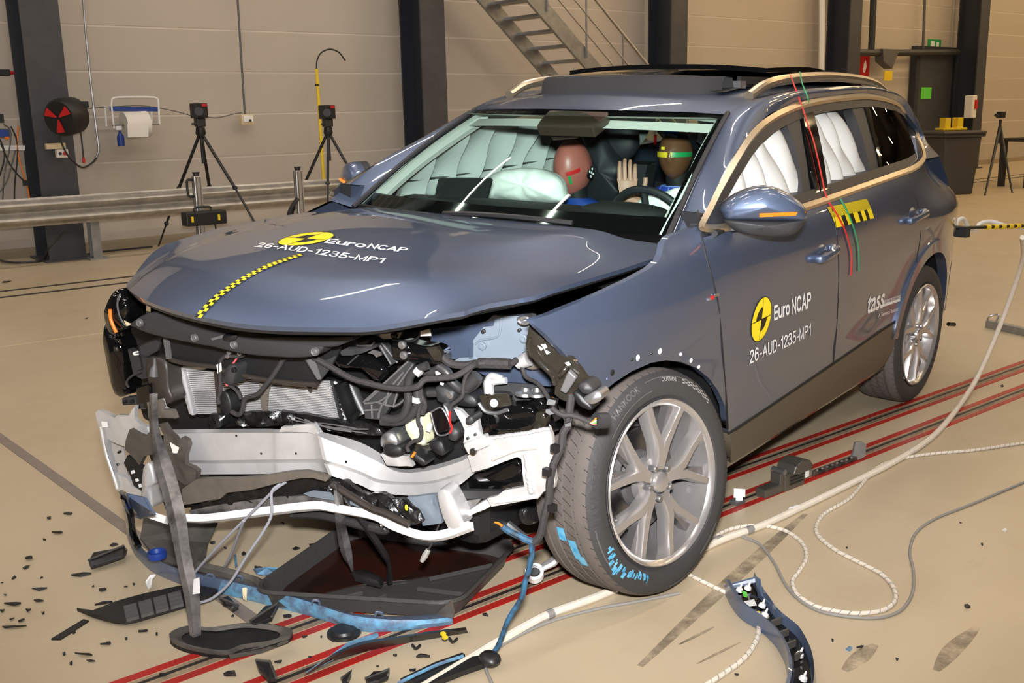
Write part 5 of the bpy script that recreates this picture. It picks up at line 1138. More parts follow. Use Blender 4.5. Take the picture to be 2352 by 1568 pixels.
# shroud and ducts
dome('shroud_panel', VA((375, 435), (600, 300), (900, 300), (1200, 360))+VB((0, 90), (500, 180), (1000, 270), (1850, 290), (1660, 415), (1500, 405), (1480, 440), (1400, 530), (1180, 560), (900, 550), (480, 510), (0, 400))+VA((1290, 690), (830, 600), (560, 530), (430, 470)), .13, .02, 'dark_grey')
plate('shroud_slot', VB((20, 320), (215, 265), (200, 310), (40, 345)), .155, .004, 'mid_grey'); dome('shroud_catch', VB((200, 300), (250, 245), (390, 245), (400, 300), (340, 350), (230, 340)), .14, .02, 'black')
for q in VB((315, 400), (1360, 490))+VA((470, 425), (1130, 605)): P(MB().lathe([(0, .004), (.006, .004), (.009, 0), (.012, .002), (.013, -.004)], cF(*q, .152), NF, 14), 'clip_stud', 'mid_grey')
plate('duct_panel', VA((760, 590), (835, 865), (1000, 910), (1400, 960))+VB((0, 690), (200, 740), (600, 830), (1000, 890), (1390, 915), (1420, 870), (1600, 640), (1700, 420), (1480, 400), (1180, 500), (480, 450), (0, 340))+VA((1290, 640), (830, 560)), .01, .01, 'black')
hosef('duct_lip', VA((835, 862), (1000, 905), (1400, 955))+VB((200, 735), (600, 828), (1000, 885), (1390, 910)), .018, .008, 'plastic_brown')
plate('duct_strut', VA((750, 588), (802, 588), (838, 860), (792, 862)), .06, .01, 'mid_grey')
lb = plate('lamp_bracket', VA((470, 700), (680, 612), (742, 600), (690, 760), (560, 830), (490, 800)), -.05, .01, 'dark_grey'); hosef('bracket_edge', VA((690, 605), (465, 700), (440, 770), (480, 830), (505, 975), (458, 1000)), -.045, .0035, 'clear_plastic', lb); hosef('bracket_ear', VA((455, 770), (405, 785), (415, 805), (460, 800)), -.045, .003, 'white', lb)
plate('lamp_support', VA((330, 740), (500, 850), (590, 840), (600, 1080), (500, 1100), (400, 1050)), -.07, .03, 'dark_grey')
dome('lock_pillar', VA((590, 850), (815, 870), (860, 1180), (905, 1335), (820, 1400), (700, 1345), (600, 1100)), -.03, .02, 'plastic_brown')
P(MB().tube([cF(*q, -.01) for q in VA((655, 850), (655, 930), (648, 970), (645, 1060))], [.004, .006, .012, .016], 10), 'bump_stop', 'mid_grey')
plate('pillar_box', VA((430, 1200), (592, 1150), (602, 1380), (552, 1462), (440, 1462)), .0, .05, 'gloss_black', bevel=.004); plate('side_connector', VA((255, 1330), (420, 1318), (424, 1410), (266, 1416)), -.03, .04, 'dark_grey', bevel=.004)
for q in VA((300, 1370), (385, 1365)): bolt(q, -.025, .006, 'black')
hosef('yellow_wire', VA((500, 1005), (400, 1050), (330, 1110), (320, 1160), (345, 1200)), -.03, .004, 'loom'); plate('white_bracket', VA((725, 1350), (750, 1340), (770, 1430), (830, 1470), (820, 1515), (770, 1500), (735, 1430)), .0, .01, 'alu')
crumple('pillar_foot', VA((560, 1380), (720, 1340), (760, 1460), (860, 1480), (920, 1568), (580, 1568)), .01, .012, 'lip_plastic', 24, 2)
# radiator
RC = [cF(*p, -.10) for p in ((412, 846), (772, 877), (794, 966), (440, 953))]
rad = P(MB().slab([q-NF*.012 for q in RC], -NF*.03), 'radiator', 'black', smooth=False)
def rbil(u, v): return (RC[0]*(1-u)+RC[1]*u)*(1-v)+(RC[3]*(1-u)+RC[2]*u)*v+NF*(-.0)+A((0, 0, .012))*(math.sin(PI*u)*(v))
fin = MB(); nr = 22
for i in range(nr):
    v0, v1 = (i+.08)/nr, (i+.68)/nr; u = .045
    while u < .955:
        l = rs.uniform(.10, .17); u1 = min(.955, u+l); a, b, c, d_ = rbil(u, v0), rbil(u1-.006, v0), rbil(u1-.006, v1), rbil(u, v1); fin.slab([a, b, c, d_], -NF*.012, back=False); u = u1
fo_ = P(fin, 'radiator_fins', 'alu', rad, smooth=False); fo_['kind'] = 'stuff'
plate('radiator_tank', VA((918, 990), (968, 950), (1112, 1545), (1062, 1520)), -.085, .03, 'alu', rad, bevel=.004); plate('radiator_top', VA((930, 975), (1000, 945), (1260, 965), (1250, 985), (975, 990)), -.085, .02, 'alu', rad)
rt = VB((1625, 880), (1650, 960), (1680, 1060), (1705, 1160), (1730, 1260), (1755, 1350), (1790, 1385)); zt_ = [(p[0]+(3 if i % 2 else -2), p[1]) for i, p in enumerate(dens(rt, 5, False))]; hosef('radiator_edge', zt_, -.08, .005, 'alu', rad, n=2)
plate('radiator_strap', VB((62, 740), (140, 745), (152, 1290), (108, 1290)), -.06, .006, 'plastic_brown', rad); plate('radiator_strap', VB((640, 850), (800, 900), (760, 1000), (740, 1300), (705, 1340), (690, 1300), (660, 1050)), -.06, .006, 'lip_plastic', rad); plate('radiator_strap', VB((1240, 915), (1330, 930), (1310, 1010), (1290, 1000)), -.06, .006, 'plastic_brown', rad)
ch_ = cat([cF(*q, -.06) for q in VB((1700, 890), (1740, 1020), (1800, 1180), (1850, 1290), (1900, 1340))], 12); P(MB().tube(ch_, [.021+(.004 if i % 2 else 0) for i in range(len(ch_))], 12), 'corrugated_hose', 'black'); hosef('intercooler_hose', VB((1800, 870), (1850, 1000), (1920, 1150), (1990, 1290)), -.09, .022, 'hose', seg=12)
crumple('lower_grille', VB((0, 1295), (700, 1262), (1100, 1272), (1740, 1385), (2000, 1400), (2180, 1480), (2250, 1568), (1700, 1540), (1300, 1440), (900, 1440), (0, 1470)), -.05, .022, 'crush_black', 34, 4)
for k in range(5): q = VB((rs.uniform(1000, 1400), rs.uniform(1330, 1420)), (rs.uniform(1400, 1700), rs.uniform(1400, 1480)), (rs.uniform(1700, 2100), rs.uniform(1440, 1560))); hosef('torn_edge', q, -.02, .0022, 'mid_grey')
# sensor, looms in front of radiator
dome('sensor_module', VB((290, 640), (382, 685), (345, 880), (285, 912), (190, 855), (205, 780)), .05, .02, 'dark_grey'); bolt(VB((325, 720))[0], .075, .008, 'black'); hosef('sensor_wire', VB((300, 650), (340, 600), (360, 570)), .05, .003, 'pink'); hosef('sensor_wire', VB((190, 840), (215, 900), (240, 930)), .06, .003, 'pink')
plate('cable_label', VB((95, 660), (148, 632), (155, 740), (110, 772)), .06, .004, 'white_paper'); dome('oval_connector', VB((150, 1030), (240, 990), (300, 1100), (310, 1230), (240, 1310), (180, 1240)), -.01, .015, 'black'); dome('plug', VB((70, 1310), (150, 1280), (190, 1330), (180, 1430), (130, 1460), (110, 1380)), .0, .015, 'black')
plate('plug_tag', VB((130, 1360), (200, 1310), (190, 1340), (140, 1380)), .02, .003, 'white'); hosef('loom', VB((1090, 570), (970, 580), (900, 680), (800, 830), (720, 930), (620, 1040), (470, 1090), (430, 1240), (380, 1300), (290, 1260)), .03, .0075, 'loom')
hosef('loom', VB((470, 515), (400, 550), (300, 550), (220, 545), (150, 610), (140, 750), (150, 980), (120, 1080), (130, 1160)), .055, .006, 'loom'); hosef('loom', VB((220, 900), (320, 960), (380, 1030), (410, 1100)), .05, .005, 'loom')
for q in VB((265, 495), (400, 510), (245, 545)): bolt(q, .07, .007)
plate('torn_flap', VB((1225, 590), (1345, 565), (1500, 600), (1640, 540), (1560, 700), (1430, 862), (1390, 850)), .04, .006, 'dark_grey'); plate('flap_edge', VB((1250, 600), (1345, 570), (1440, 840), (1395, 850)), .046, .004, 'mid_grey')
hosef('main_loom', VB((1340, 560), (1560, 680), (1850, 840), (2100, 900))+VC((300, 820), (550, 880), (800, 910), (1000, 880), (1100, 790), (1300, 770), (1500, 740), (1700, 620))+VD((520, 620), (700, 615), (930, 620), (1010, 570)), [.05, .05, .05, .05, .06, .06, .06, .06, .05, .04, .03, .0, -.03, -.05, -.06, -.06], .009, 'loom')
hosef('main_loom', VD((90, 540), (200, 620), (360, 640), (520, 620)), -.02, .012, 'loom'); hosef('main_loom', VD((540, 615), (700, 615), (930, 625)), -.05, .016, 'loom'); hosef('loom_branch', VC((1690, 650), (1620, 760), (1590, 900), (1580, 1000), (1520, 1060), (1440, 1120), (1420, 1200)), .0, .006, 'loom')
# engine bay pieces
dome('air_box', VC((0, 480), (330, 440), (560, 560), (640, 700), (540, 810), (400, 660), (270, 625), (0, 600)), -.10, .03, 'gloss_black'); plate('air_box_edge', VC((90, 600), (230, 470), (250, 480), (110, 605)), -.06, .004, 'dark_grey')
plate('cross_bracket', VC((410, 215), (800, 188), (760, 262), (560, 272), (500, 235)), -.06, .01, 'steel'); bolt(VC((700, 230))[0], -.055, .010, 'liner'); dome('rubber_mount', VC((240, 240), (430, 240), (400, 360), (250, 350)), -.05, .03, 'dark_grey'); plate('mount_clip', VC((215, 320), (240, 350), (400, 345), (440, 290), (455, 320), (400, 370), (220, 360)), -.02, .005, 'mid_grey')
crumple('torn_bracket', VC((0, 430), (120, 370), (330, 370), (480, 330), (470, 380), (300, 450), (150, 485), (30, 480)), -.03, .008, 'dark_grey', 30, 8); plate('torn_end', VC((360, 450), (430, 410), (530, 440), (540, 480), (470, 510), (440, 470)), -.06, .006, 'steel')
ra = dome('crash_arm', VC((700, 300), (1000, 340), (1230, 370), (1320, 440), (1332, 560), (1260, 585), (850, 545), (700, 500)), -.03, .02, 'gloss_black')
for q in VC((808, 345), (828, 478)): bolt(q, -.005, .012, 'steel', ra)
crumple('arm_torn_end', VC((1110, 380), (1240, 370), (1310, 450), (1300, 560), (1200, 560), (1180, 470)), .0, .014, 'liner', 60, 9)
plate('carrier_strut', VC((490, 310), (560, 300), (760, 560), (660, 605), (480, 345)), -.06, .02, 'dark_grey'); hosef('strut_rib', VC((500, 320), (660, 595)), -.055, .003, 'mid_grey'); hosef('strut_rib', VC((540, 320), (745, 575)), -.055, .003, 'mid_grey')
rbk = plate('ribbed_bracket', VC((880, 550), (950, 590), (830, 850), (660, 1130), (540, 1310), (330, 1292), (308, 1090), (450, 950), (650, 760)), -.02, .02, 'dark_grey')
for l in (((880, 560), (640, 780), (310, 1080)), ((945, 595), (760, 850), (540, 1130), (500, 1290)), ((820, 700), (690, 850)), ((640, 910), (590, 1110)), ((320, 1100), (500, 1080), (620, 1000)), ((500, 1090), (700, 1140), (830, 1050)), ((410, 1110), (420, 1290)), ((320, 1190), (500, 1180)), ((750, 940), (690, 1140)), ((560, 880), (400, 1010)), ((600, 850), (360, 1060))): hosef('rib', VC(*l), -.012, .0035, 'mid_grey', rbk, n=2, seg=6)
hosef('coolant_hose', VC((1130, 610), (1010, 660), (910, 750), (880, 900), (880, 1100), (820, 1250), (700, 1300), (560, 1285)), .01, .013, 'hose', seg=12); hosef('coolant_hose', VC((990, 900), (1000, 1050), (985, 1140), (900, 1270), (750, 1335), (540, 1330)), .0, .013, 'hose', seg=12)
hosef('hose_band', VC((985, 655), (1050, 715)), .012, .0145, 'white', seg=12); hosef('hose_band', VC((997, 1015), (995, 1080)), .002, .0145, 'white', seg=12)
hosef('coolant_hose', VC((1270, 620), (1380, 700), (1450, 830), (1580, 920), (1700, 880), (1780, 790)), -.04, .015, 'hose', seg=12); hosef('coolant_hose', VC((1060, 680), (1200, 690), (1300, 640)), -.05, .014, 'hose', seg=12); hosef('hose_elbow', VC((1640, 880), (1720, 800), (1770, 740)), -.03, .019, 'hose', seg=12)
plate('hose_mark', VC((1230, 690), (1290, 670), (1300, 720), (1240, 740)), -.03, .003, 'white_paper'); plate('hose_mark', VC((1290, 830), (1340, 840), (1330, 870), (1290, 855)), -.01, .003, 'white_paper')
mt_ = dome('engine_mount', VC((1260, 870), (1400, 880), (1510, 990), (1440, 1085), (1290, 1055), (1270, 960)), -.03, .02, 'dark_grey'); bolt(VC((1425, 985))[0], -.005, .012, 'steel', mt_); hosef('mount_rod', VC((1140, 970), (1280, 965)), -.03, .012, 'hose')
dome('valve_block', VC((1520, 960), (1700, 960), (1790, 1040), (1780, 1130), (1600, 1120), (1480, 1080)), -.05, .02, 'black')
hn = plate('horn', VC((1172, 1210), (1320, 1162), (1342, 1180), (1432, 1440), (1270, 1498), (1240, 1480)), .02, .03, 'gloss_black', bevel=.004); hosef('horn_rim', VC((1172, 1210), (1320, 1162), (1432, 1440), (1262, 1498), (1172, 1210)), .022, .0028, 'steel', hn, n=4); dome('horn_body', VC((1340, 1100), (1400, 1150), (1440, 1280), (1430, 1360), (1380, 1250)), .0, .01, 'steel', hn)
dome('washer_bottle', VC((860, 1360), (1000, 1290), (1075, 1295), (1115, 1568), (1090, 1620), (960, 1570)), -.03, .02, 'bottle'); plate('white_tag', VC((1132, 1350), (1192, 1360), (1162, 1472), (1108, 1450)), -.01, .003, 'white'); plate('bonnet_label', VC((1040, 172), (1160, 140), (1176, 230), (1040, 236)), -.02, .003, 'white')
hosef('hanging_wire', VC((1050, 155), (1000, 260), (900, 300), (780, 290), (680, 270)), -.03, .004, 'black'); hosef('bottle_loom', VC((1060, 1100), (1020, 1200), (1010, 1330), (1050, 1430), (1040, 1550))+VG((380, 150), (330, 200), (345, 250)), .02, .006, 'loom')
hosef('red_wire', VC((1420, 1200), (1418, 1330), (1445, 1410), (1420, 1480)), .04, .003, 'red'); dome('black_plug', VC((1450, 1380), (1560, 1440), (1530, 1560), (1430, 1540)), .02, .02, 'dark_grey'); hosef('bay_tube', VC((1030, 880), (1040, 1000), (1090, 1120), (1060, 1230)), .0, .010, 'loom')
cn = dome('wire_plug', VG((365, 260), (400, 240), (520, 330), (500, 385), (400, 310)), .05, .012, 'black'); hosef('seal_ring', VG((375, 300), (405, 255)), .062, .004, 'orange', cn)
dome('lower_mount', VG((130, 170), (280, 180), (290, 270), (190, 285), (110, 240)), .02, .02, 'black'); dome('pump_cover', VG((110, 60), (180, 20), (250, 60), (280, 170), (120, 190), (90, 130)), .0, .03, 'steel')
crumple('bay_bracket', VG((400, 190), (560, 180), (600, 230), (420, 260)), .01, .006, 'liner', 30, 5); dome('relay_box', VG((560, 140), (680, 130), (720, 230), (690, 280), (600, 230)), .03, .015, 'black')
# inner wing on the crushed side
crumple('inner_wing', VD((-60, 200), (400, 150), (640, 90), (720, 20), (1180, 10), (1180, 130), (1140, 370), (1180, 560), (1300, 690), (1480, 870), (1440, 900), (930, 862), (780, 805), (600, 765), (480, 690), (460, 570), (100, 560), (-60, 420)), -.17, .008, 'paint', 6, 1, .03)
pw_ = crumple('wing_plate', VD((470, 330), (600, 165), (720, 155), (750, 30), (1175, 25), (1150, 300), (1150, 560), (900, 590), (470, 600)), -.15, .004, 'primer', 8, 3, .03)
for q, r in zip(VD((585, 400), (1100, 310), (598, 220), (1045, 205), (1110, 492)), (.012, .012, .006, .005, .005)): bolt(q, -.14, r, 'primer' if r > .01 else 'black', pw_)
hosef('pressed_rib', VD((820, 40), (800, 230), (740, 300), (560, 330), (500, 380)), -.147, .003, 'primer', pw_); plate('wing_tab', VD((415, 385), (465, 375), (460, 560), (415, 560)), -.14, .005, 'paint'); plate('wing_flange', VD((200, 600), (300, 550), (460, 540), (480, 600), (400, 625)), -.14, .01, 'primer')
hosef('hinge_latch', VD((1030, 70), (1090, 50), (1150, 60), (1150, 110), (1080, 120), (1030, 90)), -.10, .006, 'steel'); dome('hinge_block', VD((1020, 60), (1160, 40), (1160, 120), (1080, 130)), -.12, .01, 'steel')
P(MB().tube([cF(*q, -.09) for q in VD((1020, 640), (1070, 600), (1160, 560))], [.014, .02, .022], 12), 'silver_sleeve', 'alu'); dome('sleeve_pad', VD((1130, 640), (1240, 560), (1330, 650), (1260, 690), (1150, 680)), -.12, .01, 'lip_plastic')
hosef('wing_loom', VD((1030, 560), (1090, 700), (1130, 790), (1250, 850), (1330, 930), (1400, 1040), (1440, 1100)), [-.08, -.08, -.07, -.05, -.03, -.01, .0], .006, 'loom')
# arch liner bracket at the front edge of the wing
ln = crumple('arch_liner', VD((1162, 140), (1230, 180), (1400, 320), (1560, 430), (1700, 560), (1820, 700), (1900, 830), (1990, 930), (2090, 1040), (2000, 1110), (1960, 1160), (1900, 1130), (1740, 960), (1620, 1090), (1560, 1060), (1480, 1000), (1490, 890), (1440, 760), (1290, 620), (1150, 520), (1130, 370)), .04, .010, 'liner', 16, 6, .018)
for q in (((1270, 400), (1340, 440), (1310, 462)), ((1310, 385), (1360, 378), (1385, 425), (1350, 440)), ((1350, 445), (1424, 485), (1384, 512)), ((1605, 612), (1650, 598), (1680, 640), (1640, 650))): plate('liner_hole', VD(*q), .055, .004, 'white_paper', ln)
plate('liner_pad', VD((1650, 700), (1752, 800), (1620, 1000), (1540, 960)), .065, .02, 'mid_grey', ln, .004); dome('liner_box', VD((1540, 720), (1620, 640), (1660, 690), (1560, 800)), .05, .015, 'liner', ln); dome('lamp_plug', VD((1800, 860), (1900, 830), (1990, 930), (1900, 990), (1820, 950)), .05, .02, 'dark_grey', ln)
dome('silver_plug', VD((1830, 1050), (2010, 950), (2090, 1030), (2000, 1112), (1900, 1112)), .06, .012, 'steel', ln); dome('wedge_plug', VD((1720, 970), (1800, 980), (1960, 1150), (1920, 1190), (1780, 1120)), .06, .012, 'black', ln); hosef('liner_edge', VD((1180, 300), (1160, 440), (1300, 620), (1440, 760), (1490, 890)), .058, .006, 'liner', ln)
hosef('orange_wire', VD((1430, 1090), (1450, 1050), (1500, 1100)), .05, .004, 'orange'); hosef('orange_wire', VD((1690, 1000), (1680, 1080), (1675, 1120)), .05, .005, 'pink')
# black member and gearbox cover on the crushed side
dome('side_member', VD((560, 1010), (900, 990), (960, 1100), (1250, 1120), (1260, 1040), (1380, 1040), (1480, 1330), (1500, 1460), (640, 1540), (500, 1300)), -.09, .03, 'gloss_black')
plate('flat_cover', VD((690, 885), (930, 862), (1290, 890), (1400, 1030), (1250, 1060), (950, 1110), (700, 990)), -.11, .01, 'dark_grey')
mb_ = plate('mount_bracket', VD((530, 1010), (900, 990), (950, 1130), (900, 1190), (760, 1230), (600, 1215)), -.04, .012, 'liner', bevel=.004); P(MB().lathe([(0, .004), (.012, .004), (.013, 0)], cF(*VD((730, 1110))[0], -.035), NF, 18), 'bracket_hole', 'alu', mb_); hosef('bracket_fold', VD((540, 1110), (620, 1210), (760, 1235), (900, 1190)), -.035, .006, 'steel', mb_)
dome('member_box', VD((700, 1180), (1190, 1150), (1210, 1400), (690, 1440)), -.045, .012, 'gloss_black'); dome('member_box', VD((1245, 1230), (1370, 1230), (1380, 1400), (1245, 1400)), -.05, .012, 'liner')
for q in VD((1120, 985), (1260, 990)): P(MB().lathe([(0, .02), (.012, .018), (.016, .008), (.03, .004), (.032, -.004)], cF(*q, -.07), (0, 0, 1), 18), 'strut_mount', 'steel')
for l in (((830, 810), (700, 775), (645, 840), (640, 900), (650, 1000)), ((880, 832), (720, 850), (685, 890), (690, 1000))): hosef('coolant_pipe', VD(*l), -.07, .010, 'alu', seg=10)
crumple('alu_bracket', VD((230, 1180), (300, 1210), (380, 1290), (500, 1270), (540, 1400), (560, 1500), (400, 1565), (330, 1370)), .02, .008, 'alu', 26, 7); dome('rubber_block', VD((390, 1290), (470, 1270), (480, 1350), (400, 1370)), .04, .01, 'dark_grey')
dome('canister', VD((-30, 1350), (110, 1110), (180, 1250), (170, 1440), (20, 1490)), -.01, .01, 'gloss_black')
# ---- bumper beam: folded aluminium section swept along the crushed line
ST = [((385, 986), (385, 997), (385, 1056), (385, 1063), (388, 1091)), ((480, 985), (480, 994), (480, 1057), (480, 1064), (482, 1089)), ((612, 984), (612, 994), (612, 1055), (613, 1063), (614, 1088)), ((640, 985), (640, 995), (641, 1055), (641, 1063), (642, 1087)), ((715, 979), (716, 993), (722, 1054), (724, 1063), (735, 1083)), ((734, 990), (738, 1004), (750, 1057), (753, 1066), (764, 1093)), ((818, 1012), (816, 1035), (822, 1080), (823, 1088), (826, 1113)), ((872, 1040), (868, 1060), (868, 1100), (868, 1108), (862, 1129)), ((917, 1076), (918, 1084), (922, 1106), (922, 1113), (927, 1137)), ((985, 1070), (986, 1080), (991, 1104), (992, 1110), (998, 1139)), ((1050, 1052), (1050, 1062), (1052, 1086), (1052, 1092), (1050, 1117)), ((1085, 1036), (1086, 1046), (1088, 1064), (1088, 1068), (1090, 1086))]
offs = [.02, .03, .03, .036, .03, .06, .0, -.04, -.05, -.03, .0, .02]; oo = [-.035, .0, .004, -.012, -.006]
G = []
for st_, of in zip(ST, offs): G.append([cF(*q, of+o_) for q, o_ in zip(st_, oo)]+[cF(*st_[-1], of-.05)])
Gt = list(zip(*[cat(list(c), 4) for c in zip(*G)]))
beam = lab(P(MB().grid(Gt), 'bumper_beam', 'alu', angle=22), 'crumpled bare aluminium bumper beam')
for q in ((600, 1041), (680, 1041), (543, 1000), (795, 1060)): P(MB().lathe([(0, .002), (.003, .002), (.004, 0)], cF(*q, .042), NF, 8), 'beam_hole', 'black', beam)
crumple('beam_flange', VF((840, 170), (870, 105), (1000, 100), (1010, 85), (1250, 75), (1330, 180), (1280, 200), (1180, 165)), .04, .008, 'alu', 30, 3, parent=beam); crumple('beam_tear', VG((60, 270), (100, 330), (120, 390), (380, 400), (360, 340), (330, 290), (200, 290)), .0, .01, 'alu', 30, 8, parent=beam)
lbk = crumple('beam_bracket', VG((930, 290), (1120, 180), (1140, 100), (1500, 72), (1740, 10), (1775, 100), (1790, 300), (1815, 540), (1800, 610), (1690, 650), (1640, 715), (1170, 800), (1130, 715), (1230, 690), (1290, 640), (1500, 600), (1470, 320), (1430, 300), (1140, 410), (980, 455)), .05, .006, 'alu', 14, 2, .015)
for i in range(16): q = VG((1515+rs.uniform(-8, 8)+i*3, 290+i*24))[0]; P(MB().ball(cF(*q, .057), (.006, .008, .006), 5), 'weld_bead', 'alu', lbk)
for i in range(20): q = VG((1140+i*31, 120-i*5.2+rs.uniform(-6, 6)))[0]; P(MB().ball(cF(*q, .052), (.006, .010, .005), 5), 'weld_bead', 'alu', lbk)
hosef('bracket_bead', VG((1180, 320), (1400, 230), (1620, 200)), .058, .007, 'alu', lbk); hosef('bracket_bead', VG((1210, 745), (1400, 725), (1600, 700)), .058, .006, 'white_tube', lbk); dome('beam_window_box', VG((960, 470), (1140, 400), (1440, 290), (1510, 600), (1290, 640), (1000, 640)), -.06, .02, 'gloss_black')
plate('mount_block', VG((880, 175), (1095, 82), (1145, 190), (935, 285)), .07, .03, 'alu', bevel=.005); bolt(VG((990, 245))[0], .072, .010, 'liner'); plate('mount_upright', VG((905, 10), (1010, -20), (1060, 60), (1085, 85), (890, 165)), .06, .008, 'alu')
for q in VG((940, 110), (1015, 72)): bolt(q, .06, .004, 'black')
crumple('under_shield', VG((820, 640), (1000, 640), (1300, 640), (1230, 700), (1120, 718), (900, 720), (850, 770)), .0, .006, 'dark_grey', 14, 5); crumple('torn_hose', VG((850, 760), (960, 730), (1050, 730), (1000, 800), (900, 850), (850, 820)), .0, .02, 'steel', 40, 6)
# right end of the beam
crumple('beam_end_plate', VE((45, 130), (80, 105), (260, 190), (300, 160), (420, 165), (490, 60), (485, 210), (540, 260), (620, 300), (640, 360), (600, 410), (430, 320), (380, 520), (340, 510), (180, 430), (190, 560), (230, 700), (260, 820), (400, 868), (460, 970), (565, 1020), (575, 1140), (470, 1110), (270, 1000), (240, 850), (190, 700), (160, 600), (90, 300)), .02, .005, 'alu', 14, 9, .014)
plate('end_plate_inner', VE((170, 420), (350, 505), (385, 660), (410, 850), (250, 830)), -.03, .005, 'alu')
for q in VE((222, 445), (295, 718), (320, 575)): bolt(q, -.02, .005, 'liner')
hosef('end_plate_fold', VE((100, 290), (165, 590), (250, 850), (290, 990)), .03, .006, 'alu'); plate('end_plate_stamp', VE((110, 235), (170, 240), (180, 300), (120, 300)), .03, .003, 'white')
crumple('foam_absorber', VE((430, 320), (600, 410), (650, 350), (640, 180), (705, 170), (700, 600), (600, 620), (550, 720), (370, 550), (385, 450)), .05, .015, 'foam', 12, 3); crumple('foam_absorber', VE((770, 260), (820, 255), (860, 380), (980, 450), (1020, 410), (1065, 450), (1085, 500), (1080, 600), (1090, 700), (1190, 790), (1192, 900), (1140, 950), (1050, 950), (950, 880), (900, 750), (860, 620), (790, 470)), .075, .02, 'foam', 16, 5)
plate('foam_label', VE((878, 468), (982, 532), (960, 592), (918, 590)), .11, .003, 'white_paper'); dome('foam_corner', VE((1000, 900), (1190, 880), (1200, 960), (1150, 1100), (1020, 1160), (980, 1000)), .05, .02, 'plastic_brown')
ld = plate('ladder_bracket', VE((405, 615), (440, 640), (600, 750), (610, 940), (575, 1015), (480, 960), (420, 800), (365, 700)), .03, .01, 'black')
for q in (((440, 790), (475, 780), (485, 815), (450, 825)), ((490, 880), (520, 875), (530, 905), (500, 915)), ((530, 940), (555, 935), (560, 975), (535, 980))): plate('ladder_window', VE(*q), .033, .003, 'white', ld)
dome('lower_post', VE((612, 735), (690, 700), (745, 900), (705, 965), (712, 1190), (566, 1190), (600, 1000)), .05, .02, 'alu')
# lower cross tube, posts and crushed plastics
def sqtube(name, px, off, w, m): q = cat([cF(*p, off) for p in px], 5); return P(MB().tube(q, w, 4, up=(.2, 0, 1)), name, m, angle=30)
sqtube('lower_tube', [(305, 1166), (345, 1182), (384, 1195)], .06, .017, 'white_tube'); sqtube('lower_tube', [(430, 1190), (480, 1190), (595, 1176), (719, 1162), (771, 1168), (860, 1185), (906, 1209), (970, 1230), (1021, 1228), (1082, 1207)], .05, .017, 'white_tube')
dome('tube_post', VG((640, 665), (760, 640), (905, 965), (750, 1005)), .05, .015, 'alu'); crumple('crushed_plate', VG((330, 700), (600, 680), (640, 800), (672, 965), (480, 995), (440, 830)), .03, .012, 'primer', 18, 4); dome('white_lug', VG((860, 900), (1120, 730), (1170, 790), (990, 870), (900, 950)), .0, .012, 'white_tube')
crumple('crushed_absorber', VF((1450, 720), (1650, 760), (1900, 930))+VG((0, 660), (200, 715), (330, 735), (430, 840), (485, 950), (350, 1000), (200, 930), (0, 800))+VF((1900, 1050), (1650, 880), (1480, 830)), .045, .03, 'crush_black', 40, 2); P(MB().ball(cF(*VG((320, 808))[0], .085), (.004, .006, .010), 6), 'yellow_clip', 'yellow')
hosef('absorber_rail', VF((1480, 790), (1700, 930), (1950, 1080))+VG((100, 860), (350, 975)), .085, .011, 'plastic_brown')
crumple('lower_lip', VE((1190, 880), (1500, 870))+VF((300, 720), (600, 700), (920, 650), (1150, 635), (1300, 660), (1430, 720), (1400, 762), (1250, 716), (1100, 722), (850, 772), (500, 862), (210, 897), (130, 972), (0, 1000))+VE((1450, 1100), (1040, 1172), (1010, 1000)), .09, .006, 'lip_plastic', 9, 3)
crumple('lower_core', VF((-220, 1010), (0, 990), (200, 890), (850, 770), (1250, 710), (1500, 740), (1540, 900), (1250, 870), (1130, 900), (900, 970), (0, 1075), (-220, 1120)), .03, .014, 'crush_black', 26, 7); crumple('lower_strip', VF((-240, 1110), (0, 1055), (800, 945), (1150, 930), (1530, 970), (1545, 1045), (1250, 1015), (700, 1095), (0, 1155), (-200, 1190)), .035, .01, 'strip_plastic', 10, 8)
plate('blue_fragment', VF((1130, 905), (1250, 868), (1450, 890), (1535, 995), (1200, 940)), .05, .004, 'primer'); plate('blue_fragment', VF((1590, 890), (1660, 890), (1770, 1020), (1990, 1110), (1900, 1110), (1640, 1010)), .06, .004, 'primer')
hosef('under_tube', VF((1000, 1150), (1250, 1150), (1500, 1190), (1800, 1270), (2100, 1340))+VG((100, 1000),), -.02, .016, 'hose', seg=10); plate('tube_label', VF((2050, 1255), (2100, 1265), (2095, 1300), (2055, 1295)), .005, .003, 'white')
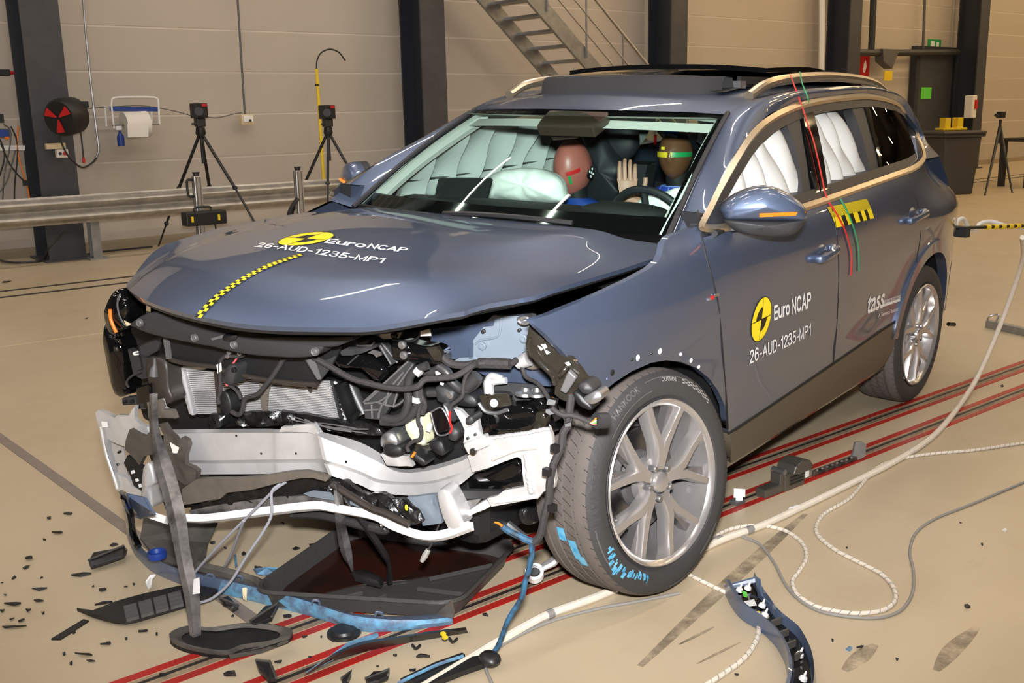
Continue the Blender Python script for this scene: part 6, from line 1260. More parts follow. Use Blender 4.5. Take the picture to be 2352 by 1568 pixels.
# suspension seen below
P(MB().tube([cX(*q, .28) for q in VG((1220, 870), (1300, 940), (1480, 1090))], .013, 10), 'tie_rod', 'steel')
for k in (0, 12): P(MB().tube(cat([cX(*q, .25) for q in VG((1150+k*2, 870), (1120+k*2, 1010), (1060+k, 1140))], 8), .006, 6), 'brake_cable', 'steel')
P(MB().lathe([(.0, .03), (.022, .03), (.028, .02), (.024, .012), (.032, .004), (.028, -.006), (.036, -.014), (.034, -.03), (0, -.03)], cX(*VG((1570, 870))[0], .25), (.4, 1, .3), 18), 'steering_boot', 'crush_black'); dome('subframe', VG((1140, 790), (1340, 790), (1500, 830), (1600, 940), (1250, 900)), -.30, .02, 'black'); P(MB().box(cX(*VG((1110, 878))[0], .25), (.02, .014, .014)), 'blue_clip', 'blue', smooth=False)
ca = gc(1228, 1316, .06); P(MB().lathe([(.020, .014), (.030, .014), (.030, -.014), (.020, -.014)], ca, (.5, .3, .8), 28), 'control_arm', 'white_tube', angle=30); P(MB().lathe([(0, .012), (.014, .012), (.016, .004), (.019, .004), (.019, -.01)], ca, (.5, .3, .8), 16), 'bushing', 'steel'); P(MB().tube([gc(1240, 1306, .07), gc(1270, 1290, .09), gc(1290, 1270, .12)], [.016, .022, .02], 8, flat=.6), 'control_arm_link', 'alu')
# looms hanging in front of the near wheel
ct = [(q, .09) for q in VD((1690, 1000), (1670, 1180), (1660, 1280), (1640, 1400), (1600, 1568))]
dep0 = (A(cF(*VD((1690, 1000))[0], .06))-CC)@(CM.T@CF); dep1 = (gc(1145, 1490, .03)-CC)@(CM.T@CF)
def cT(px, py, t): return CC+cray(px, py)*t
hw = VD((1690, 1000), (1670, 1180), (1660, 1280), (1640, 1400))+VG((1890, 60), (1870, 200), (1790, 380), (1755, 560), (1750, 700), (1700, 900), (1660, 1080), (1580, 1160)); yl = [p[1] for p in hw]
def dpt(py): return dep0+(dep1-dep0)*min(1, max(0, (py-yl[0])/(1490-yl[0])))**1.6
P(MB().tube(cat([cT(*p, dpt(p[1])) for p in hw], 5), .011, 8), 'hanging_loom', 'loom')
mat('loom_blue', (32, 34, 38), .6, var=.9, vscale=45, rgb2=(50, 104, 140))
lo2 = VG((1580, 1160), (1570, 1300), (1540, 1450), (1505, 1568))+[(1201, 1365), (1192, 1383), (1171, 1416), (1162, 1437), (1145, 1481), (1130, 1503)]
P(MB().tube(cat([cT(*p, dpt(p[1])) for p in lo2], 5), .008, 8), 'hanging_loom', 'loom_blue'); P(MB().tube(cat([cT(*p, dpt(p[1])) for p in VG((1280, 990), (1340, 1040), (1420, 1080), (1530, 1130), (1590, 1150))], 5), .010, 8), 'torn_loom', 'loom_blue')
for k in range(4): P(MB().tube([cT(*p, dpt(p[1])) for p in VG((1285, 990), (1240+k*10, 960+k*12), (1200+k*22, 955+k*6))], .0022, 5), 'bare_wire', 'orange')
for q in VG((1730, 450), (1810, 215), (1780, 810)): P(MB().box(cT(*q, dpt(q[1])-.01), (.02, .02, .02)), 'loom_clip', 'black', smooth=False)
bw = VD((1440, 1170), (1520, 1230), (1600, 1262), (1690, 1262), (1850, 1320), (1940, 1365)); P(MB().tube(cat([cT(*p, dep0-.02) for p in bw], 5), .007, 8), 'loom_branch', 'loom')
P(MB().cyl(cT(*VD((1995, 1330))[0], dep0-.02), cT(*VD((2130, 1325))[0], dep0+.0), .021, 16), 'round_connector', 'dark_grey')
for k, m in enumerate(('orange', 'white', 'lime', 'pink')): P(MB().tube([cT(*p, dep0-.025) for p in VD((1920, 1360), (1960, 1335+k*14), (2000, 1295+k*28))], .002, 5), 'connector_wire', m)
for q in (((1370, 1190), (1450, 1180), (1500, 1230), (1420, 1260), (1370, 1230)), ((1400, 1060), (1500, 1080), (1480, 1140), (1380, 1130))): o_ = [cT(*p, dep0-.01) for p in VD(*q)]; P(MB().slab(o_, -NF*.02), 'loom_plug', 'black', smooth=False)
P(MB().slab([cT(*p, dep0-.015) for p in VD((1610, 1370), (1680, 1350), (1680, 1400), (1610, 1410))], -NF*.02), 'loom_clip', 'black', smooth=False)
# ---------------------------------------------------------------- things lying on and around the floor
mat('tray_black', (66, 64, 62), .42, bump=.15, bscale=80); mat('oil_brown', (58, 24, 18), .18, coat=.4, var=.5, vscale=3, rgb2=(34, 26, 22)); mat('skin_blue', (84, 98, 122), .35, coat=.6)
mat('skin_scrape', (92, 106, 130), .5, var=1., vscale=26, rgb2=(110, 172, 208)); mat('shard', (30, 29, 29), .4, var=.5, vscale=30); mat('cable_white', (226, 216, 200), .6, var=.1, vscale=30); mat('cable_grey', (146, 143, 138), .55)
mat('inner_grey', (64, 62, 58), .5, var=.6, vscale=12, rgb2=(88, 84, 78)); mat('card_white', (250, 250, 250), .5, emit=None)
def G3(*pts): return [gw(*p) if len(p) == 2 else gw(*p[:2], p[2]) for p in pts]
def thing(name, at_, label, cat_, group=None): return empty(name, at_, label, cat_, group)
def part(mb, name, m, o, **k):
    l = A(o.location); mb.v = [tuple(A(v)-l) for v in mb.v]; return mb.build(name, m, o, **k)
# drip tray
tc_ = [gw(818, 1240), gw(1172, 1292), gw(1040, 1428), gw(600, 1400)]; c0 = sum(tc_)/4
tr_ = thing('drip_tray', (c0[0], c0[1], 0), 'black plastic drip tray with dark brown oil under the car nose', 'tray')
def ins(k, z): return [q+(c0-q)*k+A((0, 0, z)) for q in tc_]
def rnd(q, r=.14, n=5):
    o = []
    for i in range(4):
        a, b, c = q[i-1], q[i], q[(i+1) % 4]
        for j in range(n+1): t = j/n; p0_, p1_ = b+(a-b)*r, b+(c-b)*r; o.append((1-t)**2*p0_+2*t*(1-t)*b+t*t*p1_)
    return o
part(MB().grid([rnd(ins(.0, .012)), rnd(ins(-.055, .075)), rnd(ins(-.085, .078)), rnd(ins(-.095, .066))], cv=True), 'rim_wall', 'tray_black', tr_)
part(MB().grid([rnd(ins(0.02, .012)), rnd(ins(.97, .010))], cv=True), 'tray_floor', 'tray_black', tr_)
oil = [tc_[0]+(c0-tc_[0])*.05, tc_[1]+(c0-tc_[1])*.06, c0+(tc_[1]-c0)*.15+(tc_[2]-c0)*.1, c0+(tc_[2]-c0)*.1, c0+(tc_[3]-c0)*.35, tc_[3]+(c0-tc_[3])*.10]
part(MB().slab([q*A((1, 1, 0))+A((0, 0, .014)) for q in cat(oil, 4, True)], (0, 0, .003)), 'oil_film', 'oil_brown', tr_)
for a, b in (((735, 1385), (832, 1362)), ((985, 1330), (1130, 1298)), ((960, 1352), (1065, 1365)), ((840, 1390), (885, 1368))): part(MB().tube([gw(*a, .018), gw(*b, .018)], .008, 6), 'floor_rib', 'tray_black', tr_)
# bumper skin lying in front: ribbon from the right corner round to the near side
lowp = [(276, 1140, .34), (286, 1185, .20), (293, 1235, .06), (312, 1278, .0), (345, 1310, .0), (385, 1330, .0), (430, 1346, .0), (500, 1362, .0), (560, 1376, .0), (640, 1396, .0), (700, 1412, .0), (760, 1430, .0), (810, 1446, .0), (860, 1452, .0), (930, 1448, .0), (1000, 1440, .0), (1040, 1434, .0)]
upw = [(290, 1130, .40), (302, 1178, .27), (306, 1222, .13), (330, 1262, .06), (366, 1288, .06), (404, 1305, .06), (445, 1318, .06), (510, 1331, .06), (570, 1345, .06), (650, 1365, .06), (710, 1382, .06), (770, 1402, .06), (815, 1414, .05), (862, 1420, .05), (930, 1424, .04), (1000, 1421, .03), (1038, 1416, .025)]
a_ = cat(G3(*lowp), 4); b_ = cat(G3(*upw), 4); bs = thing('bumper_skin', tuple(gw(600, 1390)), 'torn grey-blue bumper skin with light blue scrapes lying before the car', 'bumper')
n1 = 28; mids = [(p+q)/2+A((-.006, -.012, .006)) for p, q in zip(a_, b_)]
part(MB().grid([a_[:n1+1], mids[:n1+1], b_[:n1+1]]), 'skin', 'skin_blue', bs, angle=70); part(MB().grid([a_[n1:], mids[n1:], b_[n1:]]), 'scraped_skin', 'skin_scrape', bs, angle=70)
bk_ = [q+A((.0, .06, -.01)) for q in b_]; part(MB().grid([b_, [(p+q)/2+A((0, 0, .004)) for p, q in zip(b_, bk_)], bk_]), 'top_lip', 'skin_blue', bs, angle=70)
part(MB().slab(G3((330, 1185, .10), (500, 1200, .10), (478, 1245, .06), (470, 1290, .03), (440, 1305, .05), (366, 1286, .05), (322, 1235, .08)), (0, 0, -.006)), 'inner_panel', 'inner_grey', bs, smooth=False)
part(MB().slab(G3((272, 1128, .36), (330, 1140, .34), (352, 1180, .28), (316, 1190, .22), (296, 1180, .2)), (.01, 0, -.006)), 'corner_panel', 'skin_blue', bs, smooth=False)
part(MB().tube(cat(G3((285, 1140, .36), (300, 1180, .26), (306, 1225, .12), (318, 1255, .08)), 4), .012, 6), 'black_trim', 'gloss_black', bs)
part(MB().tube(cat(G3((455, 1300, .06), (520, 1315, .06), (585, 1335, .05), (602, 1348, .05)), 4), .018, 6), 'inner_channel', 'inner_grey', bs)
for x, y in ((482, 1328), (548, 1332), (725, 1388), (870, 1415)): part(MB().tube(cat([gw(x-8, y, .06), gw(x-6, y-9, .075), gw(x+7, y-8, .075), gw(x+9, y+1, .06)], 3), .004, 6), 'clip_loop', 'skin_blue', bs)
part(MB().slab(G3((998, 1412, .02), (1036, 1380, .10), (1042, 1408, .05), (1040, 1420, .03)), (.004, 0, .004)), 'torn_tip', 'lip_plastic', bs, smooth=False)
part(MB().slab(G3((556, 1352, .05), (568, 1350, .05), (566, 1380, .02), (558, 1376, .02)), (0, -.002, .004)), 'yellow_smear', 'cream', bs, smooth=False)
cap_ = thing('blue_disc', tuple(gw(361, 1276, .10)), 'round blue plastic cap sitting on the bumper skin panel', 'cap'); MB().lathe([(.0, .0), (.02, .002), (.024, .014), (.030, .016), (.032, .004), (.030, -.006), (0, -.008)], n=24).build('cap', 'blue', cap_)
# hanging and standing plastic strips
def strip(name, L_, R_, d0, d1, y0, y1, m, label, th=.012):
    n = len(L_); dd = lambda py: d0+(d1-d0)*min(1, max(0, (py-y0)/(y1-y0))); a = [c2w(cT(*p, dd(p[1]))) for p in L_]; b = [c2w(cT(*p, dd(p[1]))) for p in R_]; a, b = cat(a, 3), cat(b, 3)
    o = thing(name, tuple((a[-1]+b[-1])/2), label, 'plastic strip'); m_ = [(p+q)/2-A((CF[0], CF[1], 0))*.016 for p, q in zip(a, b)]; bk = [(p+q)/2+A((CF[0], CF[1], 0))*.012 for p, q in zip(a, b)]
    part(MB().grid([a, m_, b, bk], cv=False), 'front_face', m, o, angle=40); part(MB().grid([b, bk, a]), 'rear_face', m, o, angle=40); return o
fd = lambda p: float((w2c(p)-CC)@(CM.T@CF))
dS0, dS1 = float((A(cF(352, 963, .13))-CC)@(CM.T@CF)), fd(gw(448, 1470, .02))
s1_ = strip('torn_carrier_strip', [(343, 905), (344, 962), (350, 1010), (352, 1060), (372, 1130), (392, 1220), (408, 1300), (425, 1380), (436, 1458)], [(362, 903), (363, 962), (374, 1014), (391, 1053), (412, 1120), (428, 1190), (437, 1265), (458, 1365), (462, 1458)], dS0, dS1, 962, 1465, 'strip_plastic', 'tall torn grey plastic strip standing from floor up to the beam')
part(MB().slab([c2w(cT(*p, dS0+(dS1-dS0)*(p[1]-962)/503-.02)) for p in ((445, 1330), (458, 1326), (460, 1362), (442, 1365))], A((.002, .004, 0))), 'foil_patch', 'alu', s1_, smooth=False)
dT0 = float((A(cF(775, 1130, .10))-CC)@(CM.T@CF)); dT1 = fd(gw(812, 1310, .05))
strip('torn_plastic_strip', [(766, 1110), (768, 1165), (772, 1210), (784, 1272), (806, 1305)], [(782, 1110), (790, 1165), (796, 1212), (808, 1265), (812, 1312)], dT0, dT1, 1110, 1312, 'strip_plastic', 'grey plastic strip hanging into the drip tray')
strip('torn_plastic_strip', [(786, 1140), (806, 1172), (838, 1220), (870, 1268), (889, 1300), (886, 1335)], [(800, 1135), (822, 1165), (855, 1215), (886, 1262), (897, 1290), (902, 1340)], dT0, fd(gw(892, 1340, .03)), 1110, 1340, 'shard', 'dark plastic strip hanging into the drip tray on the right')
ov = thing('black_cap_piece', tuple(gw(845, 1330, .03)), 'oval black broken piece lying in the drip tray', 'debris'); part(inflate([tuple(gw(*p, .03)) for p in ((806, 1318), (830, 1313), (860, 1322), (882, 1335), (875, 1350), (850, 1344), (815, 1334))], gw(845, 1332, .03), (0, 0, .025), 4), 'shell', 'shard', ov)
# grey wires hanging from nose to floor
for i, (pts, zz) in enumerate(((((656, 1107), (630, 1125), (590, 1165), (555, 1200), (500, 1255), (444, 1318)), .05), (((645, 1110), (624, 1130), (624, 1180), (605, 1220), (571, 1270), (530, 1335), (490, 1372), (459, 1384)), .03), (((560, 1196), (545, 1235), (530, 1275), (512, 1308)), .06))):
    d0_, d1_ = float((A(cF(*pts[0], .08))-CC)@(CM.T@CF)), fd(gw(*pts[-1], zz)); ya, yb_ = pts[0][1], pts[-1][1]
    if i == 2: d0_ = float((A(cF(560, 1196, .1))-CC)@(CM.T@CF))-.1
    q = cat([c2w(cT(*p, d0_+(d1_-d0_)*(p[1]-ya)/(yb_-ya))) for p in pts], 6)
    tag(MB().tube(q, .0045, 8).build('hanging_wire', 'wire_grey'), ['grey wire hanging from the nose to the bumper skin', 'longest grey wire looping down to the grille piece', 'short grey wire branching off between the longer ones'][i], 'wire', 'grey wires at the car nose')
pl = thing('hanging_plug', tuple(c2w(cT(975, 1270, dT0))), 'pale plug on a thin wire dangling over the drip tray', 'connector'); part(MB().tube(cat([c2w(cT(*p, dT0)) for p in ((1010, 1200), (1000, 1225), (993, 1245), (984, 1262))], 4), .003, 6), 'wire', 'loom', pl)
part(MB().tube([c2w(cT(*p, dT0)) for p in ((984, 1262), (976, 1276), (968, 1290))], [.008, .010, .006], 8), 'plug', 'cable_grey', pl)
# grille piece, lens piece and bigger fragments
gp = thing('grille_piece', tuple(gw(300, 1420)), 'torn black bumper grille piece with grey louvres', 'grille')
part(MB().slab([q+A((0, 0, .01)) for q in cat(G3((178, 1410), (215, 1415), (258, 1398), (300, 1385), (360, 1370), (420, 1358), (480, 1355), (505, 1362), (460, 1390), (400, 1410), (340, 1428), (290, 1440), (240, 1432)), 2, True)], (0, 0, .012)), 'back_plate', 'shard', gp, smooth=False)
for c in range(5):
    for r_ in range(4):
        x0, y0 = 284+c*34, 1398-c*9.5; p = [(x0+r_*2, y0+r_*8.5), (x0+29+r_*2, y0-8+r_*8.5), (x0+30+r_*2, y0-3+r_*8.5), (x0+1+r_*2, y0+5+r_*8.5)]; part(MB().slab(G3(*[(a, b, .022) for a, b in p]), (0, 0, .010)), 'louvre', 'mid_grey', gp, smooth=False)
part(MB().slab(G3((118, 1470), (192, 1425), (204, 1428), (140, 1470)), (0, 0, .006)), 'torn_edge', 'shard', gp, smooth=False)
lp = thing('lens_piece', tuple(gw(530, 1480)), 'oval dark lamp housing piece lying on the floor below the strip', 'debris')
ol = cat(G3((390, 1470), (430, 1452), (490, 1455), (560, 1445), (620, 1448), (668, 1458), (665, 1475), (620, 1490), (560, 1498), (524, 1512), (470, 1508), (410, 1492)), 3, True)
part(MB().slab(ol, (0, 0, .012)), 'base', 'shard', lp, smooth=False); part(MB().grid([ol, [q+A((0, 0, .022)) for q in ol], [q+(gw(530, 1480)-q)*.08+A((0, 0, .024)) for q in ol], [q+(gw(530, 1480)-q)*.2+A((0, 0, .015)) for q in ol]], cv=True), 'rim', 'inner_grey', lp)
part(MB().slab(G3((525, 1502, .045), (600, 1488, .045), (660, 1468, .045), (662, 1474, .02), (600, 1498, .02), (528, 1512, .02)), (0, -.003, 0)), 'clear_edge', 'mid_grey', lp, smooth=False)
for x, y in ((548, 1495), (580, 1490), (615, 1482)): part(MB().slab(G3((x, y, .04), (x+20, y-4, .04), (x+20, y+1, .03), (x, y+5, .03)), (0, -.004, 0)), 'rim_slot', 'shard', lp, smooth=False)
fr2 = thing('spoiler_strip', tuple(gw(900, 1500)), 'long torn black spoiler strip with light blue edge beside the tray', 'debris')
part(MB().grid([cat(G3((698, 1552, .01), (760, 1520, .01), (830, 1498, .01), (900, 1482, .01), (980, 1468, .01), (1075, 1452, .01)), 4), cat(G3((705, 1545, .03), (765, 1508, .05), (830, 1480, .05), (900, 1468, .05), (980, 1455, .04), (1072, 1446, .03)), 4), cat(G3((712, 1540, .02), (770, 1498, .03), (835, 1472, .03), (905, 1462, .03), (980, 1450, .03), (1070, 1440, .02)), 4)]), 'body', 'shard', fr2)
part(MB().slab(G3((705, 1546, .012), (760, 1508, .02), (800, 1478, .02), (868, 1456, .02), (870, 1462, .02), (805, 1490, .02), (765, 1516, .02)), (0, 0, .006)), 'blue_edge', 'skin_scrape', fr2, smooth=False)
for x, y in ((955, 1483), (1040, 1468)): part(MB().tube(cat(G3((x-8, y-3, .02), (x, y+6, .02), (x+10, y-2, .02)), 3), .004, 6), 'clip_loop', 'shard', fr2)
for x, y in ((1018, 1455), (1022, 1463)): part(MB().box(gw(x, y, .05), (.012, .012, .008)), 'yellow_fleck', 'yellow', fr2, smooth=False)
fr3 = thing('flat_trim_piece', tuple(gw(1050, 1540)), 'black trim piece with blue edge under the white cable near the camera', 'debris')
part(MB().slab(G3((920, 1568, .01), (1000, 1530, .01), (1062, 1508, .01), (1068, 1512, .01), (1070, 1520, .01), (1142, 1508, .01), (1140, 1524, .01), (1070, 1548, .01), (990, 1580, .01)), (0, 0, .014)), 'body', 'shard', fr3, smooth=False); part(MB().tube(cat(G3((915, 1568, .03), (1000, 1528, .03), (1064, 1506, .03)), 4), .005, 6), 'blue_edge', 'skin_scrape', fr3)
part(MB().ball(gw(1125, 1512, .03), (.03, .035, .02), 8), 'plug', 'shard', fr3)
rg = thing('round_cap', tuple(gw(790, 1455)), 'round black cap lying under the bumper skin', 'debris'); MB().lathe([(0, .02), (.035, .018), (.04, .01), (.05, .008), (.052, 0)], n=20).build('cap', 'shard', rg)
# arch trim on the near side
at = thing('arch_trim_piece', tuple(gw(1745, 1410)), 'grey-blue wheel arch trim piece lying face down on the floor', 'trim')
oL = cat(G3((1672, 1352, .02), (1690, 1385, .02), (1712, 1410, .02), (1740, 1428, .02), (1765, 1448, .02), (1790, 1475, .02), (1808, 1510, .02), (1815, 1545, .02), (1812, 1580, .02), (1800, 1620, .02)), 3)
oR = cat(G3((1735, 1335, .02), (1750, 1365, .02), (1770, 1395, .02), (1785, 1418, .02), (1806, 1438, .02), (1835, 1462, .02), (1855, 1495, .02), (1868, 1530, .02), (1872, 1575, .02), (1865, 1620, .02)), 3)
up_ = lambda L_, h, k, O: [q+(o-q)*k+A((0, 0, h)) for q, o in zip(L_, O)]
part(MB().grid([up_(oL, -.018, -.10, oR), up_(oL, .035, -.08, oR), up_(oL, .03, .06, oR), up_(oL, .0, .12, oR), up_(oR, .0, .12, oL), up_(oR, .035, .05, oL), up_(oR, -.018, -.08, oL)]), 'shell', 'skin_blue', at, angle=40)
part(MB().grid([up_(oL, .004, .14, oR), up_(oL, .004, .5, oR), up_(oR, .004, .14, oL)]), 'inner_face', 'gloss_black', at); part(MB().slab(G3((1668, 1346, .03), (1740, 1326, .06), (1745, 1335, .05), (1674, 1354, .02)), (0, .01, .0)), 'end_wall', 'skin_blue', at, smooth=False); part(MB().slab(G3((1738, 1324, .10), (1748, 1330, .10), (1752, 1368, .05), (1800, 1414, .03), (1796, 1420, .02), (1744, 1372, .03)), (0, .006, .0)), 'side_wall', 'skin_blue', at, smooth=False)
part(MB().slab(G3((1708, 1382, .03), (1732, 1377, .03), (1738, 1390, .03), (1714, 1393, .03)), (0, 0, .002)), 'paper_label', 'white', at, smooth=False); part(MB().slab(G3((1703, 1357, .04), (1716, 1362, .04), (1716, 1372, .04), (1708, 1370, .04)), (0, 0, .003)), 'green_sticker', 'lime', at, smooth=False)
for x, y in ((1698, 1356), (1717, 1352), (1750, 1392), (1756, 1414), (1836, 1505), (1844, 1560)): part(MB().lathe([(.012, 0), (.010, .008), (.004, .012), (.003, .026), (0, .03)], gw(x, y, .03), (.1, -.3, 1), 10), 'clip', 'white', at)
part(MB().box(gw(1741, 1406, .03), (.012, .008, .004)), 'yellow_tab', 'yellow', at, smooth=False)
for y in range(4): part(MB().slab(G3((1770+y*18, 1438+y*26, .025), (1794+y*16, 1430+y*26, .025), (1796+y*16, 1433+y*26, .025), (1772+y*18, 1441+y*26, .025)), (0, 0, .02)), 'rib', 'inner_grey', at, smooth=False)
# ---------------------------------------------------------------- cables
def cable(pts, r, m, label, n=8, seg=10, spiral=False):
    P_ = cat([gw(p[0], p[1], (p[2] if len(p) > 2 else 0)+r) for p in pts], n); o = MB().tube(P_, r, seg).build('floor_cable', m); tag(o, label, 'cable', 'cables on the hall floor')
    if spiral:
        dn = dens(P_, r*.6, False); T = [dn[min(i+1, len(dn)-1)]-dn[max(i-1, 0)] for i in range(len(dn))]; mb = MB(); pt = []
        for i, (p, t) in enumerate(zip(dn, T)):
            t = t/(np.linalg.norm(t)+1e-9); u = np.cross(t, (0, 0, 1)); u /= np.linalg.norm(u)+1e-9; w = np.cross(u, t); a = i*1.0; pt.append(p+(u*math.cos(a)+w*math.sin(a))*r*1.02)
        mb.tube(pt, r*.22, 4); s_ = mb.build('spiral_wrap', 'cable_grey', o); s_['kind'] = 'stuff'
    return o
c1_ = cable([(2349, 545, .80), (2350, 590, .66), (2336, 640, .52), (2315, 700, .36), (2298, 745, .25), (2262, 830, .10), (2230, 892, .02), (2180, 962), (2130, 1012), (2050, 1062), (1950, 1112), (1850, 1160), (1750, 1206), (1660, 1238), (1560, 1285), (1400, 1358), (1330, 1385), (1250, 1415), (1150, 1470), (1060, 1525), (960, 1585), (800, 1680), (560, 1830), (300, 1990)], .0135, 'cable_white', 'thick white cable bundle running across the floor past the front wheel')
for x, y, s_ in ((1720, 1217, 1), (1825, 1170, 0), (1262, 1410, 1), (1650, 1240, 1)):
    a, b = gw(x-7, y+3, .0135), gw(x+7, y-3, .0135); t_ = MB().tube([a, b], .0155, 10).build('tape_wrap', 'cable_grey' if s_ else 'white', c1_)
cable([(1640, 1232), (1680, 1214), (1740, 1206), (1800, 1217), (1842, 1246), (1852, 1280), (1835, 1312), (1820, 1335), (1832, 1365), (1870, 1390), (1920, 1403), (1975, 1408), (2030, 1400), (2056, 1378), (2052, 1348), (2025, 1318), (1980, 1294), (1920, 1263), (1880, 1230), (1876, 1205), (1895, 1178), (1950, 1145), (1985, 1105), (2005, 1080), (2050, 1058), (2130, 1043), (2240, 1033), (2380, 1014), (2700, 985)], .0068, 'cable_white', 'thin white spiral-wrapped cable winding in loops on the right', spiral=True)
cable([(1575, 1315), (1620, 1338), (1675, 1364)], .0068, 'cable_white', 'short white spiral cable between wheel and arch trim piece', spiral=True); cable([(1744, 1430), (1738, 1468), (1710, 1510), (1660, 1548), (1600, 1585)], .0072, 'cable_white', 'white spiral cable leaving the arch trim towards the camera', spiral=True)
cable([(1695, 1228), (1745, 1250), (1780, 1295), (1800, 1335), (1830, 1372), (1880, 1402), (1950, 1416), (2020, 1418), (2070, 1400), (2096, 1360), (2098, 1310), (2090, 1265), (2105, 1222), (2150, 1190), (2230, 1158), (2380, 1095), (2700, 960)], .005, 'cable_grey', 'thin grey cable beside the spiral loops on the right'); cable([(1560, 1362), (1460, 1382), (1380, 1396), (1270, 1425), (1180, 1465), (1130, 1500), (1115, 1530), (1135, 1580)], .005, 'cable_grey', 'thin grey cable in front of the front tyre')
# rod with striped tape and white cable at the tail
rA, rB = cX(2192, 524, -3.5), cX(2420, 516, -4.4); rA, rB = c2w(rA), c2w(rB); rd = thing('striped_rod', tuple((rA+rB)/2), 'black and yellow striped rod sticking out behind the car tail', 'rod')
dd_ = (rB-rA); part(MB().cyl(rA, rB, .010, 10), 'rod', 'black', rd)
for k in range(9): part(MB().cyl(rA+dd_*(.30+k*.075), rA+dd_*(.335+k*.075), .0155, 10), 'yellow_stripe', 'yellow', rd)
part(MB().box(rA+dd_*.06-A((0, 0, .02)), (.05, .09, .06)), 'clamp', 'dark_grey', rd, smooth=False)
tag(MB().tube(cat([c2w(cX(*p, -3.6-.25*i/3)) for i, p in enumerate(((2192, 528), (2200, 506), (2214, 503), (2224, 520), (2240, 530), (2250, 514), (2275, 508), (2310, 518), (2352, 524)))], 5), .012, 8).build('tail_cable', 'white'), 'white wrapped cable coiled along the striped rod', 'cable')
tv = thing('tow_eye', tuple(c2w(cX(2185, 744, -3.4))), 'small dark bolt end visible behind the rear wheel', 'bolt'); part(MB().cyl(c2w(cX(2178, 744, -3.45)), c2w(cX(2192, 745, -3.5)), .012, 10), 'bolt', 'liner', tv)
# ---------------------------------------------------------------- trolley parts standing in the near track
wcard = thing('white_card', tuple(gw(1698, 1156)), 'small bright white marker card standing in the track', 'marker'); q = gw(1698, 1158); r3 = CR*A((1, 1, 0)); r3 /= np.linalg.norm(r3)
part(MB().slab([q+r3*a+A((0, 0, z)) for a, z in ((-.013, .015), (.013, .015), (.013, .03), (.022, .03), (.022, .062), (-.022, .066), (-.022, .028), (-.013, .028))], A((.002, .004, 0))), 'card', 'card_white', wcard, smooth=False); part(MB().box(q+A((0, .01, .008)), (.05, .04, .016)), 'foot', 'mid_grey', wcard, smooth=False)
tb2 = gw(1808, 1118); cart = thing('track_trolley', tuple(tb2), 'grey steel trolley clamp sitting in the near track', 'trolley'); Xd = A((1, 0, 0)); Yd = A((0, 1, 0))
mat('gunmetal', (112, 108, 100), .35, .7)
def cbx(x, y, z, dx, dy, dz, name, m='gunmetal', bev=.004): return part(MB().box(tb2+A((x, y, z)), (dx, dy, dz)), name, m, cart, smooth=False, bevel=bev)
cbx(-.10, 0, .018, .15, .05, .036, 'base'); cbx(.01, .0, .035, .13, .06, .07, 'body'); cbx(-.055, 0, .055, .05, .05, .05, 'step'); part(MB().slab([tb2+A((x, -.045, z)) for x, z in ((-.02, .07), (-.005, .10), (.04, .115), (.09, .105), (.11, .08), (.10, .065), (.02, .06))], (0, .09, 0)), 'jaw', 'gunmetal', cart, smooth=False, bevel=.004)
part(MB().cyl(tb2+A((-.06, -.03, .085)), tb2+A((-.06, .03, .085)), .012, 12), 'pin', 'steel', cart); cbx(.12, 0, .03, .06, .03, .03, 'coupler', 'steel')
for k in range(3): cbx(.02, -.032, .025+k*.014, .09, .006, .005, 'rib', 'slot_dark', .0)
part(MB().box(tb2+A((.085, -.034, .045)), (.02, .004, .028)), 'white_mark', 'white', cart, smooth=False)
chn = thing('track_chain', tuple(gw(1912, 1068)), 'steel chain lying in the near track behind the trolley', 'chain')
a, b = gw(1872, 1085, .012), gw(1962, 1052, .012)
for k in range(9): p = a+(b-a)*k/8; part(MB().box(p, (.042, .03, .012) if k % 2 else (.036, .018, .02)), 'link', 'slot_dark' if k % 2 else 'gunmetal', chn, smooth=False, bevel=.003); part(MB().ball(p+A((0, -.008, .012)), (.006, .006, .005), 5), 'rivet', 'steel', chn)
dt = thing('tape_flag', tuple(gw(1972, 1055)), 'grey crumpled tape flag sticking up from the near track', 'tape'); q = gw(1972, 1058)
part(MB().slab([q+r3*a+A((0, 0, z)) for a, z in ((-.035, .0), (.0, .005), (.028, .02), (.03, .075), (.012, .085), (-.018, .085), (-.022, .05))], A((.004, .01, 0))), 'flag', 'galv', dt, smooth=False)
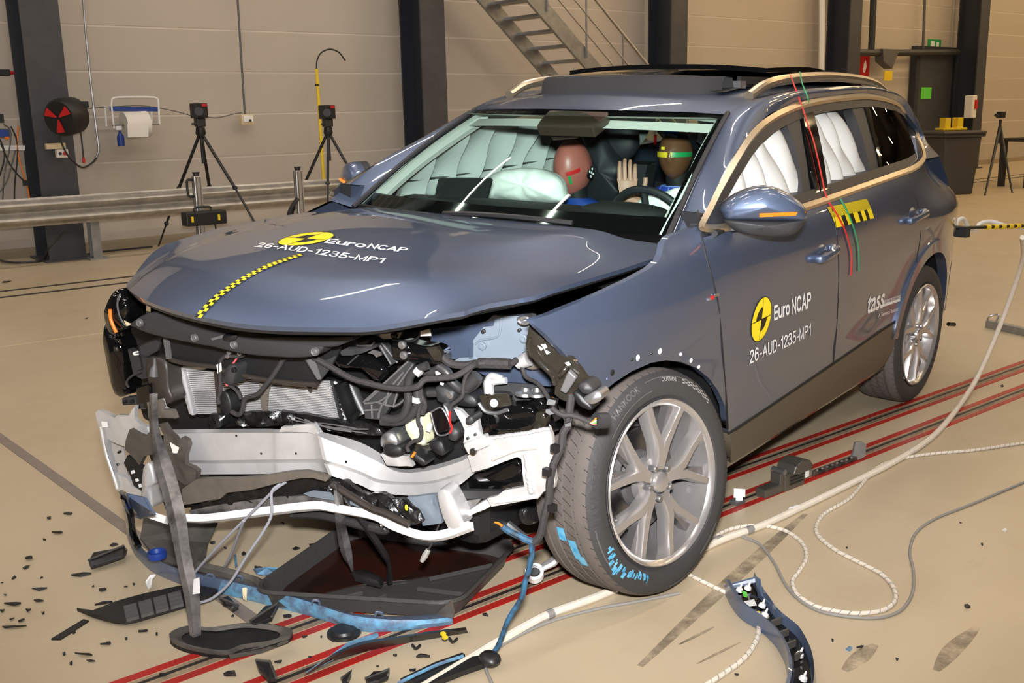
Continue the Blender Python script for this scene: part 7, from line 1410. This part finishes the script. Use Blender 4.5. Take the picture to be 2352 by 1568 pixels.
# ---------------------------------------------------------------- scattered shards, each its own thing
SH = [(68, 1286, 22, 7), (60, 1305, 16, 10), (34, 1330, 12, 5), (96, 1330, 6, 4), (5, 1342, 8, 4), (92, 1355, 38, 6), (215, 1349, 5, 5), (235, 1357, 20, 8), (290, 1349, 10, 3), (308, 1346, 8, 3), (185, 1322, 52, 8), (132, 1226, 28, 4), (157, 1182, 22, 4), (113, 1193, 12, 4), (103, 1243, 8, 3), (30, 1390, 55, 8), (90, 1382, 24, 6), (66, 1405, 16, 6), (5, 1405, 14, 8), (28, 1424, 12, 5), (50, 1428, 22, 6), (30, 1443, 60, 5), (240, 1390, 40, 4), (345, 1373, 12, 4), (330, 1452, 30, 5), (243, 1483, 26, 4), (195, 1507, 56, 6), (210, 1520, 24, 6), (165, 1528, 8, 4), (148, 1506, 8, 4), (262, 1252, 22, 10), (560, 1275, 14, 8), (490, 1250, 16, 4), (518, 1262, 10, 3), (592, 1307, 22, 4), (638, 1335, 12, 6), (650, 1205, 10, 3), (680, 1262, 22, 9), (720, 1254, 30, 8), (718, 1273, 10, 7), (535, 1418, 10, 4), (660, 1418, 22, 8), (700, 1466, 20, 5), (738, 1468, 6, 4), (765, 1475, 8, 5), (605, 1530, 30, 12), (640, 1525, 24, 8), (530, 1553, 34, 10), (376, 1555, 20, 8), (868, 1535, 8, 6), (970, 1512, 36, 6), (908, 1508, 12, 4), (948, 1545, 16, 5), (712, 1512, 9, 4), (588, 1425, 14, 6), (576, 1456, 8, 4), (1218, 1307, 12, 16), (1115, 1417, 16, 4), (1975, 1490, 22, 6), (2222, 1397, 20, 6), (1692, 1552, 14, 5), (2060, 1518, 8, 3), (2206, 1205, 6, 4), (2255, 1255, 4, 4), (1912, 1476, 6, 3), (2302, 888, 10, 4), (1945, 1262, 5, 3), (15, 648, 14, 5), (200, 733, 4, 3), (420, 1490, 30, 8), (250, 1480, 10, 3), (100, 1412, 8, 3), (170, 1456, 9, 3), (290, 1470, 6, 3), (12, 1368, 10, 4), (360, 1460, 6, 4)]
SO = []; sr = random.Random(21); regs = ['left of the bumper skin', 'in front of the tray', 'near the camera']
for i, (x, y, w, h_) in enumerate(SH):
    q = gw(x, y); L_ = np.linalg.norm(gw(x+w/2, y)-gw(x-w/2, y)); D_ = max(.006, np.linalg.norm(gw(x, y+h_/2)-gw(x, y-h_/2))*.8); a0 = sr.uniform(-.25, .25)+math.atan2(CR[1], CR[0]); n = sr.choice((4, 5, 6)); pts = []
    for k in range(n):
        a = 2*PI*k/n+sr.uniform(-.3, .3); rr = sr.uniform(.65, 1.05); v = RZ(a0)@A((math.cos(a)*L_/2*rr, math.sin(a)*D_/2*rr, 0)); pts.append((v[0], v[1], sr.uniform(.001, .008)))
    o = MB().slab(pts, (0, 0, sr.uniform(.003, .008))).build('plastic_shard', 'shard', smooth=False); o.location = tuple(q)
    SO.append((o, x, y, w*h_))
LMK = {'grille piece': (330, 1400), 'oval lamp piece': (530, 1480), 'drip tray': (900, 1330), 'blue disc': (361, 1276), 'arch trim piece': (1745, 1410), 'track trolley': (1808, 1110), 'spoiler strip': (900, 1500), 'rear wheel': (2100, 900), 'grey duct strip': (140, 1105), 'guard rail post': (205, 600), 'spiral cable loop': (2050, 1380)}
ORD = ['largest', 'second largest', 'third largest', 'fourth largest', 'fifth largest', 'sixth largest', 'seventh largest', 'eighth largest', 'ninth largest', 'tenth largest', 'eleventh largest', 'twelfth largest', 'smallest but one', 'smallest']
bins = {}
for o, x, y, s_ in SO:
    n_, (lx, ly) = min(LMK.items(), key=lambda kv: math.hypot(kv[1][0]-x, kv[1][1]-y)); dx, dy = x-lx, y-ly
    a_ = ('far ' if abs(dx) > 220 else '')+('left' if dx < -90 else 'right' if dx > 90 else ''); b_ = 'below' if dy > 22 else 'above' if dy < -22 else ''
    wh = (b_+' and '+a_+' of the ' if b_ and a_ else (b_+' the ' if b_ else (a_+' of the ' if a_ else 'beside the ')))+n_
    bins.setdefault(wh, []).append((s_, o))
for wh, L_ in bins.items():
    L_.sort(key=lambda t: -t[0])
    for k, (s_, o) in enumerate(L_): tag(o, 'black plastic shard '+wh+((', '+ORD[min(k, 13)]+' there') if len(L_) > 1 else ''), 'shard', 'scattered black plastic shards')
FR = [((204, 1295), (215, 1275), (285, 1262), (292, 1272), (285, 1282), (210, 1308), 'crumpled black plastic piece beside the bumper skin corner'), ((575, 1435), (610, 1398), (640, 1395), (625, 1425), (590, 1440), (580, 1440), 'jagged black fragment under the bumper skin'), ((505, 1382), (525, 1375), (548, 1400), (535, 1404), (520, 1395), (512, 1390), 'black chip lying on the grey duct strip'), ((588, 1525), (600, 1520), (620, 1530), (635, 1566), (618, 1568), (595, 1545), 'bent black bracket fragment at the lower edge'), ((840, 1568), (858, 1552), (895, 1548), (892, 1560), (870, 1572), (850, 1575), 'glossy black fragment cut by the lower picture edge'), ((785, 1568), (800, 1550), (808, 1552), (800, 1575), (795, 1578), (788, 1578), 'thin black splinter at the lower picture edge')]
for f in FR:
    px = f[:-1]; o = thing('black_fragment', tuple(gw(*px[0])), f[-1], 'debris'); pts = [gw(*p, sr.uniform(.008, .03)) for p in px]; part(MB().slab(pts, (0, 0, .012)), 'piece', 'shard', o, smooth=False, bevel=.002); part(MB().tube([pts[0]+A((0, 0, .014)), pts[2]+A((0, 0, .016)), pts[3]+A((0, 0, .014))], .004, 6), 'folded_rib', 'inner_grey', o)
bf = thing('blue_foil', tuple(gw(605, 1312)), 'crumpled light blue plastic film behind the bumper skin', 'film'); part(MB().slab(G3((582, 1308, .01), (612, 1304, .03), (640, 1306, .01), (634, 1318, .02), (606, 1322, .01), (590, 1318, .02)), (0, 0, .004)), 'film', 'skin_scrape', bf, smooth=False)
b2 = thing('blue_foil', tuple(gw(541, 1290)), 'thin upright light blue paint flake behind the bumper skin', 'film'); part(MB().slab(G3((538, 1275, .03), (543, 1273, .04), (546, 1300, .01), (541, 1305, .01)), (0, .003, .0)), 'flake', 'skin_scrape', b2, smooth=False)
wt = thing('white_clip', tuple(gw(340, 1340)), 'white broken clip lying before the bumper skin', 'clip'); part(MB().slab(G3((334, 1340, .01), (345, 1324, .03), (357, 1322, .03), (350, 1330, .02), (348, 1348, .01), (340, 1354, .01)), (0, 0, .006)), 'clip', 'white', wt, smooth=False)
b3 = thing('blue_chip', tuple(gw(1950, 1490)), 'tiny blue paint chip on the floor right of the arch trim', 'chip'); part(MB().slab(G3((1942, 1492), (1950, 1486), (1958, 1488), (1952, 1496)), (0, 0, .004)), 'chip', 'skin_scrape', b3, smooth=False)
b4_ = thing('blue_chip', tuple(gw(2308, 1218)), 'tiny pale blue scrap on the floor at the far right', 'chip'); part(MB().slab(G3((2302, 1218), (2308, 1214), (2313, 1217), (2310, 1222)), (0, 0, .004)), 'chip', 'white', b4_, smooth=False)
